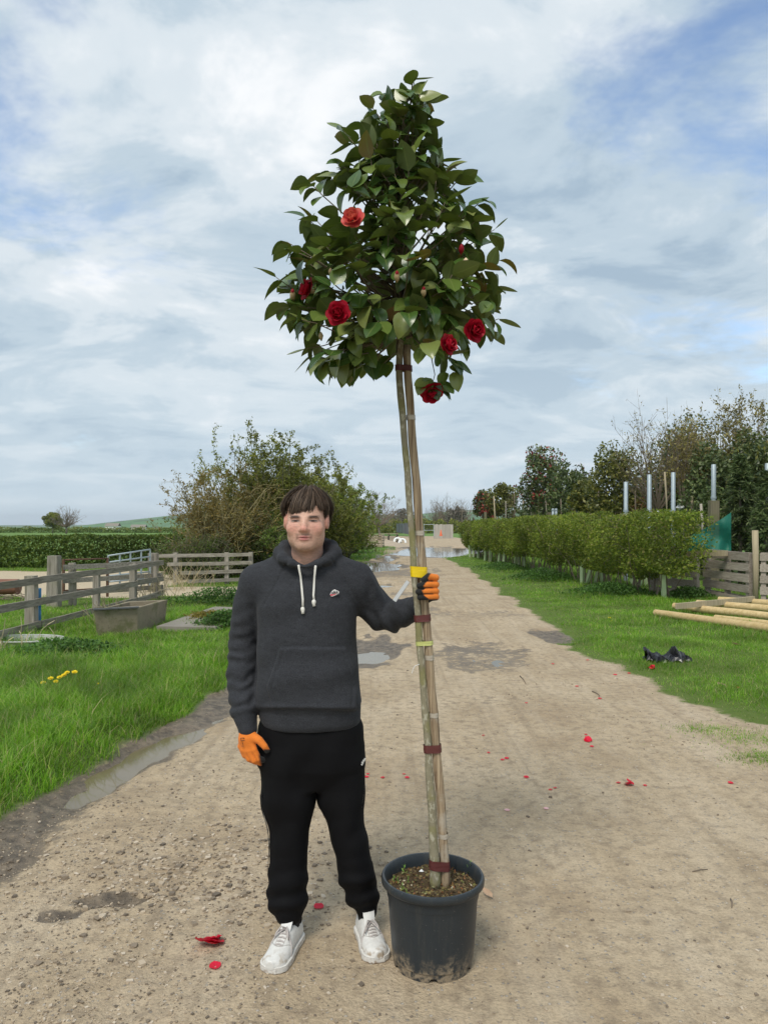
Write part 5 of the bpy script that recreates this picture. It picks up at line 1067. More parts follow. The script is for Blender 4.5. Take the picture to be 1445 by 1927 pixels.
    m = MB(); m.tube([tp(789, 1250, -.02), tp(781, 1253, -.03), tp(777, 1259, -.03), tp(775, 1267, -.03)], 0.0012, 5); m.build('loose_string', WPL, root)
    # --- crown
    lead = [tp(752, 630), tp(757, 560), tp(754, 470), tp(757, 380), tp(764, 300), tp(768, 240), tp(774, 180), tp(777, 146)]
    br = MB(); br.tube(lead, [0.013, 0.011, 0.009, 0.0075, 0.006, 0.0045, 0.0035, 0.002], 7, jit=0.05)
    prof_y = [118, 150, 200, 250, 300, 340, 400, 450, 520, 590, 650, 700, 730]
    prof_w = [4, 30, 50, 70, 104, 146, 182, 200, 216, 212, 186, 128, 70]; prof_c = [778, 772, 758, 748, 742, 740, 737, 734, 731, 734, 730, 690, 690]
    tips = []
    for (px, py, dep) in ((777, 150, 0), (790, 178, -.02), (774, 215, .02), (722, 178, .0), (702, 205, -.03), (690, 245, .03), (808, 190, .0), (812, 285, .05), (658, 262, 0), (645, 245, -.04), (612, 330, .05), (585, 345, -.03), (870, 335, .02), (905, 378, -.02), (930, 432, .06), (938, 490, -.05),
                           (540, 455, 0), (520, 522, -.02), (548, 470, -.12), (535, 575, .05), (560, 600, -.10), (930, 540, .10), (938, 600, -.02), (925, 622, .06), (632, 692, -.05), (590, 668, .04), (618, 660, -.14), (690, 680, -.08), (722, 684, -.06), (706, 676, .06), (858, 678, -.05), (808, 645, -.14), (845, 645, .06), (575, 410, .08), (668, 655, .12), (775, 640, .16)):
        c = np.array(tp(px, py, 0)); c[0] *= (TY + dep * 2.2) / TY; c[2] = CH + (c[2] - CH) * (TY + dep * 2.2) / TY; c[1] = TY + dep * 2.2; tips.append(c)
    tries = 0
    while len(tips) < 262 and tries < 20000:
        tries += 1
        py = 175 + 522 * RNG.random() ** 0.8; hw = np.interp(py, prof_y, prof_w) * 0.88; cx_ = np.interp(py, prof_y, prof_c); a = RNG.uniform(0, 6.283); rr = RNG.random() ** 0.36
        if math.sin(a) > 0.1 and RNG.random() < 0.5: continue
        c = np.array(tp(cx_ + hw * rr * math.cos(a), py)); dd = hw / F * TY * rr * math.sin(a) * 0.95; k = (TY + dd) / TY; c[0] *= k; c[2] = CH + (c[2] - CH) * k; c[1] += dd
        if py > 615 and abs(cx_ + hw * rr * math.cos(a) - 757) < 62 and math.sin(a) < 0.4: continue
        if py > 655 and cx_ + hw * rr * math.cos(a) > 730: continue
        if min(np.linalg.norm(c - t) for t in tips) > 0.050: tips.append(c)
    leadp = np.array(lead); LV = []
    def add_leaf(p, d, nrm, L, kind): LV.append((p, d, nrm, L, kind))
    ax = lambda z: np.array([np.interp(z, leadp[:, 2], leadp[:, 0]), np.interp(z, leadp[:, 2], leadp[:, 1]), z])
    flowers = ((665, 415, -.32, .040, (-0.25, -0.9, 0.35), 'coral_petal'), (637, 592, -.38, .043, (-0.1, -0.97, 0.1), 'red_petal'), (583, 546, -.20, .038, (-0.85, -0.4, 0.2), 'red_petal'), (889, 622, -.26, .042, (0.45, -0.85, -0.1), 'red_petal'), (838, 650, -.34, .038, (0.75, -0.6, 0.1), 'red_petal'), (812, 737, -.12, .042, (0.1, -0.75, -0.6), 'red_petal'))
    for c in tips:
        zb = max(lead[0][2] + RNG.uniform(0.0, 0.13), min(lead[-1][2] - 0.05, c[2] - 0.16 - 0.35 * np.hypot(c[0] - ax(c[2])[0], c[1] - TY) * 0.6)); b = ax(zb); d = c - b; L = np.linalg.norm(d)
        mid_ = b + d * 0.5 + np.array((0, 0, -0.06 * L)) + RNG.normal(0, 0.018, 3); q = mid_ * 0.35 + c * 0.65 + RNG.normal(0, 0.010, 3)
        br.tube([b, b * 0.4 + mid_ * 0.6 + RNG.normal(0, 0.008, 3), mid_ * 0.6 + q * 0.4, q, c], [0.0048, 0.0036, 0.0027, 0.0021, 0.0014], 5)
        td = unit(c - mid_); rad_ = c - ax(c[2]); rad_[2] = 0; rad_ = unit(rad_) if np.linalg.norm(rad_) > 1e-3 else np.array((0, -1.0, 0))
        nlv = int(RNG.integers(3, 6)); ph = RNG.uniform(0, 6.283); a_, b_, _ = frame_of(td); high = (c[2] - leadp[0, 2]) / (leadp[-1, 2] - leadp[0, 2])
        for k in range(nlv):
            s = k / nlv; pp = c - td * (0.085 * s) ; t = ph + k * 2.4; side = a_ * math.cos(t) + b_ * math.sin(t)
            dd = unit(td * (0.75 - 0.75 * s) + side * (0.55 + 0.6 * s) + rad_ * 0.35 + np.array((0, 0, 0.3 * high - 0.62 + RNG.normal(0, 0.25))))
            nn = np.array((0, 0, 1.0)) + side * 0.35 + rad_ * 0.6 + RNG.normal(0, 0.34, 3); add_leaf(pp, dd, nn, RNG.uniform(0.078, 0.114) * (0.92 if c[2] > tp(0, 250)[2] else 1), int(RNG.integers(0, 6)))
    # hanging sprig by the trunk
    hang = [tp(800, 640, -.1), tp(812, 675, -.12), tp(818, 705, -.12), tp(835, 690, -.13)]
    br.tube([tp(756, 640), tp(785, 628, -.05), hang[0], hang[1]], [0.006, 0.005, 0.003, 0.002], 5); br.tube([hang[1], hang[2], tp(812, 728, -.12)], [0.002, 0.0016, 0.0012], 5)
    for (px, py, dx, dz, L) in ((812, 712, -.6, -.8, .075), (815, 718, .2, -1, .08), (832, 715, .5, -.9, .08), (852, 700, .35, -1, .085), (845, 690, .9, -.3, .07), (825, 690, -.2, .5, .06), (806, 715, -.9, -.5, .07), (838, 700, -.3, -.9, .07), (795, 716, -.3, -.9, .065)):
        add_leaf(tp(px, py, -.13), unit(np.array((dx, -0.35, dz))), np.array((RNG.normal(0, .3), -0.8, 0.5)), L, int(RNG.integers(0, 6)))
    # leaves round each flower
    for (px, py, dep, rf, ax_, mt) in flowers:
        for k in range(3):
            a = RNG.uniform(0, 6.283); dvec = unit(np.array((math.cos(a), 0.2, math.sin(a) * 0.8 - 0.1))); add_leaf(np.array(tp(px, py)) * 1.0 + np.array((0, dep + 0.05, 0)) + dvec * 0.012, dvec, np.array((0, -0.5, 0.8)) + RNG.normal(0, .2, 3), RNG.uniform(.07, .09), int(RNG.integers(0, 6)))
    crown = br.build('crown', MATS['twig_bark'], root, True)
    LV.sort(key=lambda l: l[0][1] - 0.55 * math.hypot(l[0][0] - 0.03, 0)); off = np.array(root.location)
    base_me = []
    for (V, Q, md) in LEAFV:
        me = mesh_np('leaf', V, Q, True); attr(me, 'mid', md); me.materials.append(MATS['camellia_leaf']); base_me.append(me)
    BV, BQ, BM, n = [], [], [], 0
    for i, (p, d, nn, L, kd) in enumerate(LV):
        y_ = unit(d); z_ = nn - y_ * np.dot(nn, y_); z_ = unit(z_); x_ = np.cross(y_, z_)
        M3 = np.stack([x_, y_, z_], 1) * L
        if i < 300:
            o = bpy.data.objects.new('leaf', base_me[kd]); C.objects.link(o); o.parent = crown
            Mx = Matrix.Identity(4)
            for a in range(3):
                for b in range(3): Mx[a][b] = float(M3[a, b])
                Mx[a][3] = float(p[a] - off[a])
            o.matrix_local = Mx
        else:
            V, Q, md = LEAFV[kd]; BV.append(V @ M3.T + p - off); BQ.append(Q + n); BM.append(md); n += len(V)
    print('leaves', len(LV))
    me = mesh_np('leaf', np.concatenate(BV), np.concatenate(BQ), True); attr(me, 'mid', np.concatenate(BM)); link('leaf', me, MATS['camellia_leaf'], crown, 'stuff')
    # --- flowers
    def petal_mesh(w_, l_, cup, seed, name='petal'):
        n1, n2 = 6, 7; V = []; md = []
        for i in range(n1):
            t = i / (n1 - 1)
            for j in range(n2):
                s = j / (n2 - 1) * 2 - 1; wd = w_ * (math.sin(math.pi * (0.18 + 0.66 * t)) ** 0.8); e = 1 - 0.14 * abs(s) ** 3 * t
                V.append((s * wd, l_ * t * e, cup * (t ** 2) * l_ + 0.35 * cup * s * s * wd + 0.0035 * math.sin(4 * s + seed * 1.7) * t * t - 0.004 * (t > 0.9))); md.append(t ** 2)
        me = mesh_np(name, np.array(V), [np.array([[i*n2+j, i*n2+j+1, (i+1)*n2+j+1, (i+1)*n2+j] for i in range(n1 - 1) for j in range(n2 - 1)])], True); attr(me, 'mid', md); return me
    pet = {}
    for (px, py, dep, rf, axv, mt) in flowers:
        c = np.array(tp(px, py, 0)); k = (TY + dep) / TY; c[0] *= k; c[2] = CH + (c[2] - CH) * k; c[1] = TY + dep
        axv = unit(np.array(axv, float)); a_, b_, _ = frame_of(axv)
        m = MB(); m.tube([c - axv * 0.03 + (0, 0.01, 0.0), c - axv * 0.012, c - axv * 0.002], [0.002, 0.008, 0.010], 8)
        fl = m.build('flower', MATS['bud_scale'], root, True)
        for ring, (np_, tilt, ln, lift) in enumerate(((6, 82, 1.0, 0.0), (6, 62, 0.88, 0.004), (5, 42, 0.70, 0.008), (4, 20, 0.52, 0.011), (3, 5, 0.38, 0.012))):
            for j in range(np_):
                key = (ring, j % 3, mt); 
                if key not in pet:
                    pet[key] = petal_mesh(0.60, 1.0, (0.12, 0.28, 0.4, 0.55, 0.6)[ring] + 0.06 * (j % 3), ring * 3 + j % 3); pet[key].materials.append(MATS[mt])
                a = 2 * math.pi * (j + 0.5 * (ring % 2)) / np_ + random.uniform(-.12, .12); out = a_ * math.cos(a) + b_ * math.sin(a); ti = R(tilt + random.uniform(-9, 9))
                y_ = unit(out * math.sin(ti) + axv * math.cos(ti)); z_ = unit(axv * math.sin(ti) - out * math.cos(ti)); x_ = np.cross(y_, z_); s = rf * ln * random.uniform(0.92, 1.08)
                o = bpy.data.objects.new('petal', pet[key]); C.objects.link(o); o.parent = fl; Mx = Matrix.Identity(4); pos = c + axv * lift + out * 0.004 - off
                for r_ in range(3):
                    Mx[r_][0], Mx[r_][1], Mx[r_][2], Mx[r_][3] = float(x_[r_] * s), float(y_[r_] * s), float(z_[r_] * s), float(pos[r_])
                o.matrix_local = Mx
    for (px, py, dep, s, mt) in ((747, 520, -.36, .012, 'bud_scale'), (797, 549, -.33, .011, 'bud_scale'), (622, 511, -.30, .009, 'bud_scale'), (551, 555, -.15, .014, 'bud_scale'), (604, 632, -.28, .010, 'bud_scale'), (868, 468, -.25, .012, 'red_petal'), (876, 500, -.28, .020, 'faded_petal')):
        c = np.array(tp(px, py)); k = (TY + dep) / TY; c[0] *= k; c[2] = CH + (c[2] - CH) * k; c[1] = TY + dep
        m = MB()
        for j in range(6):
            a = j * 1.05; m.lathe([(0.0, -0.3), (0.9, 0.2), (0.75, 0.8), (0.1, 1.5)], (0, 0, 0), 5) if False else None
        m.tube([c + (0, 0.02, -s * 1.2), c + (0, 0.0, -s * 0.6), c, c + (0, -0.004, s * 0.8), c + (0, -0.006, s * 1.3)], [s * 0.2, s * 0.75, s * 0.85, s * 0.55, s * 0.08], 9, jit=0.1); bo = m.build('bud', MATS[mt], root, True)
        if mt == 'bud_scale' and s > 0.010: m = MB(); m.tube([c + (0, -0.003, s * 0.4), c + (0, -0.006, s * 1.0), c + (0, -0.007, s * 1.5)], [s * 0.62, s * 0.5, s * 0.1], 8); m.build('petal_tip', MATS['red_petal'], bo, True)
    return root
TREE = potted_tree()
# ================================================================ the man holding the tree
def seg_sd(P, a, b, r1, r2, sq=(1, 1, 1)):
    """tapered capsule; sq scales the axes first"""
    s = np.asarray(sq, np.float32); a = np.asarray(a, np.float32) ; b = np.asarray(b, np.float32); ba = (b - a); L = float((ba * ba).sum())
    d = [P[i] - a[i] for i in range(3)]; t = np.clip((d[0] * ba[0] + d[1] * ba[1] + d[2] * ba[2]) / L, 0, 1)
    q = ((d[0] - t * ba[0]) * s[0]) ** 2 + ((d[1] - t * ba[1]) * s[1]) ** 2 + ((d[2] - t * ba[2]) * s[2]) ** 2
    return np.sqrt(q) - (r1 + (r2 - r1) * t)
def ell_sd(P, c, r):
    d = [(P[i] - c[i]) for i in range(3)]; k0 = np.sqrt(sum((d[i] / r[i]) ** 2 for i in range(3))); k1 = np.sqrt(sum((d[i] / r[i] ** 2) ** 2 for i in range(3))) + 1e-6
    return k0 * (k0 - 1) / k1
def smin(a, b, k):
    h = np.clip(0.5 + 0.5 * (b - a) / k, 0, 1); return b + (a - b) * h - k * h * (1 - h)
def smax(a, b, k): return -smin(-a, -b, k)
def chain_sd(P, pts, rad, k=0.0, sq=(1, 1, 1)):
    d = None
    for i in range(len(pts) - 1):
        e = seg_sd(P, pts[i], pts[i+1], rad[i], rad[i+1], sq); d = e if d is None else (np.minimum(d, e) if k == 0 else smin(d, e, k))
    return d
def loft_sd(P, st, n=2.4):
    """stack of superellipses: stations (z, cx, cy, a, b)"""
    st = np.asarray(st, float); z = P[2]; zc = np.clip(z, st[0, 0], st[-1, 0])
    g = [np.interp(zc.ravel(), st[:, 0], st[:, i]).reshape(zc.shape).astype(np.float32) for i in range(1, 5)]
    k = ((np.abs(P[0] - g[0]) / g[2]) ** n + (np.abs(P[1] - g[1]) / g[3]) ** n) ** (1 / n)
    d = (k - 1) * np.minimum(g[2], g[3]); e = np.abs(z - zc)
    return np.where(e > 0, np.sqrt(np.maximum(d, 0) ** 2 + e ** 2) + np.minimum(d, 0) * 0, d)
def sdf_mesh(fn, lo, hi, h):
    lo = np.asarray(lo, float); hi = np.asarray(hi, float); n = np.ceil((hi - lo) / h).astype(int) + 1
    ax = [(lo[i] + h * np.arange(n[i])).astype(np.float32) for i in range(3)]
    P = (ax[0][:, None, None], ax[1][None, :, None], ax[2][None, None, :]); f = np.broadcast_to(fn(P), tuple(n)).astype(np.float32)
    s = f < 0; cor = [(i, j, k) for i in (0, 1) for j in (0, 1) for k in (0, 1)]
    sl = lambda a, c: a[c[0]:a.shape[0]-1+c[0], c[1]:a.shape[1]-1+c[1], c[2]:a.shape[2]-1+c[2]]
    cnt = sum(sl(s, c).astype(np.int8) for c in cor); I = np.argwhere((cnt > 0) & (cnt < 8))
    idx = np.full(cnt.shape, -1, np.int64); idx[I[:, 0], I[:, 1], I[:, 2]] = np.arange(len(I))
    fv = np.stack([f[I[:, 0]+c[0], I[:, 1]+c[1], I[:, 2]+c[2]] for c in cor], 1); acc = np.zeros((len(I), 3)); m = np.zeros(len(I))
    for a in range(8):
        for b in range(a + 1, 8):
            df = [abs(cor[a][q] - cor[b][q]) for q in range(3)]
            if sum(df) != 1: continue
            x = (fv[:, a] < 0) != (fv[:, b] < 0); t = np.where(x, fv[:, a] / (fv[:, a] - fv[:, b] + 1e-12), 0)
            pa, pb = np.array(cor[a], float), np.array(cor[b], float); acc += np.where(x[:, None], pa + (pb - pa) * t[:, None], 0); m += x
    V = lo + h * (I + acc / m[:, None]); Q = []
    for axis in range(3):
        o1, o2 = [(1, 2), (2, 0), (0, 1)][axis]; a = [slice(None)] * 3; b = [slice(None)] * 3; a[axis] = slice(0, -1); b[axis] = slice(1, None)
        s0, s1 = s[tuple(a)], s[tuple(b)]; E = np.argwhere(s0 != s1); E = E[(E[:, o1] > 0) & (E[:, o2] > 0) & (E[:, o1] < idx.shape[o1]) & (E[:, o2] < idx.shape[o2])]
        g = lambda d1, d2: idx[tuple((E[:, q] - (d1 if q == o1 else d2 if q == o2 else 0)) for q in range(3))]
        q = np.stack([g(1, 1), g(0, 1), g(0, 0), g(1, 0)], 1); fl = s0[E[:, 0], E[:, 1], E[:, 2]]
        q = np.where(fl[:, None], q, q[:, ::-1]); Q.append(q[(q >= 0).all(1)])
    return V, np.concatenate(Q)
def vnormals(V, Q):
    n = np.cross(V[Q[:, 2]] - V[Q[:, 0]], V[Q[:, 3]] - V[Q[:, 1]]); N = np.zeros_like(V)
    for k in range(4): np.add.at(N, Q[:, k], n)
    return unit(N)
def relax(V, Q, it=2, lam=0.5):
    E = np.concatenate([Q[:, [0, 1]], Q[:, [1, 2]], Q[:, [2, 3]], Q[:, [3, 0]]]); deg = np.bincount(E[:, 0], minlength=len(V)) + np.bincount(E[:, 1], minlength=len(V))
    for _ in range(it):
        S = np.zeros_like(V); np.add.at(S, E[:, 0], V[E[:, 1]]); np.add.at(S, E[:, 1], V[E[:, 0]]); V = V + lam * (S / deg[:, None] - V)
    return V
def put_mesh(name, V, Q, mat, parent, col=None, kind=None):
    me = mesh_np(name, V - np.array(origin_of(parent)), Q, True)
    if col is not None: attr(me, 'tint', col, 3)
    return link(name, me, mat, parent, kind)
def col_mat(name, rough=0.6, spec=0.4, sub=0.0, noise=None, bump=None, sheen=0.0):
    t = NT(name); c = t.attr('tint', True); p = t.pos()
    if noise:
        sc_, lo_, hi_ = noise; nz = t.rng(t.noise(t.map(p, (1, 1, 2.2)), sc_, 3, 0.7), 0.3, 0.7, lo_, hi_); m = t.n('ShaderNodeVectorMath', operation='SCALE'); t.L.new(c, m.inputs[0]); t.L.new(nz, m.inputs['Scale']); c = m.outputs[0]
    t.set(col=c, rough=rough, spec=spec)
    if sub: t.set(sub=sub, subr=(1.0, 0.35, 0.2), subs=0.008)
    if sheen: t.set(sheen=sheen)
    if bump: t.bump(t.noise(p, bump[0], 3, 0.6), bump[1], bump[2])
    return t.m
SKIN = col_mat('skin', 0.55, 0.35, 0.06, (70, 0.88, 1.12), (380, 0.25, 0.0015))
FLEECE = col_mat('heather_fleece', 0.95, 0.15, 0, (280, 0.58, 1.5), (700, 0.35, 0.002), 0.05)
JERSEY = col_mat('black_jersey', 0.8, 0.18, 0, (120, 0.85, 1.15), (500, 0.2, 0.002), 0.0)
LEATH = col_mat('white_leather', 0.45, 0.4, 0, (60, 0.92, 1.05), (200, 0.12, 0.001))
GLOVE = col_mat('work_glove', 0.8, 0.25, 0, (260, 0.88, 1.1), (420, 0.35, 0.002), 0.1)
def gmask(P, c, r): return np.exp(-(((P - np.asarray(c)) / np.asarray(r)) ** 2).sum(1))
def mixc(col, c, m): return col + (np.asarray(c) - col) * np.clip(m, 0, 1)[:, None]

def person():
    cx = -0.3085
    # ---------------- head, neck and body: one figure
    def head(P):
        X = np.abs(P[0] - cx); S = (X, P[1], P[2])
        d = ell_sd(S, (0, 3.095, 1.722), (0.079, 0.098, 0.092)); d = smin(d, ell_sd(S, (0, 3.045, 1.660), (0.0735, 0.076, 0.088)), 0.03); d = smin(d, ell_sd(S, (0, 3.033, 1.617), (0.058, 0.058, 0.044)), 0.03)
        d = smin(d, ell_sd(S, (0.046, 3.055, 1.628), (0.018, 0.034, 0.028)), 0.02)
        d = smin(d, ell_sd(S, (0, 2.990, 1.589), (0.030, 0.018, 0.017)), 0.022); d = smin(d, ell_sd(S, (0.028, 2.989, 1.7035), (0.030, 0.012, 0.0085)), 0.014); d = smin(d, ell_sd(S, (0.046, 2.999, 1.661), (0.026, 0.020, 0.024)), 0.02)
        d = smax(d, -ell_sd(S, (0.0345, 2.964, 1.690), (0.0195, 0.018, 0.0095)), 0.012); d = smin(d, ell_sd(S, (0.0345, 2.992, 1.6900), (0.0170, 0.0125, 0.0105)), 0.004)
        d = smin(d, seg_sd(S, (0, 2.981, 1.694), (0, 2.959, 1.660), 0.0090, 0.0120), 0.012); d = smin(d, ell_sd(S, (0, 2.957, 1.658), (0.0125, 0.011, 0.0095)), 0.008); d = smin(d, ell_sd(S, (0.0135, 2.970, 1.6545), (0.0085, 0.010, 0.0080)), 0.006)
        d = smin(d, ell_sd(S, (0, 2.980, 1.636), (0.022, 0.012, 0.012)), 0.012)
        d = smin(d, ell_sd(S, (0, 2.9730, 1.6285), (0.0235, 0.0090, 0.0048)), 0.005); d = smin(d, ell_sd(S, (0, 2.9735, 1.6185), (0.0200, 0.0100, 0.0058)), 0.005); d = smax(d, -ell_sd(S, (0, 2.966, 1.6237), (0.0235, 0.008, 0.0012)), 0.002)
        ear = ell_sd((X, P[1] + 0.0 * P[2], P[2]), (0.0835, 3.062, 1.688), (0.0085, 0.019, 0.031)); ear = smax(ear, -ell_sd(S, (0.092, 3.055, 1.690), (0.006, 0.010, 0.019)), 0.004); d = smin(d, ear, 0.010)
        d = smin(d, seg_sd(S, (0, 3.085, 1.62), (0, 3.125, 1.44), 0.060, 0.072), 0.028)
        return d
    V, Q = sdf_mesh(head, (cx - 0.11, 2.93, 1.42), (cx + 0.11, 3.22, 1.84), 0.0023); V = relax(V, Q, 1, 0.35)
    x = np.abs(V[:, 0] - cx); A = np.stack([x, V[:, 1], V[:, 2]], 1); front = sstep(3.06, 3.0, V[:, 1]); nz = vnoise(V[:, 0] * 420, V[:, 1] * 420, V[:, 2] * 420, seed=5)
    col = np.tile(np.array((0.62, 0.375, 0.285)), (len(V), 1))
    col = mixc(col, (0.61, 0.285, 0.225), 0.75 * gmask(A, (0.045, 2.985, 1.662), (0.026, 0.05, 0.024))); col = mixc(col, (0.61, 0.265, 0.21), 0.8 * gmask(A, (0, 2.95, 1.660), (0.017, 0.03, 0.016))); col = mixc(col, (0.60, 0.24, 0.20), 0.6 * gmask(A, (0.085, 3.06, 1.69), (0.02, 0.03, 0.035)))
    col = mixc(col, (0.46, 0.30, 0.23), 0.45 * gmask(A, (0.03, 3.0, 1.592), (0.055, 0.05, 0.024)))
    stub = 0.75 * gmask(A, (0, 2.985, 1.585), (0.028, 0.03, 0.012)) + 0.85 * gmask(A, (0.012, 2.97, 1.6375), (0.020, 0.03, 0.0052)) + 0.75 * gmask(A, (0.027, 2.975, 1.626), (0.0055, 0.03, 0.010)) + 0.3 * gmask(A, (0, 2.97, 1.607), (0.012, 0.03, 0.006))
    col = mixc(col, (0.12, 0.075, 0.052), stub * (0.80 + 0.5 * nz)); lip = gmask(A, (0, 2.966, 1.6205), (0.0185, 0.03, 0.0066)) + 0.8 * gmask(A, (0, 2.966, 1.629), (0.019, 0.03, 0.0036)); col = mixc(col, (0.50, 0.185, 0.175), np.clip(lip * 1.3, 0, 1) * front); col = mixc(col, (0.16, 0.06, 0.055), gmask(A, (0, 2.966, 1.6240), (0.023, 0.03, 0.0016)))
    bz = 1.7060 - 0.06 * np.abs(x - 0.030) + 0.05 * (x - 0.034); brow = np.exp(-((x - 0.036) / 0.020) ** 4) * np.exp(-((V[:, 2] - bz) / 0.0062) ** 2) * front; col = mixc(col, (0.035, 0.022, 0.016), 1.3 * brow * (0.9 + 0.4 * nz))
    ez = 1.6895 - 5.0 * (x - 0.0345) ** 2; lid = np.exp(-((x - 0.0345) / 0.0165) ** 6) * front; col = mixc(col, (0.44, 0.22, 0.18), 0.4 * np.exp(-((x - 0.0345) / 0.022) ** 4) * np.exp(-((V[:, 2] - 1.690) / 0.010) ** 2) * front); dz_ = V[:, 2] - ez; op = lid * np.exp(-(dz_ / 0.0030) ** 4); col = mixc(col, (0.30, 0.26, 0.24), op); col = mixc(col, (0.03, 0.026, 0.022), op * np.exp(-((x - 0.0335) / 0.0068) ** 6)); col = mixc(col, (0.022, 0.014, 0.012), lid * np.exp(-((dz_ - 0.0030) / 0.0021) ** 2)); col = mixc(col, (0.20, 0.09, 0.075), 0.6 * lid * np.exp(-((dz_ + 0.0034) / 0.0013) ** 2))
    def body(P):
        d = loft_sd(P, [(0.86, -0.30, 3.13, 0.165, 0.10), (1.1, -0.31, 3.13, 0.15, 0.10), (1.35, -0.31, 3.13, 0.165, 0.105), (1.44, -0.31, 3.13, 0.14, 0.08), (1.47, -0.31, 3.125, 0.08, 0.07)], 2.2)
        for pts, r in (ARM_R, ARM_L, LEG_R, LEG_L): d = smin(d, chain_sd(P, pts, [q * 0.5 for q in r]), 0.03)
        return d
    ARM_R = ([at(487, 1094, 3.14), at(459, 1200, 3.16), at(455, 1285, 3.10), at(465, 1368, 3.045)], [0.074, 0.056, 0.052, 0.040])
    ARM_L = ([at(671, 1094, 3.14), at(716, 1158, 3.19), at(728, 1163, 3.17), at(783, 1146, 3.035)], [0.074, 0.070, 0.064, 0.044])
    LEG_R = ([at(538, 1405, 3.13), at(544, 1580, 3.09), at(540, 1690, 3.085), at(548, 1730, 3.085)], [0.105, 0.070, 0.070, 0.045])
    LEG_L = ([at(640, 1405, 3.13), at(658, 1580, 3.10), at(679, 1690, 3.13), at(690, 1722, 3.13)], [0.100, 0.068, 0.060, 0.042])
    V2, Q2 = sdf_mesh(body, (-0.70, 2.96, 0.08), (0.20, 3.30, 1.50), 0.009)
    base = np.array((-0.28, 3.05, 0.0)); me = mesh_np('person', np.concatenate([V, V2]) - base, np.concatenate([Q, Q2 + len(V)]), True); attr(me, 'tint', np.concatenate([col, np.tile((0.62, 0.375, 0.285), (len(V2), 1))]), 3)
    root = link('person', me, SKIN); root.location = Vector(base); tag(root, 'man in charcoal hooded sweatshirt and black joggers gripping the tree stem', 'person')
    # ---------------- hair: under-cap and combed-forward locks
    HC, HR = np.array((cx, 3.098, 1.722)), np.array((0.0935, 0.106, 0.0985))
    t = NT('brown_hair'); r = t.rand(); t.set(col=t.ramp(r, [(0, (0.026, 0.017, 0.012)), (0.6, (0.066, 0.044, 0.030)), (1, (0.14, 0.095, 0.066))]), rough=0.6, spec=0.25); HAIR = t.m
    def hem(a):                                         # how low the hair reaches, by angle from the front
        a = np.abs(a); return np.interp(a, [0, 0.32, 0.50, 0.66, 0.84, 0.98, 1.3, 1.6, 3.2], [1.704, 1.705, 1.718, 1.736, 1.735, 1.700, 1.684, 1.668, 1.625])
    def cap(P):
        d = ell_sd(P, HC, HR - 0.006); a = np.arctan2(P[0] - cx, -(P[1] - HC[1])) ; hz_ = np.interp(np.abs(np.broadcast_to(a, d.shape)).ravel(), [0, 0.32, 0.50, 0.66, 0.84, 0.98, 1.3, 1.6, 3.2], [1.730, 1.730, 1.742, 1.756, 1.754, 1.722, 1.712, 1.69, 1.65]).reshape(d.shape); return smax(d, hz_ - P[2], 0.006)
    Vh, Qh = sdf_mesh(cap, HC - HR - 0.01, HC + HR + 0.012, 0.004); hair = put_mesh('hair', Vh, Qh, HAIR, root)
    n, K = 4200, 8; ang = RNG.uniform(-math.pi, math.pi, n); ang[: int(n * 0.55)] = RNG.normal(0, 0.8, int(n * 0.55)); li = np.floor(ang * 5.2 + RNG.uniform(-.45, .45, n)).astype(int); lock = (li + 0.5) / 5.2
    lr = lambda k: _h(li + 100, li * 0 + k, li * 0, 7) - 0.5; zend = hem(lock * 0.6 + ang * 0.4) + 0.045 * lr(1) + 0.006 + RNG.normal(0, 0.004, n) + 0.010 * ((ang - lock) * 5.2) ** 2 * 2; start = RNG.random(n) * 0.5; lift = RNG.uniform(-0.003, 0.004, n) + 0.012 * lr(2) + 0.008 * RNG.random(n) * (RNG.random(n) > 0.9); sweep = 0.55 * np.tanh((0.85 - ang) * 2.5) + 0.8 * lr(3) + RNG.normal(0, 0.10, n)
    pts = []
    for k in range(K):
        tt = start + (1 - start) * k / (K - 1); aa = ang + (lock - ang) * 0.75 * tt ** 2 + (sweep * (0.35 - tt) * np.cos(np.clip(ang, -1.5, 1.5))); zz = (HC[2] + HR[2] * 0.985) * (1 - tt ** 1.7) + zend * tt ** 1.7
        w_ = np.sqrt(np.clip(1 - ((zz - HC[2]) / (HR[2] + 0.001)) ** 2, 0.0, 1)); below = np.clip(HC[2] + 0.012 - zz, 0, 1); w_ = np.where(zz < HC[2] + 0.012, 1 - 2.6 * below * np.abs(np.sin(aa)) - 0.6 * below, w_)
        e = 1 + (lift * (0.4 + tt) + 0.004 * np.sin(3.1 * tt)) / 0.09; pts.append(np.stack([cx + np.sin(aa) * HR[0] * w_ * e, HC[1] - np.cos(aa) * HR[1] * w_ * e, zz + lift * (1 - tt) * 1.8], 1))
    pts = np.stack(pts, 1); pts += RNG.normal(0, 0.0008, pts.shape); out_ = unit(pts - HC); d_ = unit(np.gradient(pts, axis=1)); sd_ = unit(np.cross(d_, out_)); wd = RNG.uniform(0.0008, 0.0019, (n, 1, 1)) * np.array([0.7, 1, 1, 1, 1, 0.9, 0.7, 0.12])[None, :, None]
    VL = np.stack([pts - sd_ * wd, pts + out_ * wd * 0.5, pts + sd_ * wd], 2).reshape(-1, 3); b = (np.arange(n)[:, None] * K + np.arange(K - 1)[None]).ravel()[:, None] * 3
    QL = np.concatenate([b + np.array([[0, 1, 4, 3]]), b + np.array([[1, 2, 5, 4]])]); link('hair_strand', mesh_np('hair_strand', VL - np.array(origin_of(root)), QL, True), HAIR, hair, 'stuff')
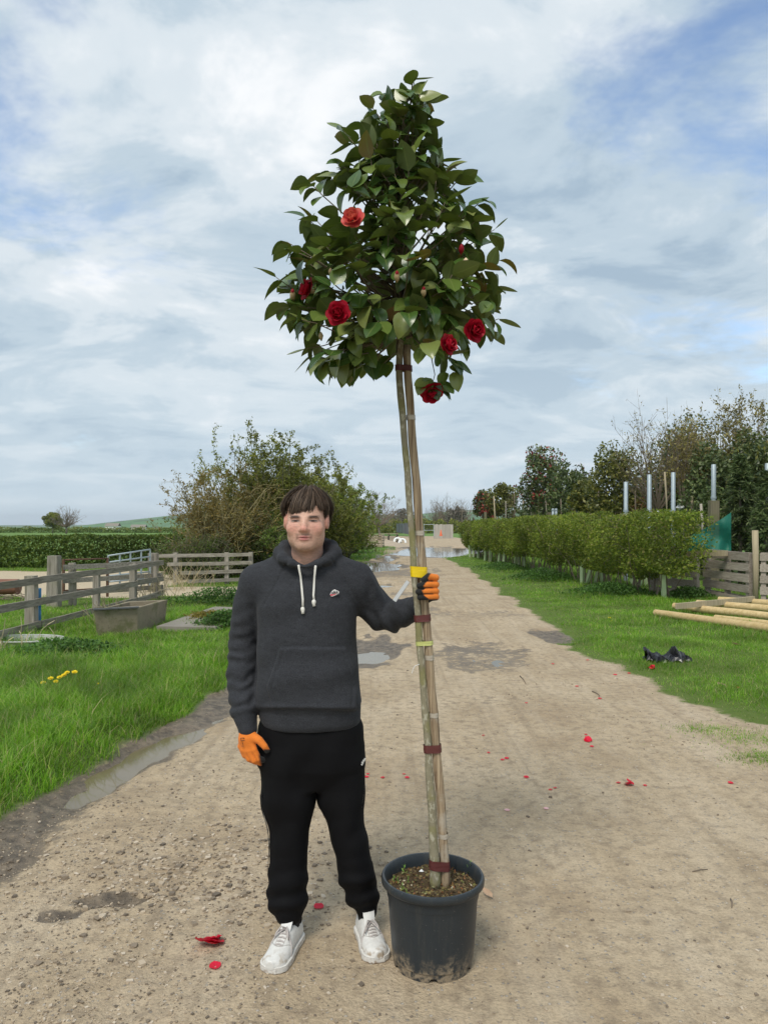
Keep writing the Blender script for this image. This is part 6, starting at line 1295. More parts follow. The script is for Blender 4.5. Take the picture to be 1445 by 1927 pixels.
    # ---------------- hooded sweatshirt
    tors = [(0.866, -0.300, 3.125, 0.196, 0.128), (0.885, -0.300, 3.125, 0.203, 0.136), (0.915, -0.301, 3.125, 0.205, 0.139), (0.935, -0.302, 3.123, 0.203, 0.139), (0.962, -0.302, 3.120, 0.212, 0.150), (1.03, -0.305, 3.120, 0.207, 0.148), (1.12, -0.309, 3.122, 0.203, 0.143), (1.24, -0.313, 3.125, 0.199, 0.138), (1.35, -0.313, 3.125, 0.197, 0.138), (1.42, -0.312, 3.125, 0.186, 0.126), (1.475, -0.311, 3.125, 0.155, 0.105), (1.515, -0.310, 3.125, 0.110, 0.085)]
    SR = ([at(487, 1096, 3.14), at(470, 1135, 3.155), at(457, 1205, 3.165), at(454, 1280, 3.12), at(459, 1332, 3.075)], [0.074, 0.066, 0.0585, 0.0565, 0.0535]); CR = ([at(460, 1338, 3.07), at(466, 1373, 3.045)], [0.044, 0.0385])
    SL = ([at(671, 1096, 3.14), at(695, 1125, 3.17), at(716, 1153, 3.185), at(735, 1160, 3.165), at(766, 1150, 3.08)], [0.074, 0.073, 0.072, 0.066, 0.055]); CL = ([at(768, 1149, 3.075), at(785, 1143, 3.03)], [0.047, 0.043])
    def hoodie(P):
        d = loft_sd(P, tors, 2.45); d = smin(d, seg_sd(P, (cx - 0.075, 3.125, 1.500), at(487, 1096, 3.14), 0.072, 0.074), 0.05); d = smin(d, seg_sd(P, (cx + 0.075, 3.125, 1.500), at(671, 1096, 3.14), 0.072, 0.074), 0.05)
        d = smin(d, np.minimum(chain_sd(P, *SR), chain_sd(P, *CR)), 0.020); d = smin(d, np.minimum(chain_sd(P, *SL), chain_sd(P, *CL)), 0.030)
        X = np.abs(P[0] - cx); S = (X, P[1], P[2])
        hd = chain_sd(S, [(0.0, 3.215, 1.585), (0.055, 3.195, 1.588), (0.092, 3.145, 1.583), (0.108, 3.095, 1.562), (0.088, 3.040, 1.541), (0.050, 3.003, 1.524), (0.0, 2.985, 1.511)], [0.033, 0.032, 0.029, 0.028, 0.021, 0.014, 0.008], 0.012)
        hd = smin(hd, ell_sd(S, (0, 3.235, 1.50), (0.12, 0.06, 0.085)), 0.03); d = smin(d, hd, 0.016)
        return smax(d, -seg_sd(S, (0, 3.050, 1.548), (0, 3.075, 1.66), 0.036, 0.092), 0.010)
    V, Q = sdf_mesh(hoodie, (-0.72, 2.94, 0.84), (0.17, 3.33, 1.63), 0.0047); V = relax(V, Q, 2, 0.5); N = vnormals(V, Q)
    px_ = V[:, 0] / V[:, 1] * F + CX; py_ = HY - (V[:, 2] - CH) / V[:, 1] * F; fr_ = sstep(0.1, -0.35, N[:, 1])
    arm_r = sstep(0.03, -0.01, chain_sd(V.T, *SR)) * sstep(486, 472, px_) * sstep(1340, 1330, py_); arm_l = sstep(675, 700, px_)
    dsp = 0.0045 * fbm(V[:, 0] * 9, V[:, 1] * 9, V[:, 2] * 7, o=3, seed=12)
    wr = np.sin(py_ * 0.24 + 2.2 * vnoise(V[:, 0] * 16, V[:, 1] * 16, V[:, 2] * 16, seed=13) * 3 + (px_ - 455) * 0.06); dsp += arm_r * 0.0050 * wr * (0.2 + 1.6 * np.clip(vnoise(V[:, 0] * 22, V[:, 1] * 22, V[:, 2] * 11, seed=23) + 0.4, 0, 1)) * np.interp(py_, [1100, 1150, 1230, 1300, 1345], [0.0, 0.3, 0.8, 1.0, 1.6])
    ca = (px_ - 735) * 0.82 - (py_ - 1125) * 0.35; wr2 = np.sin(ca * 0.23 + 4.0 * vnoise(V[:, 0] * 14, V[:, 1] * 14, V[:, 2] * 14, seed=14)); dsp += arm_l * 0.0055 * wr2 * (0.3 + 1.5 * np.clip(vnoise(V[:, 0] * 20, V[:, 1] * 20, V[:, 2] * 20, seed=24) + 0.45, 0, 1)) * np.interp(px_, [680, 720, 760, 790], [0.5, 1.2, 0.8, 0.2])
    dia = np.sin((px_ * 0.35 + py_ * 0.9) * 0.075 + 5 * vnoise(V[:, 0] * 5, V[:, 1] * 5, V[:, 2] * 5, seed=15)); dsp += fr_ * (1 - arm_l) * (1 - arm_r) * 0.0042 * dia * np.interp(py_, [1090, 1160, 1280, 1330], [0.4, 0.7, 1.1, 1.3])
    dsp += 0.004 * np.exp(-((py_ - 1331) / 5) ** 2) * sstep(478, 488, px_) * sstep(690, 680, px_) * (1 + vnoise(V[:, 0] * 30, V[:, 1] * 30, seed=16))
    # kangaroo pocket
    lx = np.interp(py_, [1217, 1222, 1292, 1330], [529, 527, 505, 512]); rx_ = np.interp(py_, [1217, 1222, 1292, 1330], [650, 652, 672, 666]); pk = sstep(-2.2, 2.2, px_ - lx) * sstep(-2.2, 2.2, rx_ - px_) * sstep(1217, 1222, py_) * sstep(1336, 1329, py_) * fr_
    dsp += 0.0095 * pk; edge = np.abs(pk - 0.5) < 0.42
    st_l = np.minimum(np.abs(px_ - lx - 9), np.abs(rx_ - 9 - px_)); dsp -= 0.0035 * np.exp(-(st_l / 2.4) ** 2) * pk
    # raglan seams and hood seam
    for (x0_, y0_, x1_, y1_) in ((541, 1058, 496, 1140), (624, 1052, 672, 1130)):
        tt = np.clip(((px_ - x0_) * (x1_ - x0_) + (py_ - y0_) * (y1_ - y0_)) / ((x1_ - x0_) ** 2 + (y1_ - y0_) ** 2), 0, 1); dd = np.hypot(px_ - x0_ - tt * (x1_ - x0_), py_ - y0_ - tt * (y1_ - y0_)); dsp -= 0.0032 * np.exp(-(dd / 2.4) ** 2) * fr_
    for (x0_, y0_, x1_, y1_) in ((570, 1070, 590, 1098), (590, 1070, 579, 1100)):
        tt = np.clip(((px_ - x0_) * (x1_ - x0_) + (py_ - y0_) * (y1_ - y0_)) / ((x1_ - x0_) ** 2 + (y1_ - y0_) ** 2), 0, 1); dd = np.hypot(px_ - x0_ - tt * (x1_ - x0_), py_ - y0_ - tt * (y1_ - y0_)); dsp -= 0.0018 * np.exp(-(dd / 2) ** 2) * fr_
    V = V + N * dsp[:, None]; col = np.tile(np.array((0.036, 0.038, 0.044)), (len(V), 1)) * (1 + 0.25 * vnoise(V[:, 0] * 60, V[:, 1] * 60, V[:, 2] * 140, seed=17))[:, None]
    hood = put_mesh('hoodie', V, Q, FLEECE, root, col); hood['label'] = 'charcoal heather hooded sweatshirt with front pocket'
    VH = V; VHp = px_, py_
    def skin_y(px, py, W, pad=0.002):                   # how far off the cloth lies at that spot
        wx = W[:, 0] / W[:, 1] * F + CX; wy = HY - (W[:, 2] - CH) / W[:, 1] * F; k = np.hypot(wx - px, wy - py) < 4.5; return float(W[k, 1].min()) - pad
    CORD = simple('white_cord', (0.78, 0.76, 0.71), 0.8, 0.06, 200, 0.3)
    for pts, kn in (([(562, 1064), (566, 1085), (568, 1105), (570, 1128), (570, 1143)], (570, 1148)), ([(594, 1065), (592, 1085), (591, 1105), (590, 1120), (591, 1128)], (591, 1134))):
        W_ = [at(a, b_, skin_y(a, b_, VH, 0.003)) for a, b_ in pts]; m = MB(); m.tube(W_, 0.0044, 8, jit=0.03); kk = at(*kn, skin_y(*kn, VH, 0.004)); m.tube([kk + (0, 0, 0.012), kk + (0, 0, 0.008), kk, kk + (0, 0, -0.006), kk + (0.001, 0, -0.014)], [0.0035, 0.0075, 0.0085, 0.006, 0.0065], 8, jit=0.12); m.build('drawcord', CORD, hood, True)
    # chest badge: white cloud-shaped patch, red swoosh, dark lettering
    def flat(name, pts, mat, parent, lift, W, thick=0.0015):
        V_ = [at(a, b_, skin_y(np.mean([p[0] for p in pts]), np.mean([p[1] for p in pts]), W, 0.004 + lift) + 0.35 * 0.0 ) for a, b_ in pts]; nn = len(V_); V_ = V_ + [v + np.array((0, thick, 0)) for v in V_]
        m = MB(); m.add(V_, [[i, (i + 1) % nn, nn + (i + 1) % nn, nn + i] for i in range(nn)], polys=[list(range(nn))]); return m.build(name, mat, parent)
    BW = simple('badge_white', (0.75, 0.74, 0.72), 0.8); BRd = simple('badge_red', (0.62, 0.05, 0.09), 0.7); BK = simple('print_black', (0.02, 0.02, 0.03), 0.7)
    bd = flat('badge', [(620, 1121), (622.5, 1115), (625, 1112), (627.5, 1110), (630.5, 1109), (633, 1111), (636, 1111.5), (638.5, 1114), (637, 1117.5), (632, 1120), (626, 1122.5), (622, 1123)], BW, hood, 0.0, VH)
    flat('swoosh', [(621.5, 1119), (622.2, 1121), (625, 1121.2), (629, 1119.7), (634.5, 1117), (628, 1118.4), (624.5, 1118.8), (623, 1117.8)], BRd, bd, 0.003, VH)
    def text(body_, name, size, pos, rotz, mat, parent, shear=0.0):
        cu = bpy.data.curves.new('lettering_outline', 'FONT'); cu.body = body_; cu.size = size; cu.align_x = 'CENTER'; cu.extrude = 0.0005; cu.shear = shear; cu.offset = size * 0.02; tmp = bpy.data.objects.new('lettering_outline', cu); C.objects.link(tmp)
        dg = bpy.context.evaluated_depsgraph_get(); me_ = bpy.data.meshes.new_from_object(tmp.evaluated_get(dg)); bpy.data.objects.remove(tmp); o = link(name, me_, mat, parent); M_ = Matrix.Translation(Vector([float(q) for q in pos]) - origin_of(parent)) @ Matrix.Rotation(rotz, 4, 'Y') @ Matrix.Rotation(R(90), 4, 'X'); o.matrix_local = M_; return o
    text('nike', 'lettering', 0.0165, at(629.5, 1117.0, skin_y(629, 1115, VH, 0.008)), R(-10), BK, bd, 0.2)
    # ---------------- joggers
    def jog(P):
        d = loft_sd(P, [(0.62, -0.290, 3.12, 0.06, 0.08), (0.70, -0.300, 3.13, 0.200, 0.122), (0.78, -0.300, 3.13, 0.222, 0.130), (0.86, -0.298, 3.13, 0.215, 0.126), (0.91, -0.300, 3.13, 0.195, 0.118)], 2.3)
        a = chain_sd(P, [at(539, 1432, 3.125), at(543, 1500, 3.11), at(544, 1580, 3.095), at(542, 1650, 3.09), at(541, 1688, 3.085), at(543, 1704, 3.080)], [0.116, 0.103, 0.0735, 0.075, 0.0775, 0.070], 0.02); a = smin(a, chain_sd(P, [at(548, 1702, 3.095), at(552, 1724, 3.100)], [0.050, 0.038]), 0.008)
        b_ = chain_sd(P, [at(639, 1432, 3.125), at(642, 1500, 3.12), at(659, 1580, 3.105), at(671, 1645, 3.11), at(681, 1680, 3.125), at(689, 1700, 3.13)], [0.105, 0.090, 0.068, 0.072, 0.066, 0.054], 0.02); b_ = smin(b_, chain_sd(P, [at(688, 1694, 3.14), at(690, 1712, 3.145)], [0.043, 0.038]), 0.008)
        d = smin(d, np.minimum(a, b_), 0.035); return smax(d, -seg_sd(P, at(599, 1530, 2.9), at(599, 1530, 3.4), 0.004, 0.004), 0.02)
    V, Q = sdf_mesh(jog, (-0.58, 2.93, 0.06), (0.03, 3.32, 0.93), 0.0060); V = relax(V, Q, 2, 0.5); N = vnormals(V, Q); px_ = V[:, 0] / V[:, 1] * F + CX; py_ = HY - (V[:, 2] - CH) / V[:, 1] * F
    dsp = 0.006 * fbm(V[:, 0] * 8, V[:, 1] * 8, V[:, 2] * 4, o=3, seed=18); low = sstep(1600, 1690, py_); dsp += 0.0050 * low * np.sin(py_ * 0.17 + px_ * 0.05 + 4 * vnoise(V[:, 0] * 12, V[:, 1] * 12, V[:, 2] * 9, seed=19)); dsp += 0.005 * sstep(1370, 1440, py_) * sstep(1620, 1540, py_) * np.sin((px_ * 0.9 + py_ * 0.45) * 0.085 + 3 * vnoise(V[:, 0] * 6, V[:, 1] * 6, V[:, 2] * 6, seed=20))
    V = V + N * dsp[:, None]; col = np.tile(np.array((0.0035, 0.0035, 0.0045)), (len(V), 1)); J = put_mesh('joggers', V, Q, JERSEY, root, col)
    WS = simple('stripe_white', (0.72, 0.72, 0.70), 0.8)
    def stripe(pts, side, off_, wd):                    # a sewn band down the outer seam
        W_ = []
        for (py, ) in pts:
            k = np.abs(py_ - py) < 4; k &= (px_ < 597) if side < 0 else (px_ > 597); q = V[k]; a = np.arctan2(q[:, 1] - np.median(q[:, 1]), (q[:, 0] - np.median(q[:, 0])) * side); i = np.argmin(np.abs(a - off_)); c = q[i] ; W_.append(c + N[k][i] * 0.0015)
        W_ = np.array(W_); W_ = np.stack([np.convolve(np.pad(W_[:, i], 2, 'edge'), np.ones(5) / 5, 'valid') for i in range(3)], 1); m = MB(); VV = []
        for i, c in enumerate(W_): VV += [c + (side * 0.002, -wd / 2, 0), c + (side * 0.002, wd / 2, 0)]
        m.add(VV, [[2*i, 2*i+1, 2*i+3, 2*i+2] for i in range(len(W_) - 1)]); m.build('side_stripe', WS, J, True)
    for o_ in (-0.40, -0.22, -0.04): stripe([(y,) for y in range(1490, 1660, 10)], -1, o_, 0.009); stripe([(y,) for y in range(1455, 1530, 8)], 1, o_ - 0.1, 0.006)
    text('adidas', 'lettering', 0.013, at(685, 1434, skin_y(684, 1433, V, 0.002)), R(-62), WS, J)
    # ---------------- trainers
    LACE = simple('grey_lace', (0.48, 0.44, 0.42), 0.9, 0.15, 150, 0.3)
    def trainer(heel, toe, lean):
        heel, toe = np.array((*heel, 0.0)), np.array((*toe, 0.0)); u_ = unit(toe - heel); v_ = np.array((-u_[1], u_[0], 0)); L = float(np.linalg.norm(toe - heel))
        to_w = lambda P: heel + P[:, :1] * u_ + P[:, 1:2] * v_ + P[:, 2:3] * np.array((0, 0, 1.0))
        US = np.array([-0.002, 0.02, 0.06, 0.10, 0.14, 0.18, 0.22, 0.255, 0.285]) / 0.285 * L; HW = [0.024, 0.037, 0.040, 0.040, 0.044, 0.051, 0.053, 0.048, 0.029]; HT = [0.090, 0.103, 0.104, 0.100, 0.090, 0.074, 0.062, 0.056, 0.050]
        uu_ = np.linspace(-0.002, L, 90); hw_ = np.interp(uu_, US, HW); ht_ = np.interp(uu_, US, HT); kz = np.ones(9) / 9; hw_ = np.convolve(np.pad(hw_, 4, 'edge'), kz, 'valid'); ht_ = np.convolve(np.pad(ht_, 4, 'edge'), kz, 'valid'); tq = np.clip((uu_ - (L - 0.050)) / 0.052, 0, 1); hw_ = np.where(tq > 0, 0.053 * np.sqrt(1 - tq ** 2.4 * 0.93), hw_); hq = np.clip((0.032 - uu_) / 0.035, 0, 1); hw_ = np.where(hq > 0, 0.039 * np.sqrt(1 - hq ** 2.2 * 0.9), hw_); US, HW, HT = uu_, hw_, ht_
        def up(P):
            u = np.clip(P[0], US[0], US[-1]); hw = np.interp(u.ravel(), US, HW).reshape(u.shape); ht = np.interp(u.ravel(), US, HT).reshape(u.shape)
            zz = (P[2] - 0.012) / (ht - 0.012); nar = 1 - 0.45 * np.clip(zz, 0, 1) ** 2; k = (np.abs(P[1] / (hw * nar)) ** 2.6 + np.abs(np.clip(zz * 2 - 1, -1, 9)) ** 3.2) ** (1 / 2.9)
            d = (k - 1) * 0.035; e = np.abs(P[0] - u); d = smax(d, e - 0.005, 0.010); d = smax(d, 0.010 - P[2], 0.003)
            return smax(d, -seg_sd(P, (0.055, 0, 0.085), (0.058, 0, 0.14), 0.024, 0.030), 0.005)
        Vs, Qs = sdf_mesh(up, (-0.015, -0.06, 0.0), (L + 0.015, 0.06, 0.12), 0.0025); Vs = relax(Vs, Qs, 1, 0.4)
        c = np.tile(np.array((0.70, 0.69, 0.66)), (len(Vs), 1)); nzz = fbm(Vs[:, 0] * 60, Vs[:, 1] * 60, Vs[:, 2] * 60, o=3, seed=int(abs(heel[0]) * 100)); c = mixc(c, (0.42, 0.35, 0.27), 0.8 * sstep(0.08, 0.4, nzz) * sstep(0.05, 0.018, Vs[:, 2]) + 0.6 * sstep(0.0, 0.4, nzz) * sstep(L * 0.7, L * 0.95, Vs[:, 0])); c = mixc(c, (0.06, 0.065, 0.09), sstep(0.012, 0.004, Vs[:, 0]) * sstep(0.060, 0.066, Vs[:, 2]))
        arc = L * 0.735 - 6.0 * Vs[:, 1] ** 2 * 4.0; c = mixc(c, (0.20, 0.18, 0.16), 0.85 * np.exp(-((Vs[:, 0] - arc) / 0.0018) ** 2) * sstep(0.022, 0.03, Vs[:, 2])); ed = np.abs(np.abs(Vs[:, 1]) - 0.0165); c = mixc(c, (0.25, 0.22, 0.20), 0.7 * np.exp(-(ed / 0.0016) ** 2) * sstep(0.05, 0.055, Vs[:, 2]) * sstep(L * 0.74, L * 0.70, Vs[:, 0]) * sstep(0.08, 0.09, Vs[:, 0]))
        W_ = to_w(Vs); sh = put_mesh('shoe', W_, Qs, LEATH, root, c)
        def sole(P):
            u = np.clip(P[0], US[0], US[-1]); hw = np.interp(u.ravel(), US, np.array(HW) + 0.004).reshape(u.shape); d = np.abs(P[1]) - hw; e = np.abs(P[0] - u) - 0.004; d = np.maximum(d, e) if False else np.sqrt(np.maximum(d, 0) ** 2 + np.maximum(e, 0) ** 2) + np.minimum(np.maximum(d, e), 0); return smax(d, np.abs(P[2] - 0.0125) - 0.0125, 0.004)
        Vo, Qo = sdf_mesh(sole, (-0.02, -0.065, -0.004), (L + 0.02, 0.065, 0.03), 0.0028); co = np.tile(np.array((0.66, 0.64, 0.60)), (len(Vo), 1)); nzz = fbm(Vo[:, 0] * 70, Vo[:, 1] * 70, Vo[:, 2] * 90, o=3, seed=44); co = mixc(co, (0.27, 0.19, 0.13), 0.8 * sstep(0.02, 0.4, nzz) * sstep(0.022, 0.008, Vo[:, 2]) + 0.6 * sstep(0.006, 0.001, Vo[:, 2])); co = mixc(co, (0.30, 0.27, 0.24), 0.7 * np.exp(-((Vo[:, 2] - 0.0225) / 0.001) ** 2)); put_mesh('sole', to_w(Vo), Qo, LEATH, sh, co)
        loc = lambda a, b_, c_: to_w(np.array([[a, b_, c_]]))[0]; topz = lambda u: float(np.interp(u, US, HT))
        m = MB(); VV = []
        for i in range(6):
            t = i / 5; uu = 0.135 - 0.040 * t; z = topz(0.135) - 0.004 + 0.062 * t; hwd = 0.020 + 0.005 * t
            for j in range(5): s = j / 4 * 2 - 1; VV.append(loc(uu - 0.004 * s * s, s * hwd, z - 0.004 * s * s))
        for i in range(6):
            t = i / 5; uu = 0.135 - 0.040 * t - 0.006; z = topz(0.135) - 0.004 + 0.062 * t; hwd = 0.020 + 0.005 * t
            for j in range(5): s = j / 4 * 2 - 1; VV.append(loc(uu - 0.004 * s * s, s * hwd, z - 0.004 * s * s))
        g = [[i*5+j, i*5+j+1, (i+1)*5+j+1, (i+1)*5+j] for i in range(5) for j in range(4)]; m.add(VV, g + [[30 + q for q in f_][::-1] for f_ in g] + [[25+j, 26+j, 56+j, 55+j] for j in range(4)]); tg = m.build('tongue', WS, sh, True)
        MB().bar(loc(0.104, -0.010, topz(0.135) + 0.046), loc(0.104, 0.010, topz(0.135) + 0.046), 0.002, 0.010, up=(0, 0, 1)).build('tongue_label', simple('label_grey', (0.16, 0.16, 0.16), 0.7), sh)
        us = np.linspace(0.128, L * 0.70, 5)
        for k, uu in enumerate(us):
            z = topz(uu); m = MB(); m.tube([loc(uu, -0.019, z - 0.012), loc(uu + 0.003, -0.011, z - 0.001), loc(uu + 0.004, 0, z + 0.003), loc(uu + 0.003, 0.011, z - 0.001), loc(uu, 0.019, z - 0.012)], 0.0032, 6); m.build('lace', LACE, sh, True)
        for s in (-1, 1):
            m = MB(); z = topz(0.125) + 0.006; m.tube([loc(0.128, 0, z), loc(0.138, s * 0.012, z + 0.010), loc(0.155, s * 0.024, z - 0.006), loc(0.168, s * 0.030, z - 0.022), loc(0.155, s * 0.020, z - 0.010), loc(0.130, 0.002, z)], 0.0030, 6); m.build('lace_loop', LACE, sh, True)
            m = MB(); m.tube([loc(0.128, 0, z), loc(0.145, s * 0.022, z - 0.008), loc(0.165, s * 0.042, z - 0.045), loc(0.185, s * 0.050, 0.022)], 0.0028, 6); m.build('lace_end', LACE, sh, True)
        m = MB(); m.tube([loc(0.062, 0, 0.05), loc(0.058, 0, 0.10), loc(0.052, 0, 0.15)], [0.030, 0.033, 0.036], 12); m.build('sock', simple('dark_sock', (0.02, 0.02, 0.024), 0.9), sh, True)
    trainer((-0.352, 3.130), (-0.424, 2.868), 0); trainer((-0.090, 3.185), (-0.020, 2.938), 0)
    # ---------------- gloves
    def glove(fn, lo, hi, black, name='glove'):
        Vg, Qg = sdf_mesh(fn, lo, hi, 0.0022); Vg = relax(Vg, Qg, 1, 0.4); Ng = vnormals(Vg, Qg); k = black(Vg, Ng); c = np.tile(np.array((0.78, 0.215, 0.03)), (len(Vg), 1)); c = mixc(c, (0.018, 0.018, 0.018), k); return put_mesh(name, Vg, Qg, GLOVE, root, c), Vg
    hy = 3.03
    kn = [at(454, 1404, hy + .018), at(460, 1410, hy + .006), at(468, 1412, hy - .002), at(478, 1410, hy - .004)]; pip = [at(461, 1421, hy + .012), at(469, 1428, hy + .004), at(478, 1431, hy - .002), at(487, 1428, hy - .002)]; tipp = [at(472, 1428, hy + .030), at(482, 1434, hy + .026), at(491, 1436, hy + .022), at(499, 1431, hy + .018)]
    def rh(P):
        wr_ = at(465, 1376, hy + .014); d = seg_sd(P, wr_, at(466, 1388, hy + .010), 0.030, 0.036, (1, 1.25, 1))
        for a, b_, c_ in zip(kn, pip, tipp):
            d = smin(d, seg_sd(P, wr_ + (a - wr_) * 0.25, a, 0.019, 0.0135), 0.012); d = smin(d, chain_sd(P, [a, b_, c_], [0.0130, 0.0122, 0.0110]), 0.003)
        return smin(d, chain_sd(P, [at(476, 1386, hy + .004), at(488, 1393, hy - .010), at(498, 1404, hy - .014), at(503, 1412, hy - .008)], [0.019, 0.0155, 0.0130, 0.0115]), 0.009)
    def rb(V_, N_):
        px = V_[:, 0] / V_[:, 1] * F + CX; py = HY - (V_[:, 2] - CH) / V_[:, 1] * F; k = sstep(0.05, 0.35, N_[:, 1] + 0.35 * N_[:, 0] * sstep(1385, 1400, py)) * sstep(1372, 1380, py); k = np.maximum(k, sstep(484, 491, px - 0.25 * (py - 1425)) * sstep(1416, 1424, py)); return np.maximum(k, sstep(1408, 1412, py) * sstep(494, 498, px))
    g1, Vg = glove(rh, at(438, 1450, hy) - (0, .06, 0), at(518, 1352, hy) + (0, .09, 0), rb); g1['label'] = 'orange and black work glove hanging at his side'
    for k, (a, b_, c_, d_) in enumerate(((453, 1389, 460, 1388.5), (452.5, 1394, 461, 1393), (453, 1389, 453, 1392), (457, 1397, 457, 1401), (459.5, 1388.5, 459.5, 1391), (455, 1404, 459, 1404))):
        y1 = skin_y(a, b_, Vg, 0.0006); m = MB(); m.bar(at(a, b_, y1), at(c_, d_ + 0.01, skin_y(c_, d_, Vg, 0.0006)), 0.0012, 0.0016, up=(0.1, 0.2, 1)); m.build('glove_print', BK, g1)
    fy = [1087, 1100, 1112, 1122.5]; P4 = []
    for k, y in enumerate(fy):
        up_ = (-6, -1, 1, 2)[k]; P4.append([at(813, y + 2, 3.004), at(820, y + (0, 0, 1, 1)[k], 2.975), at(819, y, 2.945), at(806, y + up_ * 0.4, 2.926), at((797, 789, 787, 790)[k], y + up_ * -0.2 + (3 if k == 0 else 2), (2.922, 2.912, 2.910, 2.912)[k])])
    def lh(P):
        d = ell_sd(P, at(803, 1108, 3.014), (0.038, 0.017, 0.044)); d = smin(d, seg_sd(P, at(783, 1143, 3.03), at(797, 1118, 3.018), 0.031, 0.030, (1, 1.2, 1)), 0.02); d = smin(d, seg_sd(P, at(800, 1128, 3.005), at(812, 1124, 2.995), 0.018, 0.014), 0.012)
        for k, q in enumerate(P4): d = smin(d, chain_sd(P, q, [0.0135, 0.0138, 0.0135, 0.0128, 0.0115]), 0.0028)
        return smin(d, chain_sd(P, [at(792, 1122, 3.005), at(784, 1104, 2.990), at(783, 1090, 2.975)], [0.016, 0.0135, 0.011]), 0.008)
    def lb(V_, N_):
        px = V_[:, 0] / V_[:, 1] * F + CX; py = HY - (V_[:, 2] - CH) / V_[:, 1] * F
        e = np.interp(py, [1076, 1083, 1088, 1093, 1098, 1102, 1107, 1111, 1115, 1119, 1123, 1127], [812, 808, 805, 806, 799, 797, 800, 795, 796, 798, 801, 806]) + 3 * vnoise(V_[:, 0] * 120, V_[:, 1] * 120, V_[:, 2] * 120, seed=9)
        k = sstep(1.5, -1.5, px - e) * sstep(2.97, 2.955, V_[:, 1]); gap = np.min([np.abs(py - g_) for g_ in (1093.5, 1106, 1117.5)], axis=0); k = np.maximum(k, 0.75 * sstep(2.0, 0.8, gap) * sstep(818, 812, px) * sstep(2.97, 2.955, V_[:, 1])); return np.maximum(k, sstep(1126, 1129, py) * sstep(1145, 1138, py))
    g2, _ = glove(lh, at(762, 1168, 3.0) - (0, .11, 0), at(838, 1062, 3.0) + (0, .06, 0), lb); g2['label'] = 'orange and black work glove gripping the stake'
    return root
MAN = person()
# ================================================================ small things lying about
def fallen(px, py, s, label, mat='fallen_petal', n=1, group=None, name='fallen_petal', flat=0.35):
    """one fallen petal, or a spent bloom of several"""
    x, y = gnd(px, py); z = hz(x, y); pts = []; m = MB()
    for k in range(n):
        a = random.uniform(0, 6.28); cx_, cy_ = (x + random.uniform(-.4, .4) * s * (n > 1), y + random.uniform(-.4, .4) * s * (n > 1)); n1, n2 = 5, 6; V = []; tilt = random.uniform(0.05, 0.25) if n == 1 else random.uniform(0.3, 0.8)
        for i in range(n1):
            t = i / (n1 - 1)
            for j in range(n2):
                q = j / (n2 - 1) * 2 - 1; wd = 0.62 * math.sin(math.pi * (0.15 + 0.7 * t)) ** 0.7; u, v = (t - 0.5) * 1.1, q * wd; h = flat * (u * u + 0.6 * v * v) + tilt * (u + 0.5) + 0.05 * math.sin(7 * q + k)
                V.append((cx_ + s * 0.5 * (u * math.cos(a) - v * math.sin(a)) * 1.6, cy_ + s * 0.5 * (u * math.sin(a) + v * math.cos(a)) * 1.6, z + 0.003 + s * 0.5 * h * (1.0 if n == 1 else 1.5)))
        m.add(V, [[i*n2+j, i*n2+j+1, (i+1)*n2+j+1, (i+1)*n2+j] for i in range(n1 - 1) for j in range(n2 - 1)])
    o = m.build(name, MATS[mat], None, True, off=(x, y, z)); attr(o.data, 'mid', np.tile(np.repeat(np.linspace(0, 1, 5), 6), n)); tag(o, label, 'petal' if n == 1 else 'fallen flower', group); return o
fallen(400, 1776, 0.075, 'big crumpled red bloom on the gravel left of his shoe', n=4, name='fallen_bloom')
fallen(405, 1819, 0.045, 'single red petal below the big fallen bloom'); fallen(600, 1707, 0.045, 'single red petal on the ground between his ankles')
fallen(1105, 1396, 0.055, 'fallen red flower alone in the middle of the track', n=3, name='fallen_bloom'); fallen(1181, 1480, 0.05, 'fallen red flower in the nearest row of petals', n=3, name='fallen_bloom'); fallen(1224, 1261, 0.06, 'fallen red flower at the grass edge below black plastic', n=5, name='fallen_bloom')
fallen(954, 1521, 0.035, 'pale pink petal nearest the pot', 'pink_petal'); fallen(1027, 1520, 0.032, 'pale pink petal with yellow tint, further right', 'pink_petal')
fallen(1374, 1476, 0.035, 'lone red petal far over by the bare edge of track'); fallen(1387, 1298, 0.05, 'red petal lying in the grass patch by the edge'); fallen(990, 1461, 0.036, 'round red petal right of the stake on bare track')
for px, py in ((1105, 1242), (1157, 1270), (1183, 1267), (1128, 1314), (990, 1321), (909, 1382), (919, 1415), (945, 1429), (953, 1427), (1102, 1384), (1113, 1407), (1035, 1484), (1044, 1482), (1163, 1476), (1213, 1478), (692, 1455), (690, 1463), (720, 1463), (760, 1457), (766, 1464), (1040, 1250), (1085, 1290)):
    fallen(px, py, random.uniform(0.022, 0.034) * (1 + max(0, 1420 - py) / 500), 'small red petal scattered on the track beyond the pot', group='small scattered petals')
def dry_leaf(px, py, s, label, c1, a):
    x, y = gnd(px, py); z = hz(x, y); V, Q, md = leaf_mesh(s, s * 0.42, -0.5, 0.35, 0.5, 3); ca, sa = math.cos(a), math.sin(a); W_ = np.stack([V[:, 0] * ca - V[:, 1] * sa, V[:, 0] * sa + V[:, 1] * ca, V[:, 2] + 0.012 + 0.1 * np.abs(V[:, 0])], 1)
    o = link('dry_leaf', mesh_np('dry_leaf', W_, Q, True), simple('dry_leaf_' + label.split()[0], c1, 0.7, 0.25, 30)); o.location = (x, y, z); tag(o, label, 'leaf')
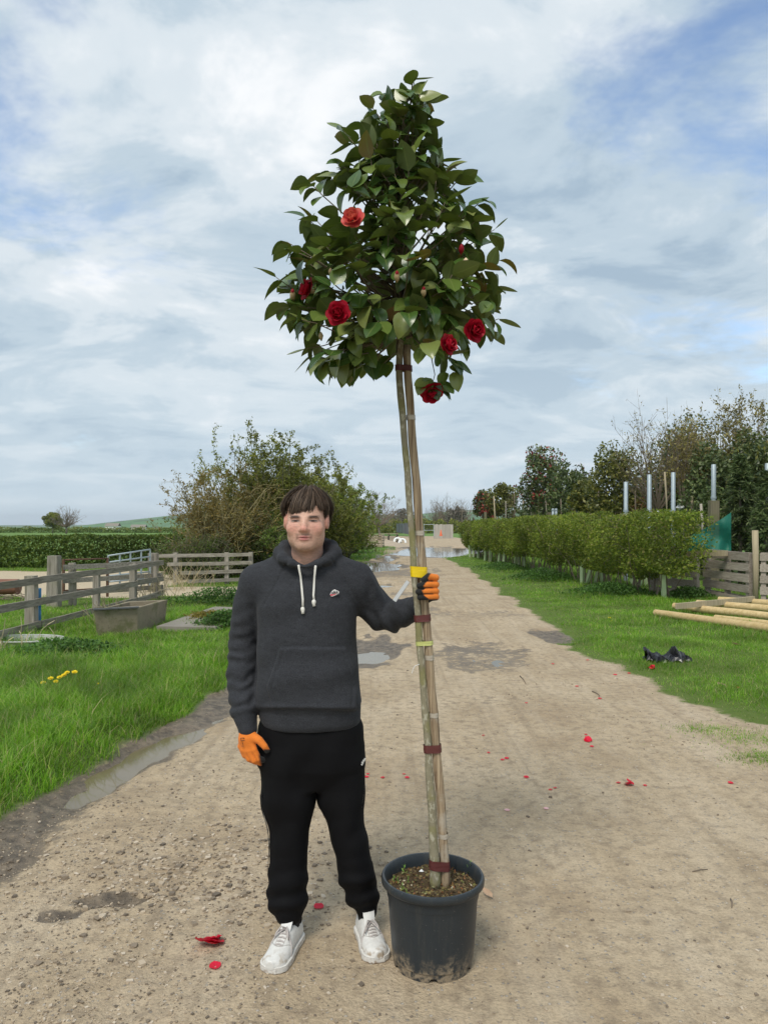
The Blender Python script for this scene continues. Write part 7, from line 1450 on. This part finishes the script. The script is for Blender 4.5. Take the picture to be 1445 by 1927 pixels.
dry_leaf(926, 1692, 0.075, 'pale brown curled leaf beside the pot', (0.46, 0.31, 0.20), 0.55); dry_leaf(1396, 1221, 0.16, 'dark rusty leaf in the grass near the poles', (0.10, 0.035, 0.02), 1.6); dry_leaf(1366, 1294, 0.10, 'dull brown leaf near the red grass petal', (0.22, 0.15, 0.10), 1.2)
def twig(px0, py0, px1, py1, r, label):
    a, b = gnd(px0, py0), gnd(px1, py1); A = np.array((*a, hz(*a) + r)); B = np.array((*b, hz(*b) + r)); M_ = (A + B) / 2 + np.array((0.006, 0.004, 0.004)); m = MB(); m.tube([A, M_, B], [r, r * 0.9, r * 0.6], 6); o = m.build('fallen_twig', TWIG, None, True, off=tuple(A)); tag(o, label, 'twig')
twig(1302, 1643, 1331, 1638, 0.003, 'thin dark twig on bare track toward picture edge'); twig(1374, 1694, 1376, 1710, 0.004, 'short pale straw twig near the bottom edge'); twig(978, 1272, 989, 1286, 0.006, 'thin twig on the track well behind the pot'); twig(1114, 1301, 1128, 1309, 0.006, 'dark twig beside the grass edge petals')
YEL = simple('dandelion_yellow', (0.85, 0.62, 0.01), 0.7, 0.15, 60)
def dandelion(px, py, Y, label, s=0.020, closed=False):
    c = at(px, py, Y); g0 = np.array((c[0] + 0.01, c[1] + 0.01, hz(c[0], c[1]))); root = thing('dandelion', g0, label, 'flower', 'dandelions in the grass')
    m = MB(); m.tube([g0, (g0 + c) / 2 + (0.006, 0, 0), c], 0.0022, 6); m.build('stem', MATS['green_shoot'], root, True)
    tl = unit(np.array((RNG.normal(0, .2), -0.35, 1.0))); a_, b_, _ = frame_of(tl); V, Q = [], []
    for ring, (k, ln, el) in enumerate(((26, 1.0, 0.18), (20, 0.8, 0.42), (12, 0.5, 0.9))):
        for j in range(k):
            t = 2 * math.pi * j / k + ring * .3; o_ = a_ * math.cos(t) + b_ * math.sin(t); d = unit(o_ + tl * (el if not closed else 2.2)); sd_ = np.cross(d, tl); n0 = len(V); L = s * ln * random.uniform(.88, 1.08); wd = s * 0.11; p = c + tl * 0.003 * ring
            V += [p - sd_ * wd * 0.5, p + sd_ * wd * 0.5, p + d * L + sd_ * wd, p + d * L - sd_ * wd]; Q.append([n0, n0+1, n0+2, n0+3])
    m = MB(); m.add(V, Q); m.build('flower_head', YEL, root); m = MB(); m.tube([c - tl * 0.012, c - tl * 0.004, c + tl * 0.002], [0.003, s * 0.36, s * 0.42], 8); m.build('calyx', MATS['green_shoot'], root, True)
for px, py, lab in ((96, 1277, 'wide dandelion at the heart of the yellow cluster'), (113, 1275, 'largest open dandelion, right of the cluster heart'), (106, 1283, 'low dandelion at the front of the cluster'), (121, 1271, 'dandelion half behind the largest one'), (127, 1266, 'small dandelion second from the highest'), (141, 1265, 'highest dandelion standing apart to the right'), (82, 1285, 'lone dandelion on the outer edge of cluster')):
    dandelion(px, py, 7.25, lab, 0.026)
dandelion(185, 1289, 7.1, 'closing dandelion apart from the yellow cluster', 0.02, True); dandelion(1146, 1163, 13.4, 'upper of two dandelions in the grass before the hedge', 0.028); dandelion(1150, 1170, 13.1, 'lower of two dandelions in the grass before the hedge', 0.024)
def sheet():
    t = NT('black_polythene'); t.set(col=(0.012, 0.012, 0.015), rough=0.28, spec=0.5); n, m_ = 22, 14; V = []
    x0, y0 = gnd(1252, 1249); z0 = hz(x0, y0)
    for i in range(n):
        u = i / (n - 1)
        for j in range(m_):
            v = j / (m_ - 1); top = np.interp(u, [0, 0.12, 0.3, 0.45, 0.6, 0.7, 0.78, 0.9, 1], [0.13, 0.11, 0.07, 0.04, 0.07, 0.16, 0.09, 0.06, 0.04]); z = top * math.sin(math.pi * min(1, v * 1.15)) ** 0.8 * (0.75 + 0.5 * float(vnoise(np.array([u * 9.0]), np.array([v * 5.0]), seed=77)[0] + 0.5)); pinch = 0.35 + 0.65 * math.sin(math.pi * u) ** 0.5
            V.append((x0 - 0.25 + 0.52 * u + 0.02 * math.sin(v * 9 + u * 20), y0 + (v - 0.4) * 0.34 * pinch + 0.03 * math.sin(u * 23), z0 + 0.02 + z + 0.02 * math.sin(u * 31 + v * 12)))
    V = np.array(V) - (x0, y0, z0); i, j = np.meshgrid(np.arange(n - 1), np.arange(m_ - 1), indexing='ij'); a = (i * m_ + j).ravel()
    o = link('plastic_sheet', mesh_np('plastic_sheet', V, np.stack([a, a + m_, a + m_ + 1, a + 1], 1), False), t.m); o.location = (x0, y0, z0); tag(o, 'crumpled black polythene sheet on the mown grass', 'plastic sheet')
sheet()
# ================================================================ the air over the far fields
def haze():
    m = bpy.data.materials.new('thin_haze'); m.use_nodes = True; nt = m.node_tree
    for n in list(nt.nodes):
        if n.type != 'OUTPUT_MATERIAL': nt.nodes.remove(n)
    v = nt.nodes.new('ShaderNodeVolumePrincipled'); v.inputs['Color'].default_value = (0.78, 0.86, 0.95, 1); v.inputs['Density'].default_value = 1.3e-4; v.inputs['Anisotropy'].default_value = 0.0
    nt.links.new(v.outputs[0], nt.nodes['Material Output'].inputs['Volume'])
    bm = bmesh.new(); bmesh.ops.create_cube(bm, size=1.0); bmesh.ops.scale(bm, vec=(10800, 7700, 96), verts=bm.verts); bmesh.ops.recalc_face_normals(bm, faces=bm.faces)
    me = bpy.data.meshes.new('haze'); bm.to_mesh(me); bm.free(); o = link('haze', me, m, kind='stuff'); o.location = (0, 3755, 24); return o
haze()
